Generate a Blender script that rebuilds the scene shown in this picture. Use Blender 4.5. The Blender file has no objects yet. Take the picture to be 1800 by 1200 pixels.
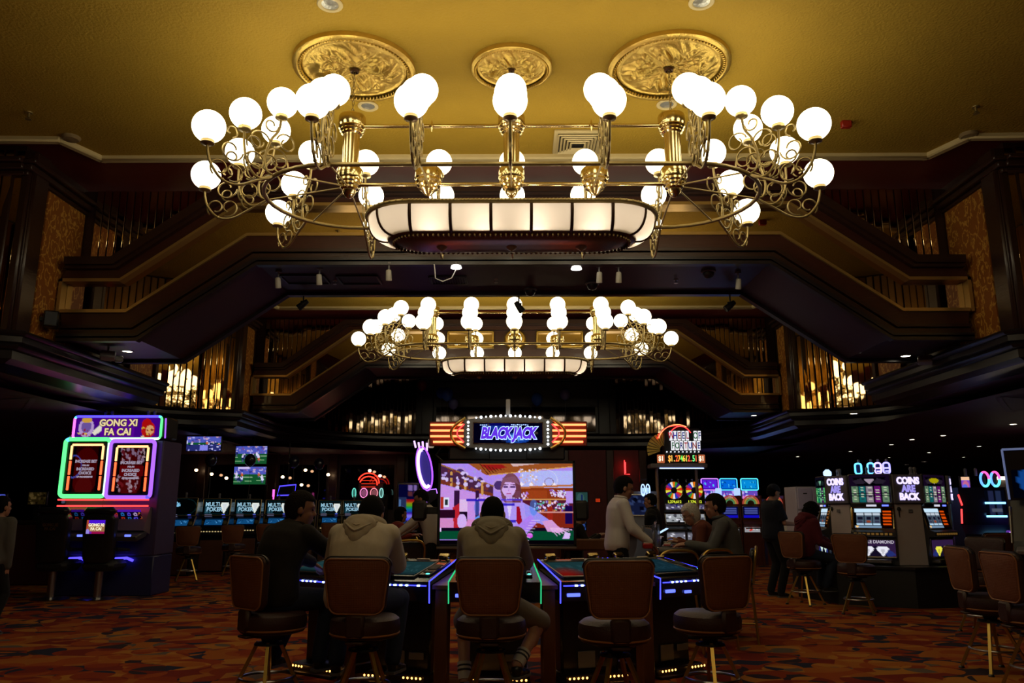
import bpy, math, random
import numpy as np
from mathutils import Vector, Matrix
random.seed(7)
rng = np.random.default_rng(11)
R = math.radians
PI = math.pi
C = bpy.context.scene.collection
S = bpy.context.scene

# ------------------------------------------------------------------ camera, world, exposure
CAM = Vector((0.06, 0.0, 1.35))
FPX, PITCH, YAW = 1378.0, R(12.1), R(0.42)
cd = bpy.data.cameras.new('camera')
cam = bpy.data.objects.new('camera', cd); C.objects.link(cam)
cd.sensor_width = 36.0; cd.lens = FPX / 1800 * 36; cd.clip_end = 200
cam.location = CAM
cam.rotation_euler = (PI / 2 + PITCH, 0, YAW)
S.camera = cam
CR = cam.rotation_euler.to_matrix()
W = bpy.data.worlds.new('world'); S.world = W; W.use_nodes = True
W.node_tree.nodes['Background'].inputs[0].default_value = (0.02, 0.012, 0.02, 1)
W.node_tree.nodes['Background'].inputs[1].default_value = 0.03
S.view_settings.view_transform = 'Standard'
S.view_settings.look = 'None'
S.view_settings.gamma = 1
S.view_settings.use_curve_mapping = False
S.view_settings.exposure = 0.0
S.cycles.use_denoising = True
S.cycles.caustics_reflective = False
S.cycles.caustics_refractive = False
S.cycles.sample_clamp_indirect = 3.0
S.cycles.max_bounces = 8
GLOBE_E = 4.6            # radiance of the glass globes
BOWL_W = 3.4            # watts of each bulb inside a chandelier bowl

def at(px, py, Y=None, Z=None):
    """world point seen at pixel (px, py) of the 1800x1200 frame, at depth Y or height Z"""
    d = CR @ Vector(((px - 900) / FPX, (600 - py) / FPX, -1))
    t = (Y - CAM.y) / d.y if Y is not None else (Z - CAM.z) / d.z
    return CAM + d * t

# ------------------------------------------------------------------ materials
MATS = {}
def mat(name, col=(.5, .5, .5), rough=.5, metal=0., emit=None, es=1., bump=0., bscale=40., var=0., vscale=6.,
        spec=.5, stretch=None, trans=0., alpha=1., coat=0., sheen=0.):
    if name in MATS: return MATS[name]
    m = bpy.data.materials.new(name); m.use_nodes = True
    nt = m.node_tree; b = nt.nodes['Principled BSDF']
    b.inputs['Base Color'].default_value = (*col, 1)
    b.inputs['Roughness'].default_value = rough
    b.inputs['Metallic'].default_value = metal
    b.inputs['Specular IOR Level'].default_value = spec
    b.inputs['Transmission Weight'].default_value = trans
    b.inputs['Alpha'].default_value = alpha
    b.inputs['Coat Weight'].default_value = coat
    b.inputs['Sheen Weight'].default_value = sheen
    if emit:
        b.inputs['Emission Color'].default_value = (*emit, 1)
        b.inputs['Emission Strength'].default_value = es
    if bump or var:
        tc = nt.nodes.new('ShaderNodeTexCoord'); mp = nt.nodes.new('ShaderNodeMapping')
        nt.links.new(tc.outputs['Object'], mp.inputs['Vector'])
        if stretch: mp.inputs['Scale'].default_value = stretch
        if var:
            n = nt.nodes.new('ShaderNodeTexNoise'); n.inputs['Scale'].default_value = vscale; n.inputs['Detail'].default_value = 5
            nt.links.new(mp.outputs[0], n.inputs['Vector'])
            r = nt.nodes.new('ShaderNodeMix'); r.data_type = 'RGBA'; r.blend_type = 'MIX'
            r.inputs[6].default_value = (*[c * (1 - var) for c in col], 1)
            r.inputs[7].default_value = (*[min(1, c * (1 + var)) for c in col], 1)
            nt.links.new(n.outputs['Fac'], r.inputs[0]); nt.links.new(r.outputs[2], b.inputs['Base Color'])
        if bump:
            n2 = nt.nodes.new('ShaderNodeTexNoise'); n2.inputs['Scale'].default_value = bscale; n2.inputs['Detail'].default_value = 4
            nt.links.new(mp.outputs[0], n2.inputs['Vector'])
            bp = nt.nodes.new('ShaderNodeBump'); bp.inputs['Strength'].default_value = bump; bp.inputs['Distance'].default_value = .02
            nt.links.new(n2.outputs['Fac'], bp.inputs['Height']); nt.links.new(bp.outputs[0], b.inputs['Normal'])
    MATS[name] = m
    return m

def emat(name, col=(1, 1, 1), s=1.):
    """a plain light-giving surface (lamp, lit sign, LED)"""
    if name in MATS: return MATS[name]
    m = bpy.data.materials.new(name); m.use_nodes = True; nt = m.node_tree
    nt.nodes.remove(nt.nodes['Principled BSDF'])
    e = nt.nodes.new('ShaderNodeEmission'); e.inputs[0].default_value = (*col, 1); e.inputs[1].default_value = s
    nt.links.new(e.outputs[0], nt.nodes['Material Output'].inputs[0])
    MATS[name] = m
    return m

def screen_mat(name='screen_picture', s=1.0):
    if name in MATS: return MATS[name]
    m = bpy.data.materials.new(name); m.use_nodes = True; nt = m.node_tree
    nt.nodes.remove(nt.nodes['Principled BSDF'])
    a = nt.nodes.new('ShaderNodeAttribute'); a.attribute_name = 'picture'
    e = nt.nodes.new('ShaderNodeEmission'); e.inputs[1].default_value = s
    nt.links.new(a.outputs['Color'], e.inputs[0])
    nt.links.new(e.outputs[0], nt.nodes['Material Output'].inputs[0])
    MATS[name] = m
    return m

# ------------------------------------------------------------------ mesh building
class MB:
    def __init__(s): s.v = []; s.f = []; s.mi = []; s.m = 0
    def add(s, vs, fs, X=None):
        o = len(s.v)
        s.v += [tuple(X @ Vector(p)) if X is not None else tuple(p) for p in vs]
        s.f += [tuple(i + o for i in f) for f in fs]; s.mi += [s.m] * len(fs)
        return s
    def box(s, c, d, X=None, b=0., rot=None):
        """box at centre c, full size d, optional chamfer b"""
        hx, hy, hz = d[0] / 2, d[1] / 2, d[2] / 2
        b = min(b, hx * .9, hy * .9, hz * .9)
        M = Matrix.Translation(c)
        if rot is not None: M = M @ rot.to_4x4()
        if X is not None: M = X @ M
        if b <= 0:
            vs = [(x * hx, y * hy, z * hz) for x in (-1, 1) for y in (-1, 1) for z in (-1, 1)]
            fs = [(0, 1, 3, 2), (4, 6, 7, 5), (0, 4, 5, 1), (2, 3, 7, 6), (0, 2, 6, 4), (1, 5, 7, 3)]
            return s.add(vs, fs, M)
        vs = []; idx = {}
        for x in (-1, 1):
            for y in (-1, 1):
                for z in (-1, 1):
                    for ax in range(3):
                        p = [x * (hx - b), y * (hy - b), z * (hz - b)]
                        p[ax] = (x * hx, y * hy, z * hz)[ax]
                        idx[(x, y, z, ax)] = len(vs); vs.append(p)
        fs = []
        for ax in range(3):
            o1, o2 = [a for a in range(3) if a != ax]
            for sg in (-1, 1):
                q = []
                for a, bb in ((-1, -1), (1, -1), (1, 1), (-1, 1)):
                    k = [0, 0, 0]; k[ax] = sg; k[o1] = a; k[o2] = bb
                    q.append(idx[(*k, ax)])
                fs.append(tuple(q) if (sg > 0) == (ax != 1) else tuple(reversed(q)))
        for ax in range(3):
            o1, o2 = [a for a in range(3) if a != ax]
            for a in (-1, 1):
                for bb in (-1, 1):
                    k0 = [0, 0, 0]; k0[o1] = a; k0[o2] = bb; k1 = list(k0); k0[ax] = -1; k1[ax] = 1
                    fs.append((idx[(*k0, o1)], idx[(*k1, o1)], idx[(*k1, o2)], idx[(*k0, o2)]))
        for x in (-1, 1):
            for y in (-1, 1):
                for z in (-1, 1):
                    fs.append((idx[(x, y, z, 0)], idx[(x, y, z, 1)], idx[(x, y, z, 2)]))
        return s.add(vs, fs, M)
    def tube(s, pts, r, n=8, closed=False, X=None, caps=True, flat=1.0):
        P = [Vector(p) for p in pts]; N = len(P)
        rs = r if isinstance(r, (list, tuple)) else [r] * N
        T = []
        for i in range(N):
            a = P[(i - 1) % N] if (closed or i > 0) else P[i]
            b = P[(i + 1) % N] if (closed or i < N - 1) else P[i]
            t = (b - a); T.append(t.normalized() if t.length > 1e-9 else Vector((0, 0, 1)))
        up = Vector((0, 0, 1)) if abs(T[0].z) < .9 else Vector((0, 1, 0))
        u = (up - T[0] * up.dot(T[0])).normalized()
        vs = []; fs = []
        for i in range(N):
            u = (u - T[i] * u.dot(T[i]))
            u = u.normalized() if u.length > 1e-6 else T[i].orthogonal().normalized()
            w = T[i].cross(u)
            for k in range(n):
                a = 2 * PI * k / n
                vs.append(P[i] + (u * math.cos(a) * flat + w * math.sin(a)) * rs[i])
        M = N if closed else N - 1
        for i in range(M):
            j = (i + 1) % N
            for k in range(n):
                k2 = (k + 1) % n
                fs.append((i * n + k, i * n + k2, j * n + k2, j * n + k))
        if not closed and caps:
            fs.append(tuple(range(n - 1, -1, -1))); fs.append(tuple((N - 1) * n + k for k in range(n)))
        return s.add(vs, fs, X)
    def lathe(s, prof, n=16, c=(0, 0, 0), X=None, a0=0., a1=2 * PI, rot=None):
        full = abs(a1 - a0 - 2 * PI) < 1e-6
        K = n if full else n + 1
        M = Matrix.Translation(c)
        if rot is not None: M = M @ rot.to_4x4()
        if X is not None: M = X @ M
        vs = []; fs = []
        for r, z in prof:
            for k in range(K):
                a = a0 + (a1 - a0) * k / n
                vs.append((r * math.cos(a), r * math.sin(a), z))
        for i in range(len(prof) - 1):
            for k in range(n):
                k2 = (k + 1) % K
                q = (i * K + k, i * K + k2, (i + 1) * K + k2, (i + 1) * K + k)
                fs.append(q)
        return s.add(vs, fs, M)
    def ball(s, c, r, nu=12, nv=8, X=None, rot=None):
        rx, ry, rz = r if isinstance(r, (tuple, list)) else (r, r, r)
        M = Matrix.Translation(c)
        if rot is not None: M = M @ rot.to_4x4()
        if X is not None: M = X @ M
        vs = [(0, 0, -rz)]; fs = []
        for i in range(1, nv):
            t = -PI / 2 + PI * i / nv
            for k in range(nu):
                a = 2 * PI * k / nu
                vs.append((rx * math.cos(t) * math.cos(a), ry * math.cos(t) * math.sin(a), rz * math.sin(t)))
        vs.append((0, 0, rz)); L = len(vs) - 1
        for k in range(nu):
            k2 = (k + 1) % nu
            fs.append((0, 1 + k2, 1 + k)); fs.append((L, L - nu + k, L - nu + k2))
            for i in range(nv - 2):
                fs.append((1 + i * nu + k, 1 + i * nu + k2, 1 + (i + 1) * nu + k2, 1 + (i + 1) * nu + k))
        return s.add(vs, fs, M)
    def prism(s, poly, d0, d1, plane='xz', X=None):
        """polygon in a plane, extruded along the remaining axis from d0 to d1"""
        def P(a, b, d):
            return {'xz': (a, d, b), 'xy': (a, b, d), 'yz': (d, a, b)}[plane]
        n = len(poly)
        vs = [P(a, b, d0) for a, b in poly] + [P(a, b, d1) for a, b in poly]
        fs = [tuple(range(n)), tuple(range(2 * n - 1, n - 1, -1))]
        fs += [(i, (i + 1) % n + 0, (i + 1) % n + n, i + n)[::-1] for i in range(n)]
        return s.add(vs, fs, X)
    def band(s, A, B, y0, y1, X=None):
        """solid between two polylines A (above) and B (below) of (x, z), from y0 to y1"""
        n = len(A); vs = []
        for (x, z) in A: vs += [(x, y0, z), (x, y1, z)]
        for (x, z) in B: vs += [(x, y0, z), (x, y1, z)]
        fs = []
        for i in range(n - 1):
            a, b, c, d = 2 * i, 2 * i + 2, 2 * n + 2 * i, 2 * n + 2 * i + 2
            fs += [(a, c, d, b), (a + 1, b + 1, d + 1, c + 1), (a, b, b + 1, a + 1), (c, c + 1, d + 1, d)]
        e = 2 * (n - 1)
        fs += [(0, 1, 2 * n + 1, 2 * n), (e, 2 * n + e, 2 * n + e + 1, e + 1)]
        return s.add(vs, fs, X)

def mesh_of(name, mb, mats, smooth=True, angle=38):
    me = bpy.data.meshes.new(name)
    me.from_pydata(mb.v, [], mb.f)
    for m in (mats if isinstance(mats, (list, tuple)) else [mats]): me.materials.append(m)
    if any(mb.mi): me.polygons.foreach_set('material_index', mb.mi)
    me.update()
    import bmesh
    bm = bmesh.new(); bm.from_mesh(me); bmesh.ops.recalc_face_normals(bm, faces=bm.faces); bm.to_mesh(me); bm.free()
    if smooth:
        me.shade_smooth(); me.set_sharp_from_angle(angle=R(angle))
    return me

def obj(name, mb, mats, parent=None, loc=None, rz=0., smooth=True, kind=None, label=None, angle=38):
    me = mb if isinstance(mb, bpy.types.Mesh) else mesh_of(name, mb, mats, smooth, angle)
    o = bpy.data.objects.new(name, me); C.objects.link(o)
    if parent is not None: o.parent = parent
    if loc is not None: o.location = loc
    if rz: o.rotation_euler = (0, 0, rz)
    if kind: o['kind'] = kind
    if label: o['label'] = label
    return o

def tag(o, label, cat, group=None, kind=None):
    o['label'] = label; o['category'] = cat
    if group: o['group'] = group
    if kind: o['kind'] = kind
    return o

def thing(name, label, cat, loc=(0, 0, 0), rz=0., group=None):
    o = bpy.data.objects.new(name, None); C.objects.link(o)
    o.empty_display_size = .1
    o.location = loc; o.rotation_euler = (0, 0, rz)
    return tag(o, label, cat, group)

def struct(name, mb, m, parent=None, smooth=True, label=None):
    o = obj(name, mb, m, parent, smooth=smooth)
    if parent is None: o['kind'] = 'structure'
    if label: o['label'] = label
    return o

def dup(root, loc=None, rz=None, label=None, group=None, skip=()):
    r = root.copy(); C.objects.link(r)
    if loc is not None: r.location = loc
    if rz is not None: r.rotation_euler = (0, 0, rz)
    if label: r['label'] = label
    if group: r['group'] = group
    def kids(a, b):
        for ch in [c for c in KIDS.get(a.name, a.children)]:
            if ch.name.split('.')[0] in skip: continue
            c = ch.copy(); C.objects.link(c); c.parent = b
            kids(ch, c)
    kids(root, r)
    return r
KIDS = {}

def rotz(a): return Matrix.Rotation(a, 4, 'Z')
def TR(loc, rz=0., rx=0., ry=0.):
    return Matrix.Translation(loc) @ Matrix.Rotation(rz, 4, 'Z') @ Matrix.Rotation(rx, 4, 'X') @ Matrix.Rotation(ry, 4, 'Y')

FONT = None
def text_mesh(body, size, depth=.004, bold=0.0, shear=0., align='CENTER', spacing=1.0, sx=1.0):
    """flat lettering as a mesh lying in the XZ plane, facing -Y, centred on the origin"""
    cu = bpy.data.curves.new('lettering', 'FONT')
    cu.body = body; cu.size = size; cu.extrude = depth; cu.offset = bold; cu.shear = shear
    cu.align_x = align; cu.align_y = 'CENTER'; cu.space_character = spacing; cu.resolution_u = 3; cu.space_line = .85
    o = bpy.data.objects.new('lettering', cu); C.objects.link(o)
    dg = bpy.context.evaluated_depsgraph_get()
    me = bpy.data.meshes.new_from_object(o.evaluated_get(dg))
    bpy.data.objects.remove(o); bpy.data.curves.remove(cu)
    me.transform(Matrix.Rotation(PI / 2, 4, 'X') @ Matrix.Diagonal((sx, 1, 1, 1)))
    return me
def lettering(name, body, size, m, parent, loc, rz=0., **k):
    me = text_mesh(body, size, **k); me.name = name
    me.materials.clear(); me.materials.append(m)
    o = obj(name, me, None, parent, loc, rz)
    return o

# painted flat pictures for lit screens and printed panels: a grid of coloured points
class Canvas:
    def __init__(s, w, h, bg=(0, 0, 0)):
        s.w, s.h = w, h; s.a = np.zeros((h, w, 3)); s.a[:] = bg
        s.y, s.x = np.mgrid[0:h, 0:w]; s.x = (s.x + .5) / w; s.y = (s.y + .5) / h
    def _m(s, mask, c, al=1.):
        s.a[mask] = s.a[mask] * (1 - al) + np.array(c) * al; return s
    def rect(s, x0, y0, x1, y1, c, al=1.): return s._m((s.x >= x0) & (s.x < x1) & (s.y >= y0) & (s.y < y1), c, al)
    def ell(s, x, y, rx, ry, c, al=1., rot=0.):
        dx, dy = (s.x - x), (s.y - y); asp = s.w / s.h
        ca, sa = math.cos(rot), math.sin(rot); u = dx * ca + dy / asp * sa; v = -dx * asp * sa + dy * ca
        return s._m((u / rx) ** 2 + (v / ry) ** 2 < 1, c, al)
    def ring(s, x, y, rx, ry, t, c, al=1.):
        q = np.sqrt(((s.x - x) / rx) ** 2 + ((s.y - y) / ry) ** 2)
        return s._m((q < 1) & (q > 1 - t), c, al)
    def poly(s, pts, c, al=1.):
        ins = np.zeros(s.x.shape, bool); n = len(pts)
        for i in range(n):
            (x0, y0), (x1, y1) = pts[i], pts[(i + 1) % n]
            if y0 == y1: continue
            cr = ((y0 > s.y) != (y1 > s.y)) & (s.x < (x1 - x0) * (s.y - y0) / (y1 - y0) + x0)
            ins ^= cr
        return s._m(ins, c, al)
    def line(s, x0, y0, x1, y1, t, c, al=1.):
        asp = s.h / s.w
        dx, dy = x1 - x0, (y1 - y0) * asp; L = dx * dx + dy * dy + 1e-9
        q = np.clip(((s.x - x0) * dx + (s.y - y0) * asp * dy) / L, 0, 1)
        d = np.hypot(s.x - x0 - q * dx, (s.y - y0) * asp - q * dy)
        return s._m(d < t, c, al)
    def noise(s, amt, sc=1):
        n = rng.random((s.h // sc + 1, s.w // sc + 1, 3)); n = np.kron(n, np.ones((sc, sc, 1)))[:s.h, :s.w]
        s.a *= 1 + amt * (n - .5) * 2; return s
    def specks(s, n, x0, y0, x1, y1, r, cols, asp=1.):
        for _ in range(n):
            s.ell(x0 + (x1 - x0) * rng.random(), y0 + (y1 - y0) * rng.random(), r * (.5 + rng.random()),
                  r * asp * (.5 + rng.random()), cols[int(rng.integers(len(cols)))])
        return s
    def mesh(s, name, wid, hei, strength=1.):
        h, w = s.h, s.w
        X, Z = np.meshgrid(np.linspace(-wid / 2, wid / 2, w), np.linspace(hei / 2, -hei / 2, h))
        co = np.stack([X, np.zeros_like(X), Z], -1).reshape(-1, 3)
        i = np.arange(h * w).reshape(h, w)
        f = np.stack([i[:-1, :-1], i[1:, :-1], i[1:, 1:], i[:-1, 1:]], -1).reshape(-1, 4)
        me = bpy.data.meshes.new(name); me.from_pydata(co.tolist(), [], f.tolist())
        at_ = me.color_attributes.new('picture', 'FLOAT_COLOR', 'POINT')
        lin = np.clip(s.a, 0, 4) ** 2.2
        at_.data.foreach_set('color', np.concatenate([lin.reshape(-1, 3), np.ones((h * w, 1))], 1).astype(np.float32).ravel())
        me.materials.append(screen_mat('screen_picture_%g' % strength, strength))
        return me
def screen(name, cv, wid, hei, parent, loc, rz=0., strength=1., label=None, rx=0.):
    o = obj(name, cv.mesh(name, wid, hei, strength), None, parent, loc)
    o.rotation_euler = (rx, 0, rz)
    if label: o['label'] = label
    return o
# ------------------------------------------------------------------ surface materials
def carpet():
    m = bpy.data.materials.new('patterned_carpet'); m.use_nodes = True; nt = m.node_tree; b = nt.nodes['Principled BSDF']
    N = nt.nodes.new; L = nt.links.new
    tc = N('ShaderNodeTexCoord')
    def vor(scale, off, rand=1.0, feat='F1'):
        mp = N('ShaderNodeMapping'); mp.inputs['Scale'].default_value = (scale[0], scale[1], 0); mp.inputs['Location'].default_value = (*off, 0)
        L(tc.outputs['Object'], mp.inputs[0])
        v = N('ShaderNodeTexVoronoi'); v.voronoi_dimensions = '2D'; v.feature = feat; v.inputs['Scale'].default_value = 1; v.inputs['Randomness'].default_value = rand
        L(mp.outputs[0], v.inputs['Vector']); return v
    def math_(op, a, c=None, val=None):
        n = N('ShaderNodeMath'); n.operation = op
        L(a, n.inputs[0])
        if c is not None: L(c, n.inputs[1])
        if val is not None: n.inputs[1].default_value = val
        return n.outputs[0]
    va = vor((1.6, 2.7), (0, 0)); vb = vor((2.5, 2.3), (.37, .61), .8); vc = vor((1.05, 1.8), (.8, .2), .7); vd = vor((1.9, 1.7), (.15, .9), .9)
    sep = N('ShaderNodeSeparateColor'); L(va.outputs['Color'], sep.inputs[0])
    ib = math_('LESS_THAN', vb.outputs['Distance'], val=.42)
    ic = math_('LESS_THAN', vc.outputs['Distance'], val=.40)
    idd = math_('LESS_THAN', vd.outputs['Distance'], val=.33)
    t = math_('ADD', math_('MULTIPLY', sep.outputs[0], val=.9), math_('MULTIPLY', ib, val=.31))
    t = math_('ADD', t, math_('MULTIPLY', ic, val=.53)); t = math_('ADD', t, math_('MULTIPLY', idd, val=.73))
    t = math_('FRACT', t)
    cr = N('ShaderNodeValToRGB'); cr.color_ramp.interpolation = 'CONSTANT'
    cols = [(0, (0.336, 0.050, 0.014)), (.15, (0.487, 0.154, 0.025)), (.30, (0.048, 0.031, 0.041)), (.38, (0.420, 0.084, 0.017)), (.54, (0.031, 0.034, 0.067)),
            (.62, (0.554, 0.218, 0.036)), (.74, (0.252, 0.031, 0.017)), (.87, (0.470, 0.134, 0.022)), (.95, (0.168, 0.126, 0.101))]
    el = cr.color_ramp.elements
    el[0].position = 0; el[0].color = (*cols[0][1], 1); el[1].position = cols[1][0]; el[1].color = (*cols[1][1], 1)
    for p, c in cols[2:]:
        e = el.new(p); e.color = (*c, 1)
    L(t, cr.inputs[0])
    nz = N('ShaderNodeTexNoise'); nz.inputs['Scale'].default_value = 160; L(tc.outputs['Object'], nz.inputs['Vector'])
    mx = N('ShaderNodeMix'); mx.data_type = 'RGBA'; mx.blend_type = 'MULTIPLY'; mx.inputs[0].default_value = .5
    L(cr.outputs[0], mx.inputs[6]); L(nz.outputs['Color'], mx.inputs[7]); L(mx.outputs[2], b.inputs['Base Color'])
    b.inputs['Roughness'].default_value = .95; b.inputs['Specular IOR Level'].default_value = .1
    bp = N('ShaderNodeBump'); bp.inputs['Strength'].default_value = .35; bp.inputs['Distance'].default_value = .01
    L(nz.outputs['Fac'], bp.inputs['Height']); L(bp.outputs[0], b.inputs['Normal'])
    return m

def wallpaper():
    m = bpy.data.materials.new('paisley_wallpaper'); m.use_nodes = True; nt = m.node_tree; b = nt.nodes['Principled BSDF']
    N = nt.nodes.new; L = nt.links.new
    tc = N('ShaderNodeTexCoord'); mp = N('ShaderNodeMapping'); mp.inputs['Scale'].default_value = (4.6, 4.6, 3.0)
    nz = N('ShaderNodeTexNoise'); nz.inputs['Scale'].default_value = 3.0
    add = N('ShaderNodeMix'); add.data_type = 'RGBA'; add.blend_type = 'LINEAR_LIGHT'; add.inputs[0].default_value = .35
    L(tc.outputs['Object'], mp.inputs[0]); L(mp.outputs[0], nz.inputs['Vector']); L(mp.outputs[0], add.inputs[6]); L(nz.outputs['Color'], add.inputs[7])
    v = N('ShaderNodeTexVoronoi'); v.inputs['Scale'].default_value = 1.0; v.inputs['Randomness'].default_value = .55; L(add.outputs[2], v.inputs['Vector'])
    w = N('ShaderNodeMath'); w.operation = 'MULTIPLY'; w.inputs[1].default_value = 22; L(v.outputs['Distance'], w.inputs[0])
    sn = N('ShaderNodeMath'); sn.operation = 'SINE'; L(w.outputs[0], sn.inputs[0])
    cr = N('ShaderNodeValToRGB'); e = cr.color_ramp.elements
    e[0].position = .55; e[0].color = (.30, .092, .010, 1); e[1].position = .9; e[1].color = (.62, .32, .055, 1)
    L(sn.outputs[0], cr.inputs[0]); L(cr.outputs[0], b.inputs['Base Color']); b.inputs['Roughness'].default_value = .55
    return m

M_CARPET = carpet(); M_PAPER = wallpaper()
M_YELLOW = mat('yellow_plaster', (.42, .262, .018), .85, bump=.55, bscale=34, var=.10, vscale=1.6)
M_RED = mat('dark_red_paint', (.15, .014, .014), .45, bump=.08, bscale=60)
M_CREAM = mat('cream_moulding', (.62, .50, .25), .5, var=.06)
M_WOOD = mat('dark_mahogany', (.028, .009, .006), .36, bump=.12, bscale=9, var=.35, vscale=5, stretch=(1, 1, 8), coat=.12)
M_WOODX = mat('red_mahogany', (.044, .010, .006), .36, bump=.1, bscale=9, var=.4, vscale=6, stretch=(.6, 6, 8), coat=.12)
M_SOFFIT = mat('purple_brown_soffit', (.034, .012, .022), .42, var=.3, vscale=4, stretch=(.4, 3, 3))
M_DARK = mat('black_lacquer', (.010, .008, .010), .28, var=.3)
M_GLOSS = mat('dark_glossy_lacquer', (.013, .009, .013), .30, var=.3)
M_LOWCEIL = mat('dark_plum_ceiling', (.075, .020, .050), .6, var=.2)
M_DKWALL = mat('dark_wine_wall', (.022, .008, .010), .5, var=.4, vscale=3)
M_MIRROR = mat('bronze_mirror', (.78, .56, .30), .025, 1., var=.04)
M_MIRC = mat('clear_mirror', (.62, .52, .40), .02, 1., var=.03)
M_SMOKE = mat('smoked_mirror', (.10, .085, .085), .05, 1., var=.1)
M_BRASS = mat('polished_brass', (.66, .52, .24), .18, 1., var=.10, vscale=12)
M_ABRASS = mat('antique_brass', (.38, .29, .12), .38, .75, var=.18, vscale=18)
M_GILT = mat('gilded_plaster', (.72, .50, .12), .30, .85, bump=.25, bscale=60, var=.15, vscale=14)
M_CHROME = mat('chrome', (.6, .6, .62), .15, 1., var=.05)
M_STEEL = mat('brushed_steel', (.45, .44, .44), .3, 1., var=.1)
M_BLACK = mat('matt_black', (.010, .010, .011), .6, var=.2)
M_BLKPL = mat('black_plastic', (.014, .014, .016), .3, var=.2)
M_GREY = mat('grey_plastic', (.16, .15, .16), .4, var=.1)
M_WHITE = mat('white_enamel', (.62, .60, .60), .4, var=.05)

# ------------------------------------------------------------------ plan of the hall
H_CEIL, Z_LEDGE, Z_LOW = 5.92, 3.50, 3.10
PER = 7.9                                   # one bay
XW = 6.3
def outline(k_from=-1):
    """side wall of the upper storey at x > 0, front to back, with round niches"""
    P = [(XW, -7.0)]
    for k in (-1, 0, 1):
        yc = 7.45 + PER * k
        for i in range(17):
            a = -PI / 2 + PI * i / 16
            P.append((XW + 1.95 * math.cos(a), yc + 1.95 * math.sin(a)))
    P.append((XW, 19.7))
    for i in range(1, 13):
        a = (PI / 2) * i / 12
        P.append((2.95 + 3.35 * math.cos(a), 19.7 + 3.4 * math.sin(a)))
    P.append((0.0, 23.1))
    return P
OUT = outline()
def offset(P, d):
    """move the outline towards the hall by d"""
    Q = []
    for i, p in enumerate(P):
        a = Vector(P[max(0, i - 1)]); b = Vector(P[min(len(P) - 1, i + 1)])
        t = (b - a).normalized(); n = Vector((-t.y, t.x))
        q = Vector(p) + n * d
        Q.append((max(q.x, 0.0) if i == len(P) - 1 else q.x, q.y))
    return Q
def sweep(mb, P, prof, s):
    """sheet of profile points (inward offset, z) along outline P on side s"""
    rows = [[(s * x, y, z) for x, y in offset(P, d)] for d, z in prof]
    n = len(P)
    fs = [(r * n + i, r * n + i + 1, (r + 1) * n + i + 1, (r + 1) * n + i) for r in range(len(prof) - 1) for i in range(n - 1)]
    mb.add([p for r in rows for p in r], fs)

# floor
mb = MB(); mb.add([(-17, -8, 0), (17, -8, 0), (17, 33, 0), (-17, 33, 0)], [(0, 1, 2, 3)])
struct('floor', mb, M_CARPET, label='carpet of overlapping orange, rust, ochre and dark blue curved shapes')

# ceiling: dark red slab with a yellow plaster field in each bay, edged with cream moulding
mb = MB(); mb.box((0, 8, H_CEIL + .26), (18, 32, .4)); ceil = struct('ceiling', mb, M_RED, label='dark red ceiling border')
mb = MB()
def field_edge(k):
    d = PER * k
    return [(-8.4, 9.02 + d), (-5.72, 9.08 + d), (-5.48, 9.63 + d), (5.48, 9.63 + d), (5.72, 9.08 + d), (8.4, 9.02 + d)]
F0 = field_edge(0)
mb.prism(F0 + [(8.4, -7.0), (-8.4, -7.0)], H_CEIL + .02, H_CEIL + .07, 'xy')
F1 = field_edge(1)
mb.prism(F1 + [(8.4, 13.8), (5.72, 13.74), (5.48, 12.3), (-5.48, 12.3), (-5.72, 13.74), (-8.4, 13.8)], H_CEIL + .02, H_CEIL + .07, 'xy')
struct('yellow_field', mb, M_YELLOW, ceil, smooth=False)
for k, F in ((0, F0), (1, F1)):
    mb = MB()
    for (p, q) in zip(F[:-1], F[1:]):
        v = Vector((q[0] - p[0], q[1] - p[1], 0)); a = math.atan2(v.y, v.x); c = (Vector((*p, 0)) + Vector((*q, 0))) / 2
        mb.box((c.x, c.y + .03, H_CEIL), (v.length + .05, .11, .09), rot=Matrix.Rotation(a, 3, 'Z'), b=.02)
        mb.box((c.x, c.y + .10, H_CEIL + .01), (v.length + .09, .06, .06), rot=Matrix.Rotation(a, 3, 'Z'), b=.015)
    struct('edge_moulding', mb, M_CREAM, ceil)

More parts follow.
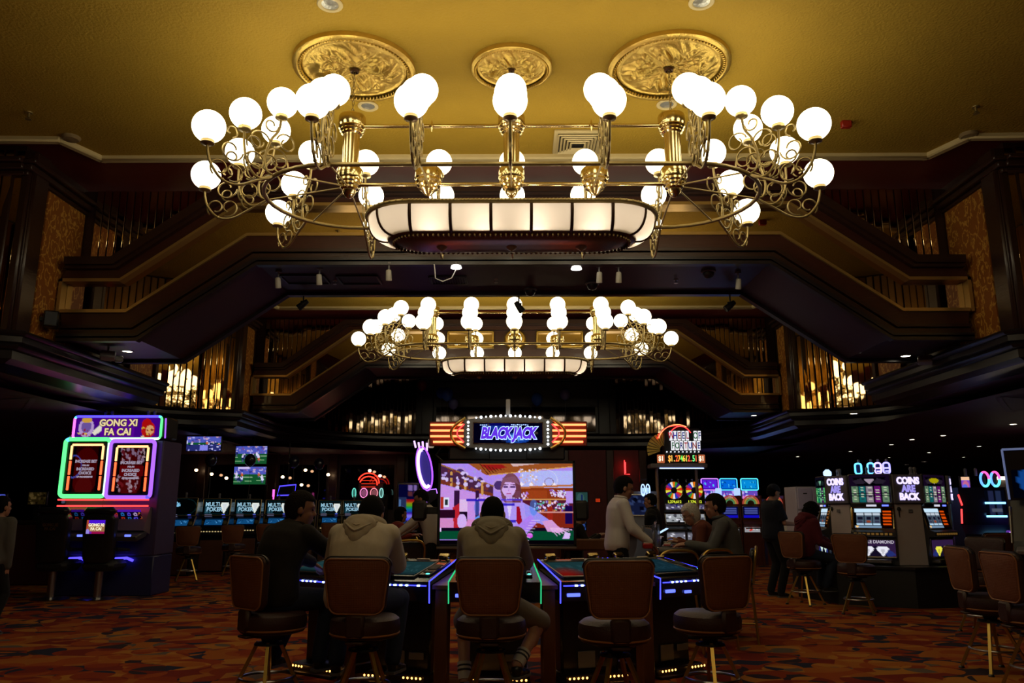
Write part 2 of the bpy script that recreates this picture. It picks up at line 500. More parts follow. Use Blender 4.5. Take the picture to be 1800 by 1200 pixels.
# side walls of the upper storey: backing sheet, ledge, crown moulding
PAPER_Y = ((9.4, 10.75), (17.3, 18.3))
for s, nm in ((-1, 'left'), (1, 'right')):
    mb = MB(); sweep(mb, OUT, [(-.02, Z_LEDGE - .1), (-.02, H_CEIL + .06)], s)
    wall = struct('wall_' + nm, mb, M_WOOD, smooth=True)
    # vertical strips of bronze mirror, each tilted a touch
    strips = []
    P = OUT
    acc = []
    for i in range(len(P) - 1):
        a, b = Vector(P[i]), Vector(P[i + 1]); acc.append((a, b, (b - a).length))
    strip_me = {}
    n_strip = 0
    for a, b, Ls in acc:
        mid = (a + b) / 2
        niche = any(abs(mid.y - (7.45 + PER * k)) < 1.95 and mid.x > XW + .03 for k in (0, 1))
        tail = mid.y > 19.6 and mid.x > 2.96
        if not (niche or tail): continue
        n = max(1, round(Ls / .115)); t = (b - a).normalized(); nrm = Vector((-t.y, t.x))
        w = Ls / n
        for j in range(n):
            p = a + t * (w * (j + .5)) + nrm * .02
            n_strip += 1
            M = MB(); M.box((0, 0, 0), (w * .9, .016, H_CEIL - Z_LEDGE - .04), b=.007)
            key = (round(w, 3), tail)
            if key not in strip_me: strip_me[key] = mesh_of('mirror_strip', M, M_MIRROR if not tail else mat('dim_mirror', (.26, .20, .15), .04, 1., var=.05))
            o = obj('mirror_strip', strip_me[key], None, wall)
            o.location = (s * p.x, p.y, (H_CEIL + Z_LEDGE) / 2)
            ang = math.atan2(t.y, s * t.x)
            if niche:                                   # the niche is faceted: strips share the angle of their facet
                al = math.atan2(mid.y - (7.45 + PER * round((mid.y - 7.45) / PER)), mid.x - XW); al = round(al / (PI / 4)) * (PI / 4)
                ang = math.atan2(math.cos(al), -s * math.sin(al))
            o.rotation_euler = (random.uniform(-.012, .012), 0, ang + random.uniform(-.05, .05))
    # wallpapered faces with dark posts at the block ends
    for (y0, y1) in PAPER_Y:
        mb = MB(); mb.box((s * (XW - .03), (y0 + .45 + y1) / 2, (Z_LEDGE + 5.66) / 2), (.06, y1 - y0 - .45, 5.66 - Z_LEDGE))
        struct('wallpaper_panel', mb, M_PAPER, wall)
        mb = MB()
        mb.box((s * (XW + .18), y0 + .17, (Z_LEDGE + H_CEIL) / 2), (.62, .34, H_CEIL - Z_LEDGE), b=.03)
        for q in (-.2, 0, .2): mb.box((s * (XW + .16 + q), y0 - .02, (Z_LEDGE + 5.6) / 2), (.11, .06, 5.6 - Z_LEDGE), b=.02)
        mb.box((s * (XW - .1), y0 + .06, (Z_LEDGE + 5.6) / 2), (.08, .1, 5.6 - Z_LEDGE), b=.02)
        struct('corner_post', mb, M_WOOD, wall)
        mb = MB()
        for (d, z0, z1) in ((.09, 5.54, 5.60), (.15, 5.60, 5.68), (.21, 5.68, 5.74)):
            mb.box((s * (XW - d / 2), (y0 + y1) / 2 - .02, (z0 + z1) / 2), (d, y1 - y0 + .04 + d, z1 - z0), b=.012)
            mb.box((s * (XW + .9), y0 - d / 2, (z0 + z1) / 2), (1.9, d, z1 - z0), b=.012)
        struct('crown_moulding', mb, M_WOOD, wall)
    mb = MB(); mb.box((s * (XW - .03), 12.9, 4.7), (.06, .8, 2.4)); struct('wallpaper_panel', mb, M_PAPER, wall)
    mb = MB(); mb.box((s * (XW - .03), 13.35, 4.7), (.16, .14, 2.4), b=.02); struct('corner_post', mb, M_WOOD, wall)
    # cornice of the lower storey that carries the niche wall
    mb = MB()
    sweep(mb, OUT, [(-.1, 3.5), (.30, 3.5), (.32, 3.47), (.30, 3.44), (.27, 3.43), (.27, 3.36), (.22, 3.34), (.24, 3.31), (.22, 3.28), (.16, 3.26),
                    (.16, 3.16), (.10, 3.12), (.08, Z_LOW), (-.4, Z_LOW)], s)
    struct('trim_1' if s < 0 else 'trim_2', mb, M_GLOSS, label='dark moulded cornice that runs in and out around the round niches')
    # second, inner ring of the lower ceiling
    mb = MB(); sweep(mb, OUT, [(-.38, Z_LOW), (-.9, 3.07), (-1.5, 3.01), (-2.1, 2.95)], s)
    struct('trim_3' if s < 0 else 'trim_4', mb, M_LOWCEIL, label='dark plum soffit ring below the cornice')

# low ceilings of the side aisles and of the far hall
mb = MB()
for s in (-1, 1):
    mb.add([(s * 6.9, -7, 2.96), (s * 17, -7, 2.96), (s * 17, 33, 2.96), (s * 6.9, 33, 2.96)], [(0, 1, 2, 3)])
    mb.add([(s * 2.6, 23.0, 2.96), (s * 7.2, 19.9, 2.96), (s * 7.2, 33, 2.96), (0, 33, 2.96), (0, 23.0, 2.96)], [(0, 1, 2, 3, 4)])
struct('ceiling_low', mb, M_LOWCEIL, smooth=False, label='dark plum low ceiling of the aisles')
# far upper wall between the round corners: glossy dark panelling that mirrors the lamps
mb = MB(); mb.box((0, 23.16, 4.75), (5.9, .1, 2.5))
wb = struct('wall_back', mb, M_GLOSS, label='dark glossy panelled wall above the far ledge')
for x in (-2.6, 2.6):
    mb = MB(); mb.box((x, 23.06, 4.75), (.34, .12, 2.5), b=.02); struct('corner_post', mb, M_DARK, wb)
for z in (3.55, 4.35, 5.1):
    mb = MB(); mb.box((0, 23.08, z), (4.8, .06, .05), b=.01); struct('panel_rail', mb, M_DARK, wb)
mb = MB(); mb.box((0, 23.09, 3.95), (4.7, .03, .72), b=.005); struct('mirror_panel', mb, M_SMOKE, wb)
# lower walls
mb = MB(); mb.box((0, 32.5, 1.5), (34, .2, 3.0)); struct('wall_rear', mb, M_DKWALL)
mb = MB(); mb.box((-16.6, 12, 1.5), (.2, 40, 3.0)); struct('wall_far_left', mb, M_DKWALL)
mb = MB(); mb.box((16.6, 12, 1.5), (.2, 40, 3.0)); struct('wall_far_right', mb, M_DKWALL)
mb = MB(); mb.box((0, -7.6, 3), (34, .2, 6.2)); struct('wall_front', mb, M_DKWALL)
# partition carrying the televisions, with pilasters and a dark wine panel
mb = MB(); mb.box((-8.4, 23.6, 1.5), (10.4, .2, 3.0)); wp = struct('wall_partition', mb, M_DKWALL)
for x in (-13.2, -11.2, -9.3, -7.2, -5.4, -3.4):
    mb = MB(); mb.box((x, 23.46, 1.5), (.26, .12, 3.0), b=.02); struct('pilaster', mb, M_WOOD, wp)
for x0, x1 in ((-9.1, -7.4), (-7.0, -5.6), (-5.2, -3.6)):
    mb = MB(); mb.box(((x0 + x1) / 2, 23.49, 2.0), (x1 - x0, .03, 1.3), b=.01); struct('mirror_panel', mb, M_SMOKE, wp)
mb = MB(); mb.box((1.9, 22.0, 1.48), (3.4, .2, 2.96)); wq = struct('wall_center', mb, mat('wine_fabric_wall', (.10, .012, .016), .7, var=.35, vscale=8))
for x in (.3, 1.35, 2.6, 3.5):
    mb = MB(); mb.box((x, 21.86, 1.48), (.22, .1, 2.96), b=.02); struct('pilaster', mb, M_WOOD, wq)
# ------------------------------------------------------------------ the two stepped bridges across the hall
def px_line(pts, Y):
    out = []
    for (x, y) in pts:
        p = at(x, y, Y=Y); out.append((p.x if x < 905 else 0.0, p.z))
    return out
def sym(L):                                    # mirror a left half about x = 0
    return L + [(-x, z) for x, z in reversed(L[:-1])]
D1 = 10.3
LH = {
 'cap_top': px_line([(97, 455), (203, 457), (396, 331), (906, 331)], D1),
 'cap_low': px_line([(97, 468), (206, 470), (402, 343), (906, 343)], D1),
 'pan_top': px_line([(107, 489), (212, 491), (420, 357), (906, 357)], D1),
 'pan_low': px_line([(107, 549), (222, 551), (435, 415), (906, 415)], D1),
 'fas_low': px_line([(97, 573), (233, 573), (444, 439), (906, 439)], D1),
 'bottom': px_line([(97, 598), (245, 598), (455, 465), (906, 465)], D1),
}
for k in LH:                                   # level the flat runs
    L = LH[k]; z0 = (L[0][1] + L[1][1]) / 2; z1 = (L[2][1] + L[3][1]) / 2
    LH[k] = [(L[0][0], z0), (L[1][0], z0), (L[2][0], z1), (L[3][0], z1)]
xe = -6.12
for k in ('cap_top', 'cap_low', 'fas_low', 'bottom'): LH[k][0] = (xe, LH[k][0][1])
LH['cap_top'] = [(x, min(z, H_CEIL - .005)) for x, z in LH['cap_top']]
def shift(L, dz): return [(x, z + dz) for x, z in L]
def mixl(A, B, t): return [(a[0] + (b[0] - a[0]) * t, a[1] + (b[1] - a[1]) * t) for a, b in zip(A, B)]
def bridge_part(name, A, B, y0, y1, m, root):
    mb = MB(); mb.band(sym(A), sym(B), y0 - D1, y1 - D1); return obj(name, mb, m, root, smooth=False)

def make_bridge(Y, label):
    t = thing('stepped_bridge', label, 'bridge', (0, Y, 0))
    bridge_part('handrail_cap', LH['cap_top'], LH['cap_low'], 10.16, 10.7, M_WOOD, t)
    mid = mixl(LH['cap_low'], LH['pan_top'], .25)
    bridge_part('upper_fascia', LH['cap_low'], LH['pan_top'], 10.3, 10.6, M_WOODX, t)
    bridge_part('cap_bead', LH['cap_low'], mid, 10.22, 10.32, M_WOOD, t)
    bridge_part('lower_fascia', LH['pan_low'], LH['fas_low'], 10.3, 10.6, M_WOODX, t)
    f, bt = LH['fas_low'], LH['bottom']
    bridge_part('lower_moulding', mixl(f, bt, 0), mixl(f, bt, .22), 10.22, 10.5, M_WOOD, t)
    bridge_part('lower_moulding', mixl(f, bt, .30), mixl(f, bt, .62), 10.25, 10.5, M_WOOD, t)
    bridge_part('lower_moulding', mixl(f, bt, .66), mixl(f, bt, .94), 10.19, 10.5, M_GLOSS, t)
    bridge_part('backing', LH['pan_top'], LH['pan_low'], 10.44, 10.6, M_WOOD, t)
    bridge_part('soffit', mixl(f, bt, .80), bt, 10.34, 11.75, M_SOFFIT, t)
    bridge_part('rear_fascia', LH['pan_top'], mixl(f, bt, .9), 11.6, 11.75, M_WOOD, t)
    e = shift(bt, .035)
    bridge_part('soffit_edge_trim', e, shift(bt, -.035), 10.19, 10.30, M_GLOSS, t)
    bridge_part('soffit_edge_trim', e, shift(bt, -.05), 11.68, 11.80, M_GLOSS, t)
    # mirror panels with gilt beading, one each side, running from the landing up the slope
    XC = -1.95
    for s in (-1, 1):
        top = [(x, z) for x, z in LH['pan_top'][:3]] + [(XC, LH['pan_top'][2][1])]
        low = [(x, z) for x, z in LH['pan_low'][:3]] + [(XC, LH['pan_low'][2][1])]
        X = Matrix.Diagonal((-s, 1, 1, 1))
        mb = MB(); mb.band(top, low, .10, .13, X); mp = obj('mirror_panel', mb, M_MIRC, t, smooth=False)
        mb = MB(); w = .045
        mb.band(top, shift(top, -w), -.035, .10, X); mb.band(shift(low, w), low, -.035, .10, X)
        for (xa, za), (xb, zb) in ((top[0], low[0]), (top[3], low[3])):
            mb.box(((xa + w / 2 if xa < -3 else xa - w / 2), .03, (za + zb) / 2), (w, .13, za - zb), X=X)
        obj('gilt_beading', mb, mat('gilt_bead', (.50, .34, .12), .28, .7), t, smooth=False)
        # centre frames
        zt, zl = LH['pan_top'][2][1] - .03, LH['pan_low'][2][1] + .03
        mb = MB(); x0, x1 = -1.62, -.5
        mb.box(((x0 + x1) / 2, .07, (zt + zl) / 2), (x1 - x0, .05, zt - zl), X=X)
        pp = obj('framed_panel', mb, M_MIRC, t, smooth=False)
        mb = MB()
        for z in (zt - .03, zl + .03): mb.box(((x0 + x1) / 2, .0, z), (x1 - x0, .09, .05), X=X, b=.012)
        for x in (x0 + .025, x1 - .025): mb.box((x, .0, (zt + zl) / 2), (.05, .09, zt - zl), X=X, b=.012)
        obj('gilt_frame', mb, M_GILT, pp)
    bp = MB(); bp.band([(XC, LH['pan_top'][2][1]), (-XC, LH['pan_top'][2][1])], [(XC, LH['pan_low'][2][1]), (-XC, LH['pan_low'][2][1])], .09, .16)
    obj('center_board', bp, M_WOODX, t, smooth=False)
    zc = (LH['pan_top'][2][1] + LH['pan_low'][2][1]) / 2
    mb = MB(); RX = Matrix.Rotation(PI / 2, 3, 'X')
    mb.lathe([(0, .09), (.06, .09), (.08, .05), (.14, .04), (.17, .07), (.21, .06), (.235, .085), (.26, .05), (.27, 0)], 28, (0, .05, zc), rot=RX)
    for i in range(12):
        a = 2 * PI * i / 12; mb.ball((.125 * math.cos(a), -.0, zc + .125 * math.sin(a)), (.03, .02, .03), 6, 4)
    obj('rosette', mb, M_GILT, t)
    # mirror strips between the sloping rail and the ceiling
    ct = LH['cap_top']
    def ztop(x):
        for (a, za), (b, zb) in zip(ct[:-1], ct[1:]):
            if a <= x <= b: return za + (zb - za) * (x - a) / (b - a)
        return ct[-1][1]
    W_ = .112; n = int((6.12 - 3.95) / W_)
    for s in (-1, 1):
        for i in range(n):
            x = -6.1 + W_ * (i + .5); z0 = ztop(x) - .06
            if H_CEIL - z0 < .12: continue
            mb = MB(); mb.box((0, 0, 0), (W_ * .9, .016, H_CEIL - z0), b=.006)
            o = obj('mirror_strip', mb, M_MIRROR, t, (-s * x, .45, (H_CEIL + z0) / 2))
            o.rotation_euler = (random.uniform(-.012, .012), 0, random.uniform(-.05, .05))
        mb = MB(); mb.band([(-6.3, H_CEIL), (-6.1, H_CEIL), (-3.7, H_CEIL), (-3.6, H_CEIL)], [(-6.3, ztop(-6.1) - .1), (-6.1, ztop(-6.1) - .1), (-3.95, ztop(-3.95) - .06), (-3.6, H_CEIL - .1)], .47, .55, Matrix.Diagonal((-s, 1, 1, 1)))
        obj('strip_backing', mb, M_WOOD, t, smooth=False)
    return t
B1 = make_bridge(D1, 'nearer dark wood bridge with sloping mirrored balustrade behind the big chandelier')
B2 = make_bridge(D1 + PER, 'farther dark wood bridge with gilt framed centre panels behind the second chandelier')
ZS = LH['bottom'][2][1]; ZL = LH['bottom'][0][1]     # undersides: centre span and landings

# fittings under the nearer bridge
M_CABLE = mat('grey_cable', (.30, .29, .28), .5)
def track_lamp(px, py, label, lit=False, rz=0.):
    p = at(px, py, Z=ZS)
    t = thing('spot_lamp', label, 'lamp', (p.x, p.y, ZS), rz, 'spot lamps under the near bridge')
    mb = MB(); mb.lathe([(0, 0), (.045, 0), (.045, -.025), (.012, -.03), (.012, -.12), (0, -.12)], 12); obj('stem', mb, M_GREY, t)
    mb = MB(); mb.lathe([(0, .075), (.03, .07), (.038, .05), (.042, -.075), (.036, -.08), (.034, -.07), (0, -.06)], 14, (0, 0, -.17), rot=Matrix.Rotation(.35, 3, 'X')); obj('lamp_head', mb, mat('pale_grey_lamp', (.45, .42, .36), .4), t)
    return t
for px, py, lb in ((490, 476, 'pale cylindrical spot lamp nearest the west slope of the bridge soffit'), (562, 470, 'pale spot lamp on a long stem between the two dark grilles'),
                   (684, 462, 'pale spot lamp hanging at the front edge before the ribbed grille'), (1053, 466, 'pale spot lamp on the nearer arm of the double bracket'),
                   (1087, 466, 'pale spot lamp on the outer arm of the double bracket'), (1297, 478, 'pale spot lamp with looped cable nearest the east slope of the soffit')):
    track_lamp(px, py, lb)
for i, (px, py) in enumerate(((802, 461), (1013, 463))):
    p = at(px, py, Z=ZS - .01)
    t = thing('flood_lamp', ('lit white flood lamp with a dangling white cable' if i == 0 else 'lit white flood lamp hung bare above the dome cameras'), 'lamp', (p.x, p.y, ZS))
    mb = MB(); mb.tube([(0, 0, 0), (0, 0, -.05)], .012, 8); mb.box((0, 0, -.05), (.13, .1, .02), b=.008); obj('bracket', mb, M_GREY, t)
    mb = MB(); mb.lathe([(.0, -.06), (.065, -.06), (.075, -.09), (.0, -.10)], 14); obj('lamp_face', mb, emat('flood_face', (1, .96, .85), 7), t)
    if i == 0:
        mb = MB(); mb.tube([(0.02, .0, -.07), (-.06, .03, -.22), (-.18, .03, -.27), (-.28, .02, -.23), (-.30, .02, -.03)], .008, 6); obj('cable', mb, M_WHITE, t)
for px, py, lb in ((1041, 497, 'black glass dome camera under the soffit beside the double bracket'), (932, 508, 'black glass dome camera at the rear edge of the soffit'),
                   (1245, 476, 'small black dome camera near the east end of the soffit')):
    p = at(px, py, Z=ZS)
    t = thing('dome_camera', lb, 'camera', (p.x, p.y, ZS), 0, 'dome cameras under the near bridge')
    mb = MB(); mb.lathe([(0, 0), (.10, 0), (.105, -.02), (.085, -.03), (0, -.03)], 18); obj('mount_ring', mb, M_GREY, t)
    mb = MB(); mb.lathe([(.08, -.03), (.078, -.06), (.055, -.095), (.02, -.11), (0, -.112)], 16); obj('glass_dome', mb, M_GLOSS, t)
def soffit_grille(px, py, w, d, label, slats):
    p = at(px, py, Z=ZS)
    t = thing('air_grille', label, 'vent', (p.x, p.y, ZS))
    mb = MB()
    for sx in (-1, 1): mb.box((sx * w / 2, 0, -.012), (.03, d, .024), b=.005)
    for sy in (-1, 1): mb.box((0, sy * d / 2, -.012), (w, .03, .024), b=.005)
    obj('frame', mb, M_BLKPL, t)
    mb = MB(); mb.box((0, 0, -.003), (w, d, .006)); obj('backing', mb, mat('dusk_blue_panel', (.02, .025, .05), .5), t)
    for i in range(slats):
        mb = MB(); mb.box((-w / 2 + w * (i + .5) / slats, 0, -.012), (.012, d - .03, .012)); obj('slat', mb, M_BLKPL, t)
soffit_grille(537, 490, .62, .42, 'flat dark blue grille beside the longest spot lamp', 0)
soffit_grille(632, 491, .58, .42, 'flat dark blue grille between two pale spot lamps', 0)
soffit_grille(788, 491, .52, .36, 'ribbed black air grille near the lit flood lamp', 14)
for px, py, lb in ((872, 490, 'small dark sprinkler head in the middle of the soffit'), (1188, 491, 'small dark sprinkler head toward the east end of the soffit'), (589, 493, 'small brass sprinkler head by the dark blue grilles')):
    p = at(px, py, Z=ZS); t = thing('sprinkler', lb, 'sprinkler', (p.x, p.y, ZS))
    mb = MB(); mb.lathe([(0, 0), (.035, 0), (.03, -.012), (.01, -.015), (.01, -.05), (0, -.05)], 10); obj('stem', mb, M_STEEL, t)
    mb = MB(); mb.lathe([(0, -.05), (.03, -.052), (.03, -.058), (0, -.058)], 10); obj('deflector', mb, M_STEEL, t)
for px, py, lb in ((536, 536, 'black theatre spotlight hung from the far edge of the bridge, tilted down'), (1281, 538, 'black slim spotlight hung from the far edge of the bridge, tilted sideways'),
                   (912, 540, 'black spotlight hung in front of the middle globes of the second chandelier')):
    p = at(px, py, Y=11.83); z = ZS - .05
    t = thing('spotlight', lb, 'lamp', (p.x, 11.74, z)); dz = p.z - z
    mb = MB(); mb.tube([(0, 0, 0), (0, 0, dz + .05)], .012, 8); mb.box((0, 0, dz + .03), (.09, .03, .03), b=.006); obj('yoke', mb, M_BLACK, t)
    rot = Matrix.Rotation(.9 if px != 912 else -.6, 3, 'Y')
    mb = MB(); mb.lathe([(0, .09), (.035, .085), (.045, .03), (.055, -.09), (.05, -.1), (0, -.09)], 12, (0, 0, dz - .01), rot=rot); obj('lamp_body', mb, M_BLACK, t)
# lit downlights in the landings, floodlights beside them
def downlight(p, label, r=.07, e=9., group='downlights in the low dark ceilings', col=(1, .88, .66)):
    t = thing('downlight', label, 'ceiling light', p, 0, group)
    if 'ring' not in DL:
        mb = MB(); mb.lathe([(.068, -.001), (.09, -.001), (.092, -.008), (.07, -.010), (.066, -.004)], 18); DL['ring'] = mesh_of('trim_ring', mb, M_STEEL)
        mb = MB(); mb.lathe([(0, -.003), (.068, -.003), (.068, -.0035), (0, -.006)], 16); DL['disc'] = mesh_of('lit_lens', mb, emat('downlight_lens', col, 14))
    obj('trim_ring', DL['ring'], None, t); obj('lit_lens', DL['disc'], None, t)
    return t
DL = {}
for px, py, lb in ((224, 617, 'lit downlight under the landing at the west end of the near bridge'), (1592, 625, 'lit downlight under the landing at the east end of the near bridge')):
    p = at(px, py, Z=ZL); downlight((p.x, p.y, ZL), lb)
for px, py, lb in ((1325, 728, 'lit downlight under the east landing of the far bridge'),):
    p = at(px, py, Y=19.0); downlight((p.x, 19.0, ZL), lb)
for px, py, rzz, lb in ((190, 620, .5, 'grey floodlight fixed beside the downlight of the west landing'), (1626, 628, -.5, 'white floodlight fixed beside the downlight of the east landing')):
    p = at(px, py, Z=ZL - .08)
    t = thing('floodlight', lb, 'lamp', (p.x, p.y, ZL), rzz)
    mb = MB(); mb.tube([(0, 0, 0), (0, 0, -.09)], .015, 8); obj('stem', mb, M_GREY, t)
    mb = MB(); mb.box((0, 0, -.12), (.2, .12, .12), b=.02, rot=Matrix.Rotation(-.5, 3, 'X')); mb.box((.14, .03, -.15), (.12, .08, .09), b=.02); obj('housing', mb, mat('pale_grey_case', (.30, .32, .33), .4), t)
# loudspeaker box on the wallpaper
for s, (px, py), lb in ((-1, (79, 560), 'small black wall speaker on the paisley panel by the near landing'),):
    p = at(px, py, Y=9.98)
    t = thing('wall_speaker', lb, 'speaker', (-XW + .07, 9.98, p.z), .5)
    mb = MB(); mb.box((.02, 0, 0), (.04, .05, .05)); obj('bracket', mb, M_BLACK, t)
    mb = MB(); mb.box((.13, 0, 0), (.18, .20, .22), b=.02); obj('case', mb, M_BLKPL, t)
    mb = MB(); mb.box((.13, -.105, 0), (.14, .012, .17), b=.004); obj('grille', mb, mat('speaker_cloth', (.05, .06, .08), .6, bump=.4, bscale=200), t)
# ------------------------------------------------------------------ chandeliers
def globe_mat():
    m = bpy.data.materials.new('lit_opal_globe'); m.use_nodes = True; nt = m.node_tree
    b = nt.nodes['Principled BSDF']; b.inputs['Base Color'].default_value = (.8, .78, .7, 1); b.inputs['Roughness'].default_value = .2
    b.inputs['Emission Color'].default_value = (1.0, .88, .60, 1); b.inputs['Emission Strength'].default_value = GLOBE_E
    return m
M_GLOBE = globe_mat()
def spiral(c, r0, a0, turns, r1=.25, n=22):
    return [(c[0] + r0 * (1 - (1 - r1) * i / n) * math.cos(a0 + turns * 2 * PI * i / n), 0,
             c[1] + r0 * (1 - (1 - r1) * i / n) * math.sin(a0 + turns * 2 * PI * i / n)) for i in range(n + 1)]
def smooth_path(pts, n=6):
    """Catmull-Rom through (x, z) points"""
    P = [Vector((p[0], 0, p[1])) for p in pts]; P = [2 * P[0] - P[1]] + P + [2 * P[-1] - P[-2]]
    out = []
    for i in range(1, len(P) - 2):
        for k in range(n):
            t = k / n; a, b, c, d = P[i - 1:i + 3]
            out.append(.5 * ((2 * b) + (-a + c) * t + (2 * a - 5 * b + 4 * c - d) * t * t + (-a + 3 * b - 3 * c + d) * t ** 3))
    out.append(P[-2]); return out
RING_R, RING_Z, ST_A, ST_S = .83, 4.44, 1.66, .83
TIERS = {                                       # globe offset from the ring: outward, up; arm curve; scrolls
 'low': ((.65, .27), [(0, 0), (.17, -.10), (.34, -.195), (.49, -.19), (.60, -.08), (.642, .03), (.65, .11)],
         [((.52, -.085), .095, -.9, .95), ((.39, -.085), .10, -1.2, -1.0), ((.41, .055), .07, -1.7, .9), ((.19, -.01), .085, -1.5, .9)]),
 'mid': ((.32, .52), [(0, 0), (.09, -.06), (.19, -.05), (.27, .05), (.31, .20), (.32, .36)],
         [((.19, .08), .125, -1.0, 1.0), ((.06, .13), .10, -.6, -1.05), ((.21, .26), .085, -.6, .95), ((.43, .12), .115, 3.2, .95), ((.44, .30), .065, -1.8, -.9)]),
 'top': ((-.04, .77), [(0, 0), (.07, .03), (.10, .16), (.055, .34), (-.02, .47), (-.04, .61)],
         [((-.03, .17), .125, .1, 1.0), ((.17, .30), .115, 3.2, -1.0), ((-.11, .36), .105, .2, 1.1), ((.06, .50), .075, 3.1, 1.0), ((.20, .12), .10, 3.1, .95)]),
}
ARM_ME = {}
for k, (g, pth, scr) in TIERS.items():
    mb = MB(); mb.tube(smooth_path(pth), .0125, 8)
    for c, r, a0, tr in scr: mb.tube(spiral(c, r, a0, tr, .42), .0085, 5)
    mb.ball((pth[3][0], 0, pth[3][1]), .018, 8, 6)
    ARM_ME[k] = mesh_of('arm', mb, M_ABRASS)
mb = MB(); mb.lathe([(.0, -.185), (.02, -.18), (.03, -.172), (.058, -.168), (.062, -.160), (.058, -.154), (.058, -.132), (.063, -.126), (.063, -.118), (.055, -.112), (0, -.112)], 16)
SOCK_ME = mesh_of('socket', mb, M_ABRASS)
mb = MB(); mb.ball((0, 0, 0), .147, 28, 18); GLOBE_ME = mesh_of('globe', mb, M_GLOBE)

def stadium(a, r, n=16):
    P = []
    for i in range(n + 1):
        t = -PI / 2 + PI * i / n; P.append((a + r * math.cos(t), r * math.sin(t)))
    for i in range(n + 1):
        t = PI / 2 + PI * i / n; P.append((-a + r * math.cos(t), r * math.sin(t)))
    return P

def panel_mat():
    m = bpy.data.materials.new('frosted_bowl_glass'); m.use_nodes = True; nt = m.node_tree; N = nt.nodes.new
    nt.nodes.remove(nt.nodes['Principled BSDF'])
    a = N('ShaderNodeBsdfTranslucent'); a.inputs[0].default_value = (.84, .77, .69, 1)
    d = N('ShaderNodeBsdfDiffuse'); d.inputs[0].default_value = (.70, .63, .56, 1)
    tc = N('ShaderNodeTexCoord'); nz = N('ShaderNodeTexNoise'); nz.inputs['Scale'].default_value = 5; nt.links.new(tc.outputs['Object'], nz.inputs[0])
    mx = N('ShaderNodeMixShader'); mr = N('ShaderNodeMapRange'); mr.inputs[3].default_value = .3; mr.inputs[4].default_value = .5
    nt.links.new(nz.outputs['Fac'], mr.inputs[0]); nt.links.new(mr.outputs[0], mx.inputs[0])
    nt.links.new(a.outputs[0], mx.inputs[1]); nt.links.new(d.outputs[0], mx.inputs[2]); nt.links.new(mx.outputs[0], nt.nodes['Material Output'].inputs[0])
    return m
M_BOWL = panel_mat()

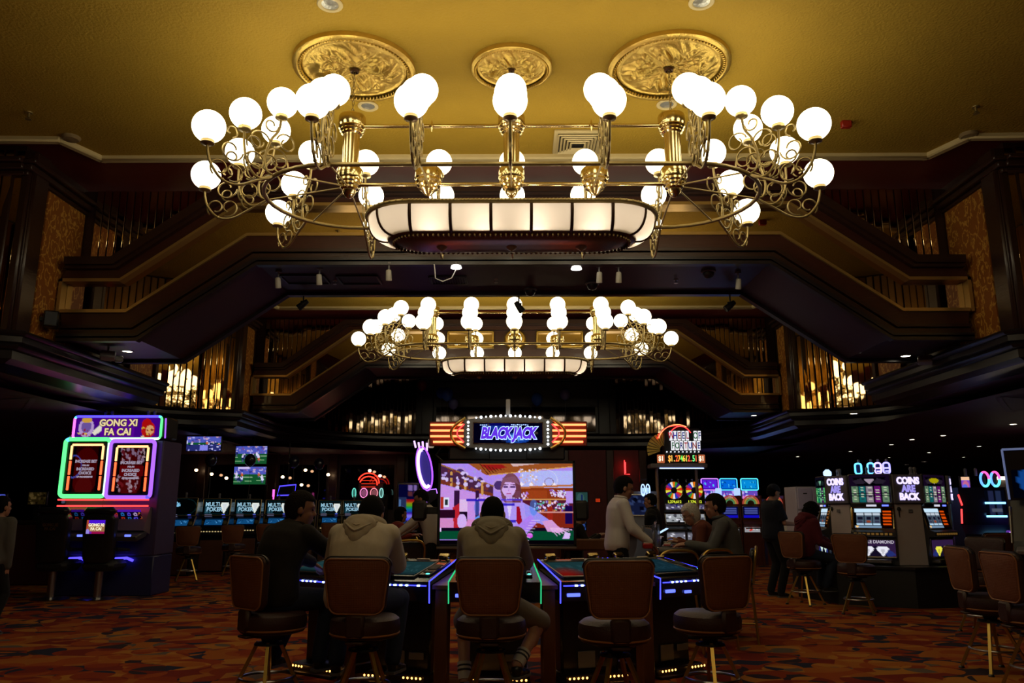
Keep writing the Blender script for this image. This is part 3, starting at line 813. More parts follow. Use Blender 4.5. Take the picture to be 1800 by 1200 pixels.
def make_chandelier(Y, label):
    t = thing('globe_chandelier', label, 'chandelier', (0, Y, H_CEIL), 0, None)
    Z = lambda z: z - H_CEIL
    # oval ring
    mb = MB(); mb.tube([(x, y, Z(RING_Z)) for x, y in stadium(ST_A, RING_R)], .021, 10, closed=True); obj('ring', mb, M_ABRASS, t)
    # stations around the oval: (x, y, heading)
    ST = [(x, -RING_R, -PI / 2) for x in (-1.66, -.83, 0, .83, 1.66)] + [(x, RING_R, PI / 2) for x in (-1.66, -.83, 0, .83, 1.66)]
    for s in (-1, 1):
        for a in (-45, 0, 45):
            th = R(a) if s > 0 else PI - R(a)
            ST.append((s * ST_A + RING_R * math.cos(th), RING_R * math.sin(th), th))
    for (x, y, h) in ST:
        for k in ('low', 'mid', 'top'):
            a = obj('arm', ARM_ME[k], None, t, (x, y, Z(RING_Z)), h)
            gx, gz = TIERS[k][0]
            obj('socket', SOCK_ME, None, a, (gx, 0, gz)); obj('globe', GLOBE_ME, None, a, (gx, 0, gz))
    # posts on the middle line
    for x in (-1.66, 0, 1.66):
        mb = MB()
        mb.lathe([(0, 5.40), (.03, 5.39), (.035, 5.36), (.135, 5.355), (.14, 5.34), (.14, 5.26), (.135, 5.25), (.13, 5.235), (.137, 5.22), (.12, 5.205), (.125, 5.19), (.105, 5.175),
                  (.11, 5.16), (.088, 5.145), (.085, 5.12), (.082, 4.80), (.09, 4.79), (.12, 4.775), (.135, 4.75), (.135, 4.66), (.125, 4.645), (.128, 4.62), (.11, 4.605), (.112, 4.585),
                  (.092, 4.57), (.094, 4.55), (.07, 4.535), (.06, 4.50), (.03, 4.46), (0, 4.45)], 28, (x, 0, -H_CEIL))
        p = obj('post', mb, M_BRASS, t)
        # chain up to the ceiling rose
        mb = MB(); z = 5.40
        i = 0
        while z < H_CEIL - .03:
            Xf = TR((x, 0, Z(z + .025)), rz=(PI / 2 if i % 2 else 0) + .3)
            mb.tube([(.011 * math.cos(q), 0, .028 * math.sin(q)) for q in [2 * PI * j / 10 for j in range(10)]], .0042, 5, closed=True, X=Xf)
            z += .044; i += 1
        obj('chain', mb, M_ABRASS, t)
    for x in (-.85, .85):
        mb = MB()
        mb.lathe([(0, 4.80), (.03, 4.795), (.05, 4.78), (.12, 4.765), (.14, 4.74), (.145, 4.66), (.13, 4.645), (.135, 4.62), (.115, 4.60), (.118, 4.58), (.095, 4.565), (.097, 4.545), (.07, 4.53),
                  (.04, 4.49), (0, 4.47)], 28, (x, 0, -H_CEIL)); obj('finial_cup', mb, M_BRASS, t)
    for z, rr in ((5.25, .02), (4.60, .021)):
        mb = MB(); mb.tube([(-1.66, 0, Z(z)), (1.66, 0, Z(z))], rr, 10)
        if z > 5:
            for x in (-.83, .83):
                mb.lathe([(0, -.07), (.008, -.05), (.016, -.015), (.034, -.006), (.034, .006), (.016, .015), (.008, .05), (0, .075)], 10, (x, 0, Z(z)))
        obj('tie_rod', mb, M_BRASS, t)
    # spokes from the lower cups to the ring, and hangers for the bowl
    for x, s in ((-1.66, -1), (1.66, 1)):
        for a in (-50, 0, 50):
            mb = MB(); mb.tube([(x, 0, Z(4.58)), (x + s * RING_R * math.cos(R(a)), RING_R * math.sin(R(a)), Z(RING_Z))], .009, 6); obj('spoke', mb, M_ABRASS, t)
    for x in (-1.66, -.83, 0, .83, 1.66):
        for s in (-1, 1): mb = MB(); mb.tube([(x, 0, Z(4.56)), (x, s * RING_R, Z(RING_Z))], .009, 6); obj('spoke', mb, M_ABRASS, t)
    # glazed bowl: rim, ribs, glass panels, pierced tray
    A, RB, RT, ZR, ZT = .97, .47, .27, 4.22, 3.985
    def prof(q):                                # q 0..1 rim -> tray, quarter bulge
        a = q * PI / 2
        return RT + (RB - RT) * math.cos(a) ** .8, ZR - (ZR - ZT) * math.sin(a) ** .9 * 1.0
    segs = []
    w = 2 * A / 5
    for i in range(5): segs.append(('s', -A + w * i, -A + w * (i + 1), -1))
    for i in range(4): segs.append(('a', -PI / 2 + PI / 4 * i, -PI / 2 + PI / 4 * (i + 1), 1))
    for i in range(5): segs.append(('s', A - w * i, A - w * (i + 1), 1))
    for i in range(4): segs.append(('a', PI / 2 + PI / 4 * i, PI / 2 + PI / 4 * (i + 1), -1))
    def bp(seg, u, q):
        r, z = prof(q)
        if seg[0] == 's': return (seg[1] + (seg[2] - seg[1]) * u, seg[3] * r, Z(z))
        a = seg[1] + (seg[2] - seg[1]) * u
        return (seg[3] * A + r * math.cos(a), r * math.sin(a), Z(z))
    NQ = 8
    for sg in segs:
        nu = 2 if sg[0] == 's' else 6
        mb = MB(); vs = [bp(sg, .03 + .94 * i / nu, j / NQ) for j in range(NQ + 1) for i in range(nu + 1)]
        mb.add(vs, [(j * (nu + 1) + i, j * (nu + 1) + i + 1, (j + 1) * (nu + 1) + i + 1, (j + 1) * (nu + 1) + i) for j in range(NQ) for i in range(nu)])
        obj('glass_panel', mb, M_BOWL, t)
        mb = MB(); mb.tube([bp(sg, 0, j / NQ) for j in range(NQ + 1)], .017, 6, flat=.6); obj('rib', mb, mat('dark_bronze', (.075, .035, .018), .35, .6, var=.2), t)
    rim = MB(); rim.tube([(x, y, Z(ZR + .005)) for x, y in stadium(A, RB + .012)], .026, 8, closed=True)
    obj('bowl_rim', rim, M_ABRASS, t)
    mb = MB(); pts = stadium(A, RB + .03, 24); L = 0
    for i in range(len(pts)):
        a, b = Vector(pts[i]), Vector(pts[(i + 1) % len(pts)]); n = max(1, int((b - a).length / .035))
        for j in range(n):
            p = a.lerp(b, j / n); mb.ball((p.x, p.y, Z(ZR + .012)), .014, 5, 4)
    obj('beaded_edge', mb, M_ABRASS, t)
    mb = MB(); n = 16
    rows = [(A - .03, RT + .03, ZT + .03), (A - .03, RT + .035, ZT + .005), (A - .05, RT + .01, ZT - .012), (A - .13, RT - .06, ZT - .045), (A - .15, RT - .10, ZT - .055), (A - .2, .06, ZT - .058)]
    ring = [[(x, y, Z(z)) for x, y in stadium(a, r, n)] for a, r, z in rows]; m_ = len(ring[0])
    mb.add([p for r in ring for p in r], [(i * m_ + k, i * m_ + (k + 1) % m_, (i + 1) * m_ + (k + 1) % m_, (i + 1) * m_ + k) for i in range(len(rows) - 1) for k in range(m_)])
    mb.add(ring[-1], [tuple(range(m_))])
    obj('tray', mb, mat('bronze_tray', (.20, .13, .055), .3, .9, var=.3, vscale=20), t)
    mb = MB(); pts = stadium(A - .06, RT + .0, 20)
    for i in range(len(pts)):
        a, b = Vector(pts[i]), Vector(pts[(i + 1) % len(pts)]); n = max(1, int((b - a).length / .05))
        for j in range(n):
            p = a.lerp(b, j / n); mb.ball((p.x, p.y, Z(ZT - .026)), (.017, .017, .02), 6, 4)
    obj('tray_lobes', mb, mat('bronze_tray', (.2, .13, .05)), t)
    for x in (-.7, 0, .7):
        mb = MB(); mb.lathe([(0, ZT - .055), (.06, ZT - .055), (.045, ZT - .075), (.015, ZT - .095), (0, ZT - .105)], 12, (x, 0, -H_CEIL)); obj('tray_finial', mb, M_ABRASS, t)
    for x, y_ in ((-.78, -.23), (-.27, -.23), (.24, -.23), (.80, -.23), (-1.2, 0), (1.2, 0), (-.5, .2), (.5, .2)):
        l = bpy.data.lights.new('bowl_bulb', 'POINT'); l.energy = BOWL_W; l.color = (1, .84, .66); l.shadow_soft_size = .035
        o = bpy.data.objects.new('bowl_bulb', l); C.objects.link(o); o.parent = t; o.location = (x, y_, Z(4.10))
    return t
CH1 = make_chandelier(7.5, 'large oval brass chandelier of white globes nearest, under three gilded ceiling roses')
CH2 = make_chandelier(7.5 + PER, 'second oval brass globe chandelier, seen beyond the nearer bridge')
CH0 = make_chandelier(7.5 - PER, 'oval brass globe chandelier of the bay behind the front stools')

# ------------------------------------------------------------------ ceiling roses and fittings
def rose(x, y, r, label):
    t = thing('ceiling_rose', label, 'ceiling rose', (x, y, H_CEIL + .02), 0, 'gilded ceiling roses')
    mb = MB(); mb.lathe([(r, 0), (r, -.05), (r * .97, -.065), (r * .93, -.07), (r * .91, -.06)], 64); obj('rim', mb, M_GILT, t)
    mb = MB(); n = 90
    for i in range(n):
        a = 2 * PI * i / n; mb.ball((.885 * r * math.cos(a), .885 * r * math.sin(a), -.055), (r * .034, r * .018, .018), 5, 4, rot=Matrix.Rotation(a + .6, 3, 'Z'))
    obj('rope_moulding', mb, M_GILT, t)
    NR, NA = 44, 144; vs = []; fs = []
    for i in range(NR + 1):
        q = i / NR
        for k in range(NA):
            a = 2 * PI * k / NA
            lob = abs(math.cos(2 * a)) ** .8
            leaf = lob * math.exp(-((q - .52) / .26) ** 2) * (.55 + .45 * math.sin(26 * q + 7 * math.sin(4 * a)) * math.cos(9 * a + 5 * q))
            vein = .35 * abs(math.sin(12 * a + 9 * q)) * math.exp(-((q - .6) / .2) ** 2) * lob
            rings = .45 * max(0, math.cos(q * 46)) if q < .24 else 0
            edge = .35 * math.exp(-((q - .97) / .03) ** 2)
            h = .03 + .085 * max(0, leaf + vein) + .03 * rings + .03 * edge
            vs.append((q * r * .85 * math.cos(a), q * r * .85 * math.sin(a), -h))
    for i in range(NR):
        for k in range(NA):
            k2 = (k + 1) % NA; fs.append((i * NA + k, i * NA + k2, (i + 1) * NA + k2, (i + 1) * NA + k))
    mb = MB(); mb.add(vs, fs); obj('leaf_relief', mb, M_GILT, t, angle=80)
    mb = MB(); mb.lathe([(0, -.05), (r * .035, -.05), (r * .05, -.075), (r * .07, -.07), (r * .08, -.05)], 20); obj('hook_cup', mb, mat('dark_bronze'), t)
    return t
rose(-1.66, 7.5, .64, 'large round gilded ceiling rose over the west post of the near chandelier')
rose(1.66, 7.5, .64, 'large round gilded ceiling rose over the east post of the near chandelier')
rose(0, 7.5, .43, 'small round gilded ceiling rose above the middle post of the near chandelier')
def can_light(px, py, label):
    p = at(px, py, Z=H_CEIL + .02)
    t = thing('recessed_light', label, 'ceiling light', (p.x, p.y, H_CEIL + .02), 0, 'unlit recessed lights in the yellow ceiling')
    mb = MB(); mb.lathe([(.075, 0), (.118, 0), (.12, -.008), (.11, -.016), (.085, -.014), (.075, -.004)], 24); obj('trim_ring', mb, M_CREAM, t)
    mb = MB(); mb.lathe([(.08, -.006), (.05, -.012), (0, -.014)], 20); obj('lens', mb, mat('grey_lamp_glass', (.45, .46, .44), .15, .6, bump=.3, bscale=30), t)
can_light(580, 7, 'unlit recessed round light at the near edge of the ceiling, west one')
can_light(1233, 3, 'unlit recessed round light at the near edge of the ceiling, east one')
can_light(647, 186, 'unlit recessed round light just behind the west gilded rose')
can_light(1172, 183, 'unlit recessed round light just behind the east gilded rose')
p = at(1015, 250, Z=H_CEIL + .02)
t = thing('ceiling_diffuser', 'square stepped cream air diffuser by the cornice behind the chandelier', 'vent', (p.x, p.y - .05, H_CEIL + .02))
mb = MB(); mb.box((0, 0, -.02), (.62, .62, .04), b=.01); obj('frame', mb, M_CREAM, t)
for i, w in enumerate((.50, .42, .34, .26, .18)):
    mb = MB(); h = -.05 - .006 * i
    for a in range(4):
        mb.box((0, w / 2, h), (w, .016, .03), X=Matrix.Rotation(a * PI / 2, 4, 'Z'), rot=Matrix.Rotation(.6, 3, 'X'))
    obj('louvre', mb, M_CREAM, t)
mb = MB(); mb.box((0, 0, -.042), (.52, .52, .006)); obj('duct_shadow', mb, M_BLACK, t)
for px, py, lb in ((51, 200, 'small ceiling sprinkler above the west paisley column'), (1715, 190, 'small ceiling sprinkler above the east paisley column'), (452, 188, 'small ceiling sprinkler behind the second globe from the west')):
    p = at(px, py, Z=H_CEIL); t = thing('sprinkler', lb, 'sprinkler', (p.x, p.y, H_CEIL + .02))
    mb = MB(); mb.lathe([(0, 0), (.04, 0), (.038, -.012), (.013, -.016), (.013, -.06), (.02, -.065), (0, -.07)], 12); obj('stem', mb, M_ABRASS, t)
    mb = MB(); mb.lathe([(0, -.085), (.034, -.085), (.036, -.092), (0, -.095)], 12)
    for s in (-1, 1): mb.tube([(s * .014, 0, -.065), (s * .02, 0, -.078), (0, 0, -.088)], .004, 5)
    obj('deflector', mb, M_ABRASS, t)
for px, py, lb in ((125, 243, 'round plaster boss where the cream moulding turns, west side'), (1703, 238, 'round plaster boss where the cream moulding turns, east side')):
    p = at(px, py, Z=H_CEIL)
    mb = MB(); mb.lathe([(0, -.03), (.04, -.03), (.07, -.02), (.09, -.022), (.11, 0), (.11, .02)], 20, (p.x, p.y, H_CEIL)); tag(obj('ceiling_boss', mb, mat('tan_plaster', (.28, .20, .09), .6)), lb, 'moulding', 'plaster bosses')
p = at(1487, 216, Z=H_CEIL); mb = MB(); mb.box((p.x, p.y, H_CEIL - .02), (.12, .07, .09), b=.01)
t = tag(obj('fire_alarm', mb, mat('alarm_red', (.35, .02, .01), .4)), 'small red fire alarm box on the ceiling beside the outermost east globe', 'alarm')
# downlights of the low ceilings (positions from their places in the aisles)
for px, py in ((1464, 737), (1603, 772), (1781, 745), (1567, 781), (1658, 765), (1721, 784), (1633, 795), (1779, 797), (1563, 804), (1495, 793), (1625, 811), (1593, 816), (1694, 803), (1402, 802)):
    zz = 3.1 if px == 1464 else 2.96
    p = at(px, py, Z=zz)
    if px == 1464: p.y = 14.6
    downlight((p.x, p.y, zz), 'small lit round downlight recessed in the low dark ceiling of the east aisle')
for px, py, k in ((372, 833, 0), (398, 840, 1), (345, 826, 2), (537, 826, 3), (577, 834, 4), (497, 838, 5), (530, 852, 6), (650, 827, 7), (668, 836, 8)):  # hung bulbs on added cords, standing in for distant downlights
    p = at(px, py, Y=23.1)
    t = thing('downlight_stand_in', 'tiny hung bulb standing in for a distant downlight, before the dark poker machine partition', 'lamp', (p.x, 23.1, 2.96), 0, 'bulbs standing in for distant downlights')
    mb = MB(); mb.tube([(0, 0, 0), (0, 0, p.z - 2.96 + .05)], .004, 5); obj('cord', mb, M_BLACK, t)
    mb = MB(); mb.ball((0, 0, p.z - 2.96), (.05, .05, .04), 10, 6); obj('bulb', mb, emat('warm_bulb', (1, .62, .32), 9), t)
# ------------------------------------------------------------------ bar stools
def fabric_back():
    m = mat('rust_woven_fabric', (.165, .050, .013), .7, var=.12, vscale=20)
    nt = m.node_tree; N = nt.nodes.new; b = nt.nodes['Principled BSDF']
    tc = N('ShaderNodeTexCoord'); v = N('ShaderNodeTexVoronoi'); v.inputs['Scale'].default_value = 85; v.inputs['Randomness'].default_value = .15
    bp = N('ShaderNodeBump'); bp.inputs['Strength'].default_value = .6; bp.inputs['Distance'].default_value = .006
    nt.links.new(tc.outputs['Object'], v.inputs['Vector']); nt.links.new(v.outputs['Distance'], bp.inputs['Height']); nt.links.new(bp.outputs[0], b.inputs['Normal'])
    return m
M_FAB = fabric_back()
M_LEATHER = mat('dark_brown_leather', (.036, .012, .009), .5, bump=.15, bscale=70, var=.15)
M_PIPING = mat('tan_piping', (.30, .12, .035), .5, var=.05)
M_GOLDLEG = mat('gold_painted_steel', (.50, .33, .075), .28, .85, var=.08)
def rrect(w0, w1, h, r, n=6):
    """rounded trapezoid outline: width w0 at the foot, w1 at the head, from z = 0 to h"""
    P = []
    for cx, cz, a0 in ((-w0 / 2 + r * 1.3, r * 1.3, PI), (w0 / 2 - r * 1.3, r * 1.3, 1.5 * PI)):
        for i in range(n + 1):
            a = a0 + PI / 2 * i / n; P.append((cx + r * 1.3 * math.cos(a), cz + r * 1.3 * math.sin(a)))
    for cx, cz, a0 in ((w1 / 2 - r, h - r, 0), (-w1 / 2 + r, h - r, PI / 2)):
        for i in range(n + 1):
            a = a0 + PI / 2 * i / n; P.append((cx + r * math.cos(a), cz + r * math.sin(a)))
    return P
def pad(mb, out, y_in, y_out, bend, bulge, X, rear=.002):
    """a cushion with outline out: rings shrinking to the middle on both faces"""
    n = len(out); cx = sum(p[0] for p in out) / n; cz = sum(p[1] for p in out) / n
    rings = []
    for sc, y in ((0, y_out - rear), (.5, y_out - rear * .9), (.86, y_out - rear * .4), (.97, y_out + .003), (1, y_out + .012), (1, y_in - .012), (.97, y_in - .003), (.86, y_in + bulge * .4), (.5, y_in + bulge * .9), (0, y_in + bulge)):
        rings.append([(cx + (x - cx) * sc, y + bend * ((cx + (x - cx) * sc) / .25) ** 2, cz + (z - cz) * sc) for x, z in out])
    mb.add([p for r in rings for p in r], [(i * n + k, i * n + (k + 1) % n, (i + 1) * n + (k + 1) % n, (i + 1) * n + k) for i in range(len(rings) - 1) for k in range(n)], X)
def make_stool(label):
    t = thing('swivel_stool', label, 'stool', (0, 0, 0), 0, None)
    mb = MB(); mb.lathe([(0, .485), (.19, .485), (.225, .495), (.232, .515)], 28, (0, .02, 0)); mb.lathe([(.232, .515), (.240, .53), (.243, .575), (.235, .61), (.205, .632), (.12, .640), (0, .638)], 28, (0, .02, 0))
    st = obj('seat', mb, M_LEATHER, t)
    mb = MB(); mb.tube([(.237 * math.cos(a), .02 + .237 * math.sin(a), .517) for a in [2 * PI * i / 36 for i in range(36)]], .0065, 6, closed=True); obj('piping', mb, M_PIPING, st)
    X = TR((0, -.215, .655), rx=R(6))
    out = rrect(.405, .470, .375, .055)
    mb = MB(); pad(mb, out, .055, .0, .035, .012, X); bk = obj('backrest', mb, M_LEATHER, t)
    mb = MB(); pad(mb, [(x * .955, .375 / 2 + (z - .375 / 2) * .95) for x, z in out], .015, -.004, .035, .004, X, .008); obj('back_panel', mb, M_FAB, bk)
    mb = MB(); mb.tube([(x * .96, -.004 + .035 * (x * .96 / .25) ** 2, .1875 + (z - .1875) * .955) for x, z in out], .0058, 6, closed=True, X=X); obj('piping', mb, M_PIPING, bk)
    mb = MB(); mb.tube([(x * 1.0, .028 + .035 * (x / .25) ** 2, z) for x, z in out if z > .3], .009, 6, X=X); obj('top_welt', mb, M_BLKPL, bk)
    mb = MB(); mb.box((0, -.205, .585), (.135, .05, .16), b=.02); mb.box((0, -.1, .478), (.12, .24, .018), b=.006); obj('back_bracket', mb, M_LEATHER, t)
    mb = MB(); mb.lathe([(0, .486), (.13, .486), (.135, .478), (.13, .462), (.06, .455), (.05, .425), (.10, .418), (.105, .405), (0, .405)], 20); obj('swivel_plate', mb, M_BLACK, t)
    for i in range(4):
        a = PI / 4 + i * PI / 2 + .18
        d = Vector((math.cos(a), math.sin(a), 0))
        p0 = d * .075 + Vector((0, 0, .425)); p1 = d * .265 + Vector((0, 0, .012))
        mb = MB(); mb.tube([p0, p1], [.017, .0165], 4, flat=1); lg = obj('leg', mb, M_GOLDLEG, t, smooth=False)
        mb = MB(); mb.lathe([(0, 0), (.024, 0), (.026, .008), (.018, .02), (0, .022)], 10, tuple(p1 - Vector((0, 0, .012)))); obj('glide', mb, M_BLKPL, lg)
    mb = MB(); mb.tube([(.185 * math.cos(a), .185 * math.sin(a), .185) for a in [2 * PI * i / 40 for i in range(40)]], .0105, 8, closed=True); obj('foot_ring', mb, M_STEEL, t)
    return t
STOOL = make_stool('tan backed swivel stool that the man in the dark jacket sits on')
STOOL.location = (-1.73, 5.95, 0); STOOL.rotation_euler = (0, 0, R(-42))
STOOL['group'] = 'stools at the touch-screen tables'
def stool(px, Y, rz, label, group, z=0.):
    p = at(px, 1080, Y=Y)
    return dup(STOOL, (p.x, Y, 0), R(rz), label, group)
G1 = 'stools at the touch-screen tables'
stool(641, 5.72, -7, 'tan backed swivel stool that the man in the pale hoodie sits on', G1)
stool(863, 5.68, -1, 'tan backed swivel stool under the man in grey hoodie and shorts', G1)
stool(1080, 5.52, 4, 'empty tan backed swivel stool facing the table that glows red', G1)
stool(1246, 5.95, 28, 'empty tan backed swivel stool turned inward at the outermost table', G1)
G2 = 'stools at the slot machines'
stool(1418, 12.0, -62, 'tan backed stool with the person in the maroon hoodie on it', G2)
stool(1512, 11.0, -38, 'empty tan backed stool before the slot machine with the two white diamonds', G2)
stool(1740, 7.15, -94, 'tan backed stool turned sideways, nearer of the two by the dark aisle machines', G2)
stool(1815, 6.35, -88, 'tan backed stool with its back edge lit, cut by the east border of the view', G2)
stool(1728, 9.4, 118, 'stool showing the dark leather inside of its backrest, behind the sideways one', G2)
stool(1752, 11.4, 10, 'farthest stool by the dark aisle machines, its backrest dim red', G2)
G3 = 'stools at the poker machines'
for px, Y, rz, lb in ((322, 15.9, 12, 'dim rust stool before the poker machine with the dark screen'), (402, 17.1, 8, 'dim rust stool between the two poker machines nearest the twin neon cabinet'),
                      (462, 18.3, 8, 'dim rust stool half hidden by the man in the dark jacket'), (576, 19.9, 5, 'dim rust stool seen between the dark jacket and the pale hoodie')):
    stool(px, Y, rz, lb, G3)

# ------------------------------------------------------------------ touch-screen gaming tables
AC = Vector((-.12, 9.25, 0)); AR = 2.92
M_CONS = mat('gloss_black_console', (.010, .010, .012), .14, var=.2)
M_WEDGE = mat('brown_veneer', (.16, .060, .022), .4, bump=.06, bscale=12, var=.25, vscale=7, stretch=(8, 1, 1))
LED = {'blue': emat('led_blue', (.045, .05, 1.0), 3.2), 'green': emat('led_green', (.04, .75, .28), .9), 'white': emat('led_ice', (.35, .55, 1.0), 9.0)}
M_BADGE = emat('badge_blue', (.10, .14, 1.0), 2.2)
M_FOOTL = emat('foot_bulb', (1, .42, .08), 6.)
def led_line(mb, pts, r=.006): mb.tube(pts, r, 6)
def game_table(ang, label, led, felt, hot=None):
    a = R(ang)
    t = thing('gaming_table', label, 'gaming table', (AC.x + AR * math.sin(a), AC.y - AR * math.cos(a), 0), a, 'touch-screen gaming tables')
    wf, wb, d = .71, .60, .74
    zf, zb = .80, .925
    # local: front edge y=0, back y=d
    mb = MB()
    vs = [(-wf / 2, 0, zf), (wf / 2, 0, zf), (wb / 2, d, zb), (-wb / 2, d, zb), (-wf / 2, .02, zf - .15), (wf / 2, .02, zf - .15), (wb / 2, d, zf - .12), (-wb / 2, d, zf - .12)]
    mb.add(vs, [(0, 1, 2, 3), (4, 7, 6, 5), (0, 4, 5, 1), (1, 5, 6, 2), (2, 6, 7, 3), (3, 7, 4, 0)]); obj('console', mb, M_CONS, t, smooth=False)
    mb = MB(); mb.box((0, .50, .36), (.50, .40, .64), b=.02); pd = obj('pedestal', mb, M_BLKPL, t)
    mb = MB(); mb.box((0, .42, .04), (.54, .50, .08), b=.015); mb.box((0, .17, .012), (.54, .1, .024), b=.006); kp = obj('kick_plate', mb, M_GLOSS, pd)
    mb = MB()
    for g in (-.17, .17):
        for i in range(5): mb.ball((g + (i - 2) * .036, .135, .062), (.009, .006, .009), 6, 4)
    obj('foot_bulbs', mb, M_FOOTL, pd)
    mb = MB(); mb.box((.14, .28, .20), (.13, .01, .055), b=.003); mb.box((-.04, .284, .17), (.15, .01, .13), b=.003); obj('rating_plate', mb, mat('dull_label', (.14, .13, .12), .5), pd)
    # sloped top group
    sl = math.atan2(zb - zf, d)
    def top(x, y, h=0.): return (x, y * math.cos(sl) - h * math.sin(sl), zf + y * math.sin(sl) + h * math.cos(sl))
    cv = Canvas(44, 36, felt)
    cv.rect(0, .8, 1, 1, [c * .55 for c in felt]); cv.rect(.05, .84, .95, .86, (.25, .4, .45))
    for i in range(5): cv.ell(.15 + .17 * i, .62, .055, .085, [min(1, c * 1.35 + .03) for c in felt]); cv.ell(.15 + .17 * i, .62, .043, .068, felt)
    for i in range(4): cv.rect(.12 + .2 * i, .25, .22 + .2 * i, .45, [min(1, c * 1.12 + .015) for c in felt])
    if hot:
        for i in range(12): cv.ell(.22 - .01 * i, .9, .30 - .02 * i, .55 - .042 * i, hot, .09)
    o = obj('touch_screen', cv.mesh('touch_screen', .46, .46, .30), None, t); o.location = top(-.06, .36, .012); o.rotation_euler = (-PI / 2 + sl, 0, 0)
    mb = MB()
    for (x0, y0, x1, y1) in ((-.305, .09, .190, .125), (-.295, .60, .190, .66), (-.312, .10, -.288, .65), (.170, .10, .190, .65)):
        c = top((x0 + x1) / 2, (y0 + y1) / 2, .006); mb.box(c, (x1 - x0, y1 - y0, .022), b=.006, rot=Matrix.Rotation(sl, 3, 'X'))
    obj('screen_bezel', mb, M_BLKPL, t)
    mb = MB(); mb.box(top(.245, .38, .006), (.10, .46, .02), b=.006, rot=Matrix.Rotation(sl, 3, 'X')); sm = obj('side_module', mb, M_CONS, t)
    mb = MB(); mb.box(top(.245, .40, .018), (.075, .16, .006), b=.002, rot=Matrix.Rotation(sl, 3, 'X')); mb.box(top(.245, .24, .018), (.07, .03, .006), rot=Matrix.Rotation(sl, 3, 'X')); obj('bill_slot', mb, M_BLACK, sm)
    mb = MB(); mb.ball(top(.27, .18, .016), (.017, .017, .006), 10, 6); obj('lit_button', mb, emat('button_teal', (.1, 1, .8), 2.2), sm)
    mb = MB(); mb.box(top(.03, .64, .024), (.12, .02, .008), rot=Matrix.Rotation(sl, 3, 'X')); obj('name_strip', mb, mat('beige_strip', (.42, .34, .24), .4), t)
    for s in (-1, 1):
        mb = MB(); mb.box(top(s * .20, d - .03, .03), (.10, .05, .05), b=.01, rot=Matrix.Rotation(.6, 3, 'X')); mb.box(top(s * .25, d - .08, .015), (.03, .12, .02), b=.005, rot=Matrix.Rotation(s * .5, 3, 'Z')); obj('rear_corner_plate', mb, M_BRASS, t)
    # light strips
    for s in (-1, 1):
        mb = MB(); led_line(mb, [(s * (wb / 2 + .004), d - .02, zb + .002), (s * (wf / 2 + .004), 0.0, zf + .004), (s * (wf / 2 + .002), .012, zf - .16)], .0055); obj('side_light', mb, LED[led], t)
    if led == 'blue':
        mb = MB(); led_line(mb, [(-wf / 2 + .02, -.004, zf - .03), (wf / 2 - .02, -.004, zf - .03)], .0045); fl = obj('front_light', mb, LED['blue'], t)
        mb = MB()
        for i in range(12):
            if i % 5: mb.ball((-.28 + .05 * i, -.006, zf - .03), (.018, .005, .007), 6, 4)
        obj('front_leds', mb, LED['white'], fl)
    mb = MB(); mb.box((-.25, .003, zf - .10), (.11, .012, .026), b=.004); mb.box((-.05, .003, zf - .115), (.08, .012, .022), b=.004); obj('lit_badge', mb, M_BADGE, t)
    return t
TEAL = (.20, .36, .38)
game_table(-34, 'black touch-screen table in front of the man in the dark jacket', 'blue', TEAL)
game_table(-17, 'black touch-screen table with blue light strips before the man in the pale hoodie', 'blue', TEAL)
game_table(0, 'black touch-screen table with green light strips, in the middle of the arc', 'green', (.10, .14, .17))
game_table(17, 'black touch-screen table whose felt image glows red in one corner', 'blue', TEAL, (1.0, .10, .05))
game_table(34, 'black touch-screen table at the end of the arc toward the walking aisle', 'blue', (.16, .30, .36))
for i, (g, lb) in enumerate(((-25.5, 'brown veneer wedge between the two touch tables farthest west'), (-8.5, 'brown veneer wedge between the blue lit and green lit touch tables'),
                             (8.5, 'brown veneer wedge between the green lit table and the red glowing one'), (25.5, 'brown veneer wedge beside the outermost touch table'))):
    a = R(g); t = thing('wedge_panel', lb, 'panel', (AC.x + AR * math.sin(a), AC.y - AR * math.cos(a), 0), a, 'brown wedges between the tables')
    mb = MB(); wv = [(-.068, .04), (.068, .04), (.018, .70), (-.018, .70)]
    vs = [(x, y, .765 + .12 * y) for x, y in wv] + [(x, y, .735 + .12 * y) for x, y in wv]
    mb.add(vs, [(0, 1, 2, 3), (7, 6, 5, 4), (0, 4, 5, 1), (1, 5, 6, 2), (2, 6, 7, 3), (3, 7, 4, 0)]); obj('top_board', mb, M_WEDGE, t, smooth=False)
    mb = MB(); mb.box((0, .12, .375), (.10, .12, .75), b=.006); obj('front_board', mb, M_WEDGE, t)

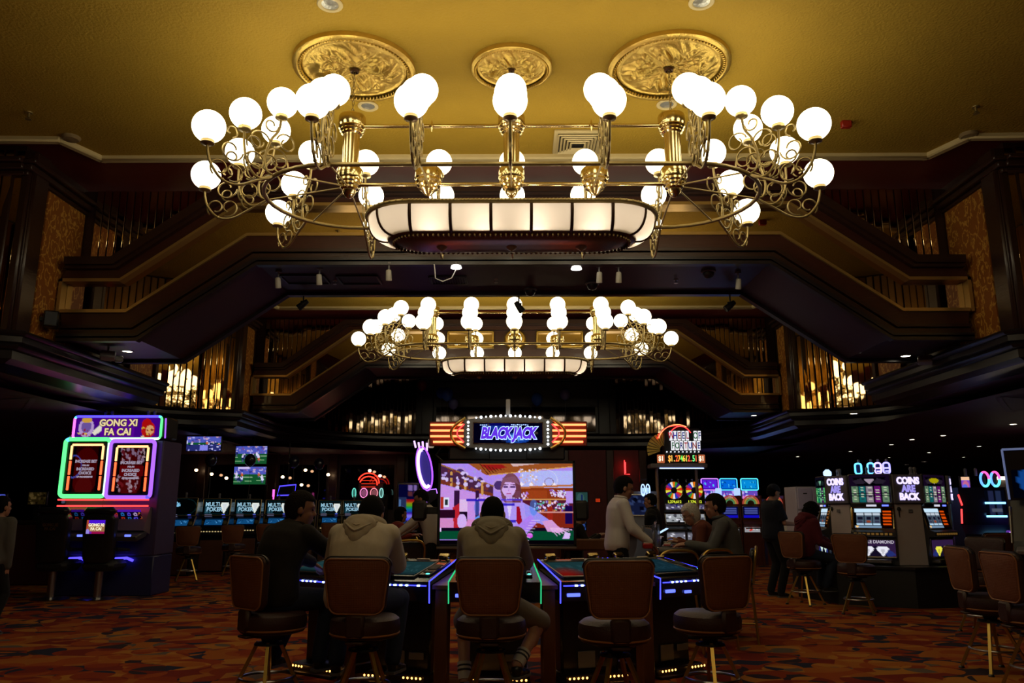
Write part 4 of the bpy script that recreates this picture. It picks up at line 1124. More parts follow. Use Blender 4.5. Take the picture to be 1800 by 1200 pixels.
# ------------------------------------------------------------------ big dealer screen and its stand
def tv_picture():
    c = Canvas(220, 128, (.66, .52, .95))
    c.rect(0, 0, 1, .42, (.70, .56, .98)); c.rect(.6, .1, 1, .40, (.72, .74, 1.0))
    # coffered ceiling
    c.poly([(.20, 0), (1, 0), (1, .045), (.37, .16), (.34, .15)], (.62, .33, .16)); c.poly([(.29, .02), (.46, .02), (.50, .06), (.38, .10)], (.62, .12, .12)); c.poly([(.52, 0), (.8, 0), (.55, .05)], (.85, .72, .72))
    for i in range(7): c.line(.30 + .03 * i, .02 + .012 * i, .36 + .02 * i, .14 - .01 * i, .003, (.35, .14, .08))
    c.line(.37, .155, 1, .05, .004, (.85, .62, .35))
    # arched windows, chandelier, lamps
    for x, y, w in ((.15, .14, .05), (.30, .22, .03), (.44, .28, .045)):
        c.ell(x, y, w, w * 1.7, (.30, .20, .45)); c.ring(x, y, w, w * 1.7, .25, (.75, .6, .9))
    c.ring(.78, .22, .10, .14, .05, (.85, .85, 1)); c.specks(60, .59, .08, .73, .30, .006, [(.95, .9, 1), (.8, .65, .85), (.9, .7, .5)], 1.7)
    for x in (.61, .68, .78, .85): c.ell(x, .27, .014, .022, (1, .95, 1))
    c.ring(.815, .24, .035, .05, .14, (.5, .35, .4))
    # balcony
    c.poly([(0, .02), (.40, .30), (.40, .40), (0, .22)], (.30, .16, .28)); c.poly([(0, .20), (.40, .38), (.40, .42), (0, .26)], (.48, .22, .14)); c.line(0, .02, .4, .29, .005, (.62, .42, .22))
    for x in (.085, .19, .32): c.line(x, .08 + x * .55, x, .24 + x * .46, .009, (.82, .6, .32))
    c.specks(40, .02, .1, .38, .34, .012, [(.7, .6, .9), (.25, .15, .3), (.85, .78, .98), (.45, .2, .2)], 1.6)
    # lower left room
    c.rect(0, .26, .0, .80, (0, 0, 0)); c.poly([(0, .27), (.36, .42), (.36, .80), (0, .80)], (.80, .58, .92)); c.poly([(0, .68), (.3, .70), (.3, .82), (0, .82)], (.85, .55, .8))
    for x, w in ((.13, .02), (.28, .014)): c.rect(x - w, .34, x + w, .78, (.22, .1, .25))
    c.rect(.03, .43, .075, .55, (.9, .9, 1)); c.rect(.042, .455, .064, .52, (.15, .2, .2)); c.rect(.01, .42, .03, .57, (.7, .2, .15))
    c.poly([(.10, .55), (.15, .5), (.16, .8), (.11, .8)], (.75, .15, .2)); c.rect(.15, .45, .21, .6, (.9, .75, .95)); c.rect(.15, .6, .21, .72, (.12, .05, .15)); c.ell(.17, .72, .035, .09, (.85, .7, .98))
    c.rect(.0, .58, .12, .68, (.18, .06, .14)); c.poly([(.24, .78), (.28, .7), (.29, .72), (.25, .82)], (.85, .25, .15))
    # back bar
    c.rect(.60, .31, 1, .45, (.55, .22, .10)); c.rect(.64, .34, .80, .44, (.62, .26, .12)); c.line(.6, .31, 1, .28, .007, (.75, .45, .28)); c.line(.6, .45, 1, .45, .005, (.85, .6, .35))
    c.specks(60, .82, .34, .94, .42, .006, [(.95, .85, 1), (.6, .4, .8), (.85, .9, 1)], 1.8); c.specks(20, .60, .37, .66, .44, .006, [(.95, .85, 1), (.7, .5, .9)], 1.8)
    c.rect(.62, .46, 1, .62, (.35, .12, .2)); c.specks(110, .70, .47, .96, .60, .006, [(.95, .85, 1), (.5, .3, .7), (.3, .7, .6), (.85, .5, .3), (.8, .8, 1)], 1.9)
    c.rect(.62, .62, 1, .82, (.52, .16, .10)); c.rect(.80, .55, .84, .72, (.62, .16, .12)); c.ell(.82, .49, .013, .024, (.8, .6, .3)); c.rect(.93, .53, .985, .75, (.12, .05, .3)); c.rect(.62, .6, 1, .615, (.85, .6, .6))
    c.rect(.94, .35, .99, .5, (.75, .6, .95))
    # table
    c.rect(0, .80, 1, .84, (.10, .05, .14)); c.poly([(0, .84), (1, .83), (1, .95), (0, .94)], (.05, .30, .20)); c.rect(0, .945, 1, 1, (.05, .03, .06))
    c.ell(.29, .87, .022, .03, (.85, .35, .95)); c.ell(.67, .89, .022, .03, (.85, .35, .95))
    # the animated dealer: hair, face, shirt, tie, arms
    c.ell(.53, .33, .075, .20, (.48, .28, .36)); c.ell(.575, .40, .035, .18, (.42, .22, .26)); c.rect(.565, .35, .60, .56, (.45, .25, .32))
    c.poly([(.40, .55), (.48, .49), (.62, .49), (.70, .56), (.68, .80), (.38, .80)], (.70, .60, .98))
    c.poly([(.39, .56), (.44, .52), (.42, .70), (.34, .80), (.26, .68)], (.40, .60, .98))
    c.poly([(.63, .50), (.74, .62), (.83, .72), (.76, .76), (.64, .66)], (.62, .58, .98))
    c.poly([(.55, .78), (.68, .64), (.72, .74), (.62, .92), (.56, .86)], (.70, .52, .98))
    c.ell(.515, .31, .052, .115, (.86, .70, .96)); c.poly([(.47, .19), (.56, .17), (.60, .28), (.565, .25), (.49, .24), (.465, .32), (.455, .3)], (.52, .33, .42))
    c.rect(.495, .40, .54, .48, (.78, .62, .92)); c.line(.48, .30, .505, .30, .006, (.35, .22, .45)); c.line(.53, .30, .56, .30, .006, (.35, .22, .45)); c.line(.475, .275, .51, .27, .003, (.45, .3, .45)); c.line(.53, .27, .565, .275, .003, (.45, .3, .45))
    c.line(.518, .31, .513, .35, .003, (.75, .55, .85)); c.line(.502, .385, .53, .385, .005, (.72, .35, .6))
    c.poly([(.50, .49), (.54, .49), (.53, .62), (.52, .7)], (.88, .82, 1)); c.poly([(.575, .54), (.595, .54), (.615, .72), (.59, .76), (.57, .72)], (.62, .08, .16))
    c.poly([(.76, .72), (.83, .70), (.88, .78), (.93, .84), (.88, .86), (.80, .84)], (.86, .62, .86))
    for i in range(6): c.line(.82 + .012 * i, .80, .87 + .022 * i, .89 - .014 * i, .004, (.95, .75, .95), .8)
    for i in range(8): c.line(.60 + .012 * i, .92 - .03 * i, .66 + .012 * i, .95 - .035 * i, .002, (.95, .85, 1), .7)
    c.ell(.70, .55, .03, .1, (.25, .55, .95), .5); c.ell(.28, .55, .02, .1, (.25, .45, .95), .5); c.poly([(.91, .93), (.93, .85), (.97, .86), (.96, .93)], (.88, .75, 1))
    c.rect(.20, .445, .34, .48, (.16, .10, .75), .85); c.rect(.46, .445, .62, .47, (.3, .2, .85), .8); c.rect(.46, .50, .56, .535, (.16, .10, .75), .85); c.rect(.52, .70, .57, .735, (.16, .10, .75), .85)
    c.specks(26, .27, .43, .66, .45, .004, [(.85, .8, 1)], 1.5); c.rect(0, .80, .02, .84, (.9, .8, 1))
    return c.noise(.05)
YT = 10.45
pa, pb = at(772, 812, Y=YT), at(1012, 958, Y=YT)
tvx, tvz, tvw, tvh = (pa.x + pb.x) / 2, (pa.z + pb.z) / 2, pb.x - pa.x, pa.z - pb.z
t = thing('dealer_screen', 'huge lit screen showing an animated blonde dealer in a saloon', 'television', (tvx, YT, 0))
mb = MB(); mb.box((0, .06, tvz), (tvw + .01, .09, tvh + .01), b=.01); body = obj('housing', mb, M_BLKPL, t)
mb = MB()
for sx in (-1, 1): mb.box((sx * (tvw / 2 - .008), .0, tvz), (.035, .05, tvh + .04), b=.006)
mb.box((0, 0, tvz + tvh / 2 + .0), (tvw + .02, .05, .04), b=.006); mb.box((0, 0, tvz - tvh / 2 - .0), (tvw + .02, .05, .03), b=.006); obj('bezel', mb, M_BLKPL, t)
screen('screen', tv_picture(), tvw - .03, tvh - .02, t, (0, .008, tvz), 0, .9)
mb = MB(); mb.box((0, -.0, tvz - tvh / 2 - .03), (tvw + .03, .06, .035), b=.008); obj('lower_bar', mb, mat('champagne_metal', (.30, .25, .20), .35, .8), t)
mb = MB(); mb.box((0, .12, .42), (.5, .14, .84), b=.02); mb.box((0, .12, .02), (1.0, .5, .04), b=.01); obj('pedestal', mb, M_BLACK, t)
mb = MB(); mb.box((0, .15, (tvz + tvh / 2) + .13), (1.55, .2, .2), b=.02); sb = obj('speaker_box', mb, M_BLKPL, t)
mb = MB(); mb.box((0, .15, 1.5), (.3, .08, 1.5), b=.01); obj('mount_column', mb, M_BLACK, t)
mb = MB(); mb.tube([(-.86, .12, tvz + tvh / 2 + .02), (-.95, .12, tvz + tvh / 2 + .1), (-.86, .12, tvz + tvh / 2 + .22), (-.76, .12, tvz + tvh / 2 + .2)], .012, 6); obj('cable_loop', mb, M_BLACK, sb)

# lit sign above it
YS = 10.35
pc = at(893, 761, Y=YS)
t = thing('blackjack_sign', 'lit oval sign reading BLACK JACK, ringed with white bulbs', 'sign', (pc.x, YS, pc.z))
hw, hh = .585, .175
def sign_outline(k, n=14):
    P = []
    for i in range(n + 1):
        x = -hw + 2 * hw * i / n; P.append((x * k, (hh + .045 * (1 - (x / hw) ** 2) - .0) * k))
    for i in range(n + 1):
        x = hw - 2 * hw * i / n; P.append((x * k, -(hh + .045 * (1 - (x / hw) ** 2)) * k))
    return P
mb = MB(); mb.prism(sign_outline(1.0), 0, .16); obj('housing', mb, mat('sign_silver', (.20, .19, .18), .35, .7, var=.1), t, smooth=False)
cv = Canvas(72, 20, (.012, .012, .10)); cv.ell(.35, .3, .25, .3, (.05, .05, .35)); cv.ell(.62, .75, .2, .25, (.10, .25, .6)); cv.ell(.62, .72, .13, .16, (.35, .6, .95)); cv.ell(.3, .25, .2, .12, (.1, .2, .55))
cv.specks(10, .05, .1, .95, .9, .03, [(.25, .22, .2), (.12, .12, .2)], 1.5)
mb = MB(); mb.box((0, -.006, 0), (.93, .02, .29), b=.008); fr = obj('panel_frame', mb, mat('dark_bronze'), t)
screen('lit_panel', cv, .90, .26, fr, (0, -.018, 0), 0, 1.0)
M_SIGNL = emat('sign_violet', (.13, .03, .80), 1.0); M_SIGNG = emat('sign_glow', (.35, .50, 1.0), 2.2)
lettering('letter_outline', 'BLACK JACK', .20, M_SIGNG, fr, (0, -.024, -.008), depth=.002, bold=.019, shear=.25, spacing=.92, sx=.68)
lettering('letters', 'BLACK JACK', .20, M_SIGNL, fr, (0, -.030, -.008), depth=.002, bold=.010, shear=.25, spacing=.92, sx=.68)
mb = MB()
for i in range(9): mb.box((.05 + .026 * i, -.022, .108 - .002 * (i % 3)), (.018, .003, .007 + .004 * (i % 2)))
for i in range(4): mb.box((-.36 + .025 * i, -.022, .105), (.018, .003, .009))
obj('small_script', mb, M_SIGNG, fr)
M_BULB = emat('white_bulb', (.85, .92, 1.0), 4.5)
k = 0
for sz in (-1, 1):
    for i in range(14):
        x = -.42 + .84 * i / 13
        mb = MB(); mb.ball((0, 0, 0), .018 if i % 2 else .011, 10, 6)
        obj('bulb', mb, M_BULB, t, (x, -.015, sz * (hh + .048 * (1 - (x / hw) ** 2) + .004)))
for sx in (-1, 1):
    for i in range(7):
        mb = MB(); mb.ball((0, 0, 0), .016 if i % 2 == 0 else .010, 10, 6); obj('bulb', mb, M_BULB, t, (sx * .525, -.012, -.145 + .048 * i))
    mb = MB(); mb.tube(smooth_path([(sx * .56, .20), (sx * .70, .10), (sx * .755, 0), (sx * .70, -.12), (sx * .56, -.20)], 5), .028, 8, flat=.7); obj('gilt_arrow', mb, M_GILT, t)
    for i in range(4):
        mb = MB(); z = .115 - .075 * i; mb.tube([(sx * .57, .05, z), (sx * (1.03 if i < 3 else .99), .05, z)], .014, 8); obj('neon_tube', mb, emat('neon_orange', (1.0, .16, .05), 4.5), t)
    mb = MB(); mb.box((sx * .80, .10, 0), (.50, .03, .33), b=.01); obj('neon_back', mb, mat('sign_maroon', (.10, .02, .015), .5), t)
    mb = MB(); mb.tube([(sx * .58, .0, .12), (sx * .67, .0, .03), (sx * .67, .0, -.03), (sx * .58, .0, -.12)], .009, 6); obj('red_neon', mb, emat('neon_red', (1, .03, .03), 4.), t)
mb = MB(); mb.box((0, .12, -hh - .09), (.5, .05, .16), b=.01); obj('lower_bracket', mb, M_BLACK, t)
mb = MB(); mb.box((0, .10, hh + .03), (.1, .06, .06), b=.01); sup = obj('mast_foot', mb, M_BLACK, t)
mb = MB(); mb.box((.0, .06, hh + .17), (.058, .05, .22), b=.008); obj('junction_sleeve', mb, mat('pale_sleeve', (.42, .40, .38), .4), sup)
# ------------------------------------------------------------------ gaming machines
def rr_path(x0, z0, x1, z1, r, y=0., n=4):
    P = []
    for cx, cz, a0 in ((x1 - r, z1 - r, 0), (x0 + r, z1 - r, PI / 2), (x0 + r, z0 + r, PI), (x1 - r, z0 + r, 1.5 * PI)):
        for i in range(n + 1):
            a = a0 + PI / 2 * i / n; P.append((cx + r * math.cos(a), y, cz + r * math.sin(a)))
    return P
def neon(name, c, s=3.): return emat('neon_' + name, c, s)
def tint(c, k): return tuple(x * k for x in c)
def candle(t, x, y, z):
    mb = MB(); mb.lathe([(0, 0), (.03, 0), (.03, .03), (.024, .035), (.024, .075), (.028, .08), (.028, .11), (.02, .125), (0, .13)], 12, (x, y, z)); return obj('candle_lamp', mb, M_GREY, t)

# --- twin cabinet with two tall neon-edged screens
Y0 = 12.95
def q(px, py, Y=Y0): p = at(px, py, Y=Y); return p.x, p.z
cx_, _ = q(196, 900)
t = thing('twin_neon_cabinet', 'twin slot cabinet under a GONG XI FA CAI topper, green and violet neon frames', 'slot machine', (cx_, Y0, 0))
def lx(px, py, Y=Y0): a = q(px, py, Y); return a[0] - cx_, a[1]
xl, _ = lx(106, 900); xr, _ = lx(272, 900)
M_CAB = mat('dark_violet_cabinet', (.060, .045, .115), .4, var=.2)
zt = lx(196, 772)[1]
mb = MB(); mb.box(((xl + xr) / 2, .46, (zt + .62) / 2), (xr - xl, .74, zt - .62), b=.02); obj('body', mb, M_CAB, t)
mb = MB(); mb.box(((xl + xr) / 2, .44, .31), (xr - xl + .02, .70, .62), b=.015); obj('base', mb, mat('navy_base', (.022, .024, .10), .45), t)
# topper
a = lx(132, 731); b = lx(283, 772)
mb = MB(); mb.box(((a[0] + b[0]) / 2 + .03, .24, (a[1] + b[1]) / 2), (b[0] - a[0] + .08, .46, a[1] - b[1] - .02), b=.03); tp = obj('topper', mb, M_BLKPL, t)
pic = Canvas(96, 24, (.28, .03, .55)); pic.rect(.3, 0, .7, 1, (.36, .05, .62)); pic.ell(.13, .5, .09, .48, (.75, .62, .85)); pic.ell(.13, .45, .06, .3, (.45, .35, .65)); pic.ell(.13, .12, .06, .14, (.85, .65, .25))
pic.poly([(.20, .75), (.32, .2), (.31, .65), (.24, .9)], (.95, .92, .85)); pic.ell(.86, .6, .08, .42, (.75, .12, .1)); pic.ell(.84, .35, .06, .3, (.7, .08, .08)); pic.ell(.88, .62, .05, .24, (.88, .66, .45)); pic.specks(12, .78, .5, .95, .95, .014, [(.9, .7, .2), (.95, .8, .6), (.5, .05, .05)], 3)
pic.specks(8, .05, .6, .2, .95, .014, [(.6, .1, .15), (.9, .75, .4)], 3)
wt, ht = b[0] - a[0], a[1] - b[1]
screen('topper_picture', pic, wt - .07, ht - .07, tp, ((a[0] + b[0]) / 2, -.006, (a[1] + b[1]) / 2), 0, .8)
M_GOLDT = emat('gold_lettering', (1.0, .80, .42), .8)
for i, w in enumerate(('GONG XI', 'FA CAI')):
    o = lettering('letters', w, .155, emat('gold_letter_edge', (.02, .01, .03), 1), tp, ((a[0] + b[0]) / 2 + .01, -.010, (a[1] + b[1]) / 2 + .075 - .15 * i), depth=.001, bold=.014, sx=.95)
    lettering('letters', w, .155, M_GOLDT, tp, ((a[0] + b[0]) / 2 + .01, -.014, (a[1] + b[1]) / 2 + .075 - .15 * i), depth=.001, bold=.006, sx=.95)
def neon_frame(parent, x0, z0, x1, z1, r, cols, th=.022, y=-.01):
    """rounded light tube split into runs of colour"""
    P = rr_path(x0, z0, x1, z1, r, y, 4); n = len(P); k = len(cols)
    for i in range(k):
        i0, i1 = i * n // k, (i + 1) * n // k
        mb = MB(); mb.tube([P[j % n] for j in range(i0, i1 + 1)], th, 8); obj('neon_tube', mb, cols[i], parent)
NG, NV, NB, NP, NC, NW, NR_ = (neon('green', (.09, 1, .20), 2.0), neon('violet', (.28, .09, .85), 1.9), neon('deep_blue', (.07, .05, 1), 2.6), neon('pink', (1, .12, .8), 2.4), neon('cyan', (.08, .55, 1), 2.4), neon('pale', (.55, 1, .75), 1.9), neon('red', (1, .03, .03), 4.))
neon_frame(tp, a[0] + .01, b[1] + .01, b[0] - .01, a[1] - .01, .05, [NG, NC, NB, NC, NP, NP, NW, NW, NG], .02, -.012)
mb = MB(); mb.tube([(b[0] + .05, -.0, a[1] - .04), (b[0] + .065, .0, b[1] + .02)], .012, 6); obj('edge_light', mb, NV, tp)
for i, px in enumerate((172, 184, 249, 260)):
    z = a[1]; x = lx(px, 730)[0]; candle(tp, x, .24, z - .01)
for (p0, p1, cols, txt, img) in (((116, 771), (187, 873), [NG, NG, NC, NG, NG, NG, NG, NW], 0, 0), ((195, 774), (267, 875), [NV, NV, NV, NV, NV, NV, NB, NV], 1, 1)):
    A_ = lx(*p0); B_ = lx(*p1)
    x0, x1, z1, z0 = A_[0] + .01, B_[0] - .01, A_[1], B_[1]
    mb = MB(); mb.box(((x0 + x1) / 2, .04, (z0 + z1) / 2), (x1 - x0, .10, z1 - z0), b=.03); sc_ = obj('upper_screen', mb, M_BLKPL, t)
    c = Canvas(40, 64, (.14, .015, .02)); c.ell(.5, .55, .5, .5, (.26, .02, .03)); c.ell(.5, .92, .3, .25, (.34, .10, .09), .5); c.rect(0, 0, .1, 1, (.05, .03, .04)); c.rect(.9, 0, 1, 1, (.05, .03, .04))
    if img: c.specks(36, .1, .02, .95, .35, .045, [(.5, .4, .5), (.62, .5, .55), (.35, .1, .14)], .8); c.specks(30, .05, .62, .8, .95, .045, [(.55, .42, .48), (.4, .1, .12), (.66, .55, .6)], .8); c.rect(.1, .4, .95, .62, (.36, .02, .05))
    else: c.ring(.08, .45, .28, .25, .14, (.30, .38, .85), .7)
    screen('picture', c, (x1 - x0) * .60, (z1 - z0) * .80, sc_, ((x0 + x1) / 2, -.014, (z0 + z1) / 2 - .02), 0, .8)
    for i, w in enumerate(('INCREASE BET', 'FOR AN', 'INCREASED', 'CHOICE', 'OF PROGRESSIVES')):
        lettering('letters', w, (.062, .034, .062, .062, .036)[i], emat('dim_letter', (.42, .36, .48), .8), sc_, ((x0 + x1) / 2, -.019, (z0 + z1) / 2 + .10 - (0, .065, .125, .19, .25)[i]), depth=.001, bold=.003, sx=.9)
    neon_frame(sc_, x0 + .01, z0 + .01, x1 - .01, z1 - .01, .06, cols, .032, -.03)
    for s in (-1, 1):
        for j in range(3):
            zz = z0 + .1 + (z1 - z0 - .2) * j / 3
            mb = MB(); mb.box(((x0 + x1) / 2 + s * (x1 - x0) * .345, -.02, zz + (z1 - z0 - .22) / 6), (.035, .02, (z1 - z0 - .22) / 3 - .012), b=.006); obj('inner_light', mb, emat('amber_light', (1, .10, .03), 2.6) if j < 2 else emat('peach_light', (1, .45, .18), 2.4), sc_)
    mb = MB(); mb.box(((x0 + x1) / 2, -.02, z1 - .10), ((x1 - x0) * .68, .02, .035), b=.006); obj('inner_light', mb, emat('peach_light', (1, .4, .15), 2.4), sc_)
    xm = (x0 + x1) / 2; W_ = x1 - x0 - .02
    for zz in (lx(230, 878)[1], lx(230, 889)[1]):
        mb = MB(); mb.tube([(xm - W_ / 2, -.06, zz), (xm + W_ / 2, -.06, zz)], .012, 8); obj('red_bar', mb, NR_, t)
    # sloped lower screen and button deck
    zt_, zb_ = lx(230, 891)[1], lx(230, 928)[1]
    mb = MB(); mb.add([(xm - W_ / 2, .02, zt_), (xm + W_ / 2, .02, zt_), (xm + W_ / 2 + .02, -.20, zb_ - .03), (xm - W_ / 2 - .02, -.20, zb_ - .03), (xm - W_ / 2, .1, zt_), (xm + W_ / 2, .1, zt_), (xm + W_ / 2, .1, zb_ - .1), (xm - W_ / 2, .1, zb_ - .1)],
                      [(0, 3, 2, 1), (0, 1, 5, 4), (1, 2, 6, 5), (3, 0, 4, 7), (2, 3, 7, 6)]); ls = obj('lower_screen', mb, mat('mauve_bezel', (.17, .12, .15), .4), t, smooth=False)
    c = Canvas(48, 28, (.05, .03, .10)); c.rect(0, 0, 1, .14, (.32, .12, .70)); c.rect(0, .88, 1, 1, (.40, .32, .72))
    for r_ in range(3):
        for k_ in range(5):
            c.ell(.17 + .165 * k_, .28 + .22 * r_, .05, .09, [(.85, .7, .3), (.35, .3, .9), (.7, .2, .12), (.75, .65, .85), (.15, .45, .75)][(r_ * 3 + k_ * 2) % 5]); c.ell(.17 + .165 * k_, .28 + .22 * r_, .022, .04, (.06, .04, .12))
    c.specks(20, 0, .15, .1, .9, .02, [(.7, .2, .1), (.85, .6, .3)], 1.7); c.specks(20, .9, .15, 1, .9, .02, [(.7, .2, .1), (.85, .6, .3)], 1.7)
    sl_ = math.atan2(.22, zt_ - zb_ + .03)
    screen('picture', c, W_ * .84, (zt_ - zb_) * .98, ls, (xm, -.098, (zt_ + zb_) / 2 - .012), 0, .75 if img else .28, rx=sl_)
    mb = MB(); mb.box((xm, -.22, zb_ - .115), (W_ + .04, .34, .10), b=.02, rot=Matrix.Rotation(.22, 3, 'X')); dk = obj('button_deck', mb, mat('deck_plastic', (.05, .045, .055), .35), t)
    for bx, bw, m_ in ((-.20, .10, emat('deck_cyan', (.10, .4, 1), .9)), (-.03, .06, M_BADGE), (.24, .10, M_BADGE)):
        mb = MB(); mb.box((xm + bx, -.385, zb_ - .11), (bw, .02, .045), b=.005, rot=Matrix.Rotation(.22, 3, 'X')); obj('lit_button', mb, m_, dk)
    mb = MB(); mb.box((xm, -.37, zb_ - .165), (W_ * .96, .02, .03), b=.004); obj('green_glow_strip', mb, emat('dim_green', (.03, .16, .06), .5), dk)
    mb = MB(); mb.tube([(xm - .14, .06, .58), (xm + .05, .05, .59), (xm + .15, .05, .55)], .022, 8); obj('knee_light', mb, NB, t)
mb = MB(); mb.box((xl - .03, .1, 2.0), (.03, .06, 1.1), b=.006); obj('west_poster_edge', mb, emat('poster_dim', (.05, .06, .10), 1), t)

# --- black high-backed chairs before it, a small screen on the back of the farther one
def video_chair(px, label, lit):
    p = at(px, 1053, Z=0)
    t = thing('video_chair', label, 'chair', (p.x, p.y, 0), R(-2), 'black chairs at the twin neon cabinet')
    mb = MB(); mb.lathe([(0, .02), (.058, .02), (.058, .42), (0, .42)], 18); obj('post', mb, M_STEEL, t)
    mb = MB(); mb.lathe([(0, 0), (.27, 0), (.275, .008), (.26, .016), (.06, .03), (0, .03)], 28); obj('floor_plate', mb, M_STEEL, t)
    mb = MB(); mb.box((0, .12, .50), (.50, .50, .17), b=.06); obj('seat', mb, M_BLACK, t)
    mb = MB(); X = TR((0, -.16, .55), rx=R(5)); pad(mb, rrect(.46, .52, .72, .07), .12, .0, .03, .01, X); bk = obj('backrest', mb, M_BLKPL, t)
    mb = MB(); mb.box((0, -.15, 1.33), (.50, .16, .12), b=.05); mb.box((0, -.15, 1.27), (.3, .08, .1), b=.02); obj('headrest', mb, M_BLKPL, t)
    if lit:
        mb = MB(); mb.box((0, -.235, 1.09), (.31, .02, .225), b=.008); fr = obj('video_frame', mb, M_BLACK, bk)
        c = Canvas(32, 22, (.45, .12, .70)); c.rect(0, 0, 1, .3, (.30, .10, .85)); c.rect(0, .3, 1, .8, (.62, .45, .30)); c.rect(0, 0, .12, 1, (.7, .3, .2)); c.ell(.1, .85, .1, .2, (.6, .55, .9)); c.rect(.3, .8, 1, 1, (.6, .08, .3))
        screen('video_screen', c, .29, .205, fr, (0, -.247, 1.09), 0, .9)
        for i, w in enumerate(('GONG XI', 'FA CAI')): lettering('letters', w, .062, emat('pale_gold', (1, .9, .6), 1.0), fr, (.01, -.250, 1.118 - .058 * i), depth=.001, bold=.003, sx=.92)
    else:
        for i, w in enumerate(('GONG XI', 'FA CAI')): lettering('letters', w, .062, mat('dull_gold_print', (.10, .05, .02), .5), bk, (.01, -.236, 1.118 - .058 * i), depth=.001, bold=.003, sx=.92)
    for s in (-1, 1): mb = MB(); mb.tube([(s * .26, -.06, .75), (s * .29, .05, .74), (s * .29, .26, .72)], .03, 8); obj('armrest', mb, M_BLACK, t)
video_chair(170, 'black high-backed chair on a steel post with a small lit GONG XI FA CAI screen', True)
video_chair(88, 'black high-backed chair on a steel post, its GONG XI FA CAI print unlit', False)

# --- slanted poker machines along the partition
POK = {}
def poker_machine(label):
    t = thing('poker_machine', label, 'slot machine', (0, 0, 0), 0, 'poker machines')
    w = .62
    side = [(.0, 0), (.62, 0), (.62, 1.58), (.30, 1.60), (.20, 1.19), (-.06, .93), (-.10, .80), (.0, .74)]
    mb = MB(); mb.prism(side, -w / 2, w / 2, 'yz'); obj('cabinet', mb, M_CONS, t, smooth=False)
    mb = MB(); mb.box((0, -.02, .36), (w * .86, .03, .66), b=.01); obj('belly_door', mb, mat('rust_panel', (.10, .03, .012), .5, var=.2), t)
    th = math.atan2(.10, .41)
    c = Canvas(40, 26, (.02, .05, .06))
    c.rect(.04, .06, .96, .94, (.05, .14, .15)); c.rect(.07, .10, .93, .90, (.012, .03, .035))
    for i, h in enumerate((.5, .62, .35, .55, .42)): c.rect(.08 + .045 * i, .88 - h, .12 + .045 * i, .88, (.16, .30, .36))
    c.poly([(.68, .25), (.93, .22), (.97, .36), (.80, .92), (.64, .40)], (.92, .95, .92)); c.poly([(.72, .32), (.9, .3), (.8, .8)], (.85, .88, .9))
    o = screen('monitor', c, w * .90, .36, t, (0, .225, 1.41), 0, .9, rx=-th)
    for i, wd in enumerate(('MULTI', 'POKER')): lettering('letters', wd, .13, emat('poker_letter', (.35, .62, .80), .8), o, (-.09 + .05 * i, -.006, .055 - .115 * i), depth=.001, bold=.004, sx=.85)
    mb = MB(); mb.tube(rr_path(-w / 2 + .005, 1.22, w / 2 - .005, 1.60, .02, .0), .012, 6, closed=True, X=TR((0, .22, 0)) @ Matrix.Translation((0, 0, 1.41)) @ Matrix.Rotation(-th, 4, 'X') @ Matrix.Translation((0, 0, -1.41))); obj('gilt_edge', mb, M_ABRASS, t)
    th2 = math.atan2(.26, .26)
    c = Canvas(30, 16, (.04, .12, .20)); c.rect(0, .2, 1, .8, (.10, .32, .52)); c.specks(14, .05, .25, .95, .7, .03, [(.3, .6, .85), (.05, .15, .3)], 2); c.rect(0, .8, 1, 1, (.02, .05, .10))
    screen('lower_screen', c, w * .62, .24, t, (0, .055, 1.075), 0, .75, rx=-th2)
    for s in (-1, 1):
        mb = MB(); mb.tube([(s * w / 2, .21, 1.2), (s * w / 2, -.06, .93), (s * w / 2, -.09, .82), (s * w / 2, .0, .74)], .014, 6); obj('side_trim', mb, M_ABRASS, t)
        mb = MB(); mb.box((s * .25, .03, 1.06), (.07, .1, .06), b=.008, rot=Matrix.Rotation(.8, 3, 'X')); obj('side_panel', mb, mat('olive_panel', (.10, .08, .02), .4), t)
    mb = MB()
    for i in range(8): mb.box((-.22 + .062 * i, -.088, .875), (.035, .012, .022), b=.004)
    obj('button_row', mb, emat('button_cream', (1, .75, .35), .5), t)
    mb = MB(); mb.box((-.16, .19, 1.235 - .01), (.16, .03, .05), b=.005); obj('ticket_slot', mb, mat('lit_slot', (.3, .3, .4), .4, emit=(.25, .25, .45), es=.4), t)
    mb = MB(); mb.box((.17, .19, 1.23), (.07, .03, .03), b=.005); obj('player_display', mb, M_BADGE, t)
    candle(t, 0, .42, 1.59)
    return t
PM0 = None
for i, (px, Y, lb) in enumerate(((376, 17.9, 'lit MULTI POKER machine beside the one with the dark screen'), (432, 19.0, 'lit MULTI POKER machine, second of the lit ones from the neon cabinet'),
                          (486, 20.2, 'poker machine just behind the head of the man in the dark jacket'), (533, 20.7, 'poker machine seen between the dark jacketed man and his neighbour'),
                          (580, 21.4, 'poker machine with lit screen next to the pale hoodie'), (623, 21.7, 'last poker machine of the row, half hidden by the pale hoodie'))):
    x = at(px, 895, Y=Y).x
    if PM0 is None: PM0 = poker_machine(lb); PM0.location = (x, Y, 0); PM0.rotation_euler = (0, 0, R(7))
    else: dup(PM0, (x, Y, 0), R(7 + 1.5 * i), lb)
x = at(314, 895, Y=16.9).x
d = dup(PM0, (x, 16.9, 0), R(5), 'poker machine with a mostly dark screen nearest the twin neon cabinet', skip=('monitor',))
c = Canvas(40, 26, (.010, .03, .035)); c.ring(.5, .5, .5, .5, .06, (.06, .14, .15)); c.specks(8, .28, .25, .42, .5, .03, [(.5, .75, .9)], 1.5)
o = screen('monitor', c, .60, .36, d, (0, .225, 1.41), 0, .9, rx=-math.atan2(.10, .41))

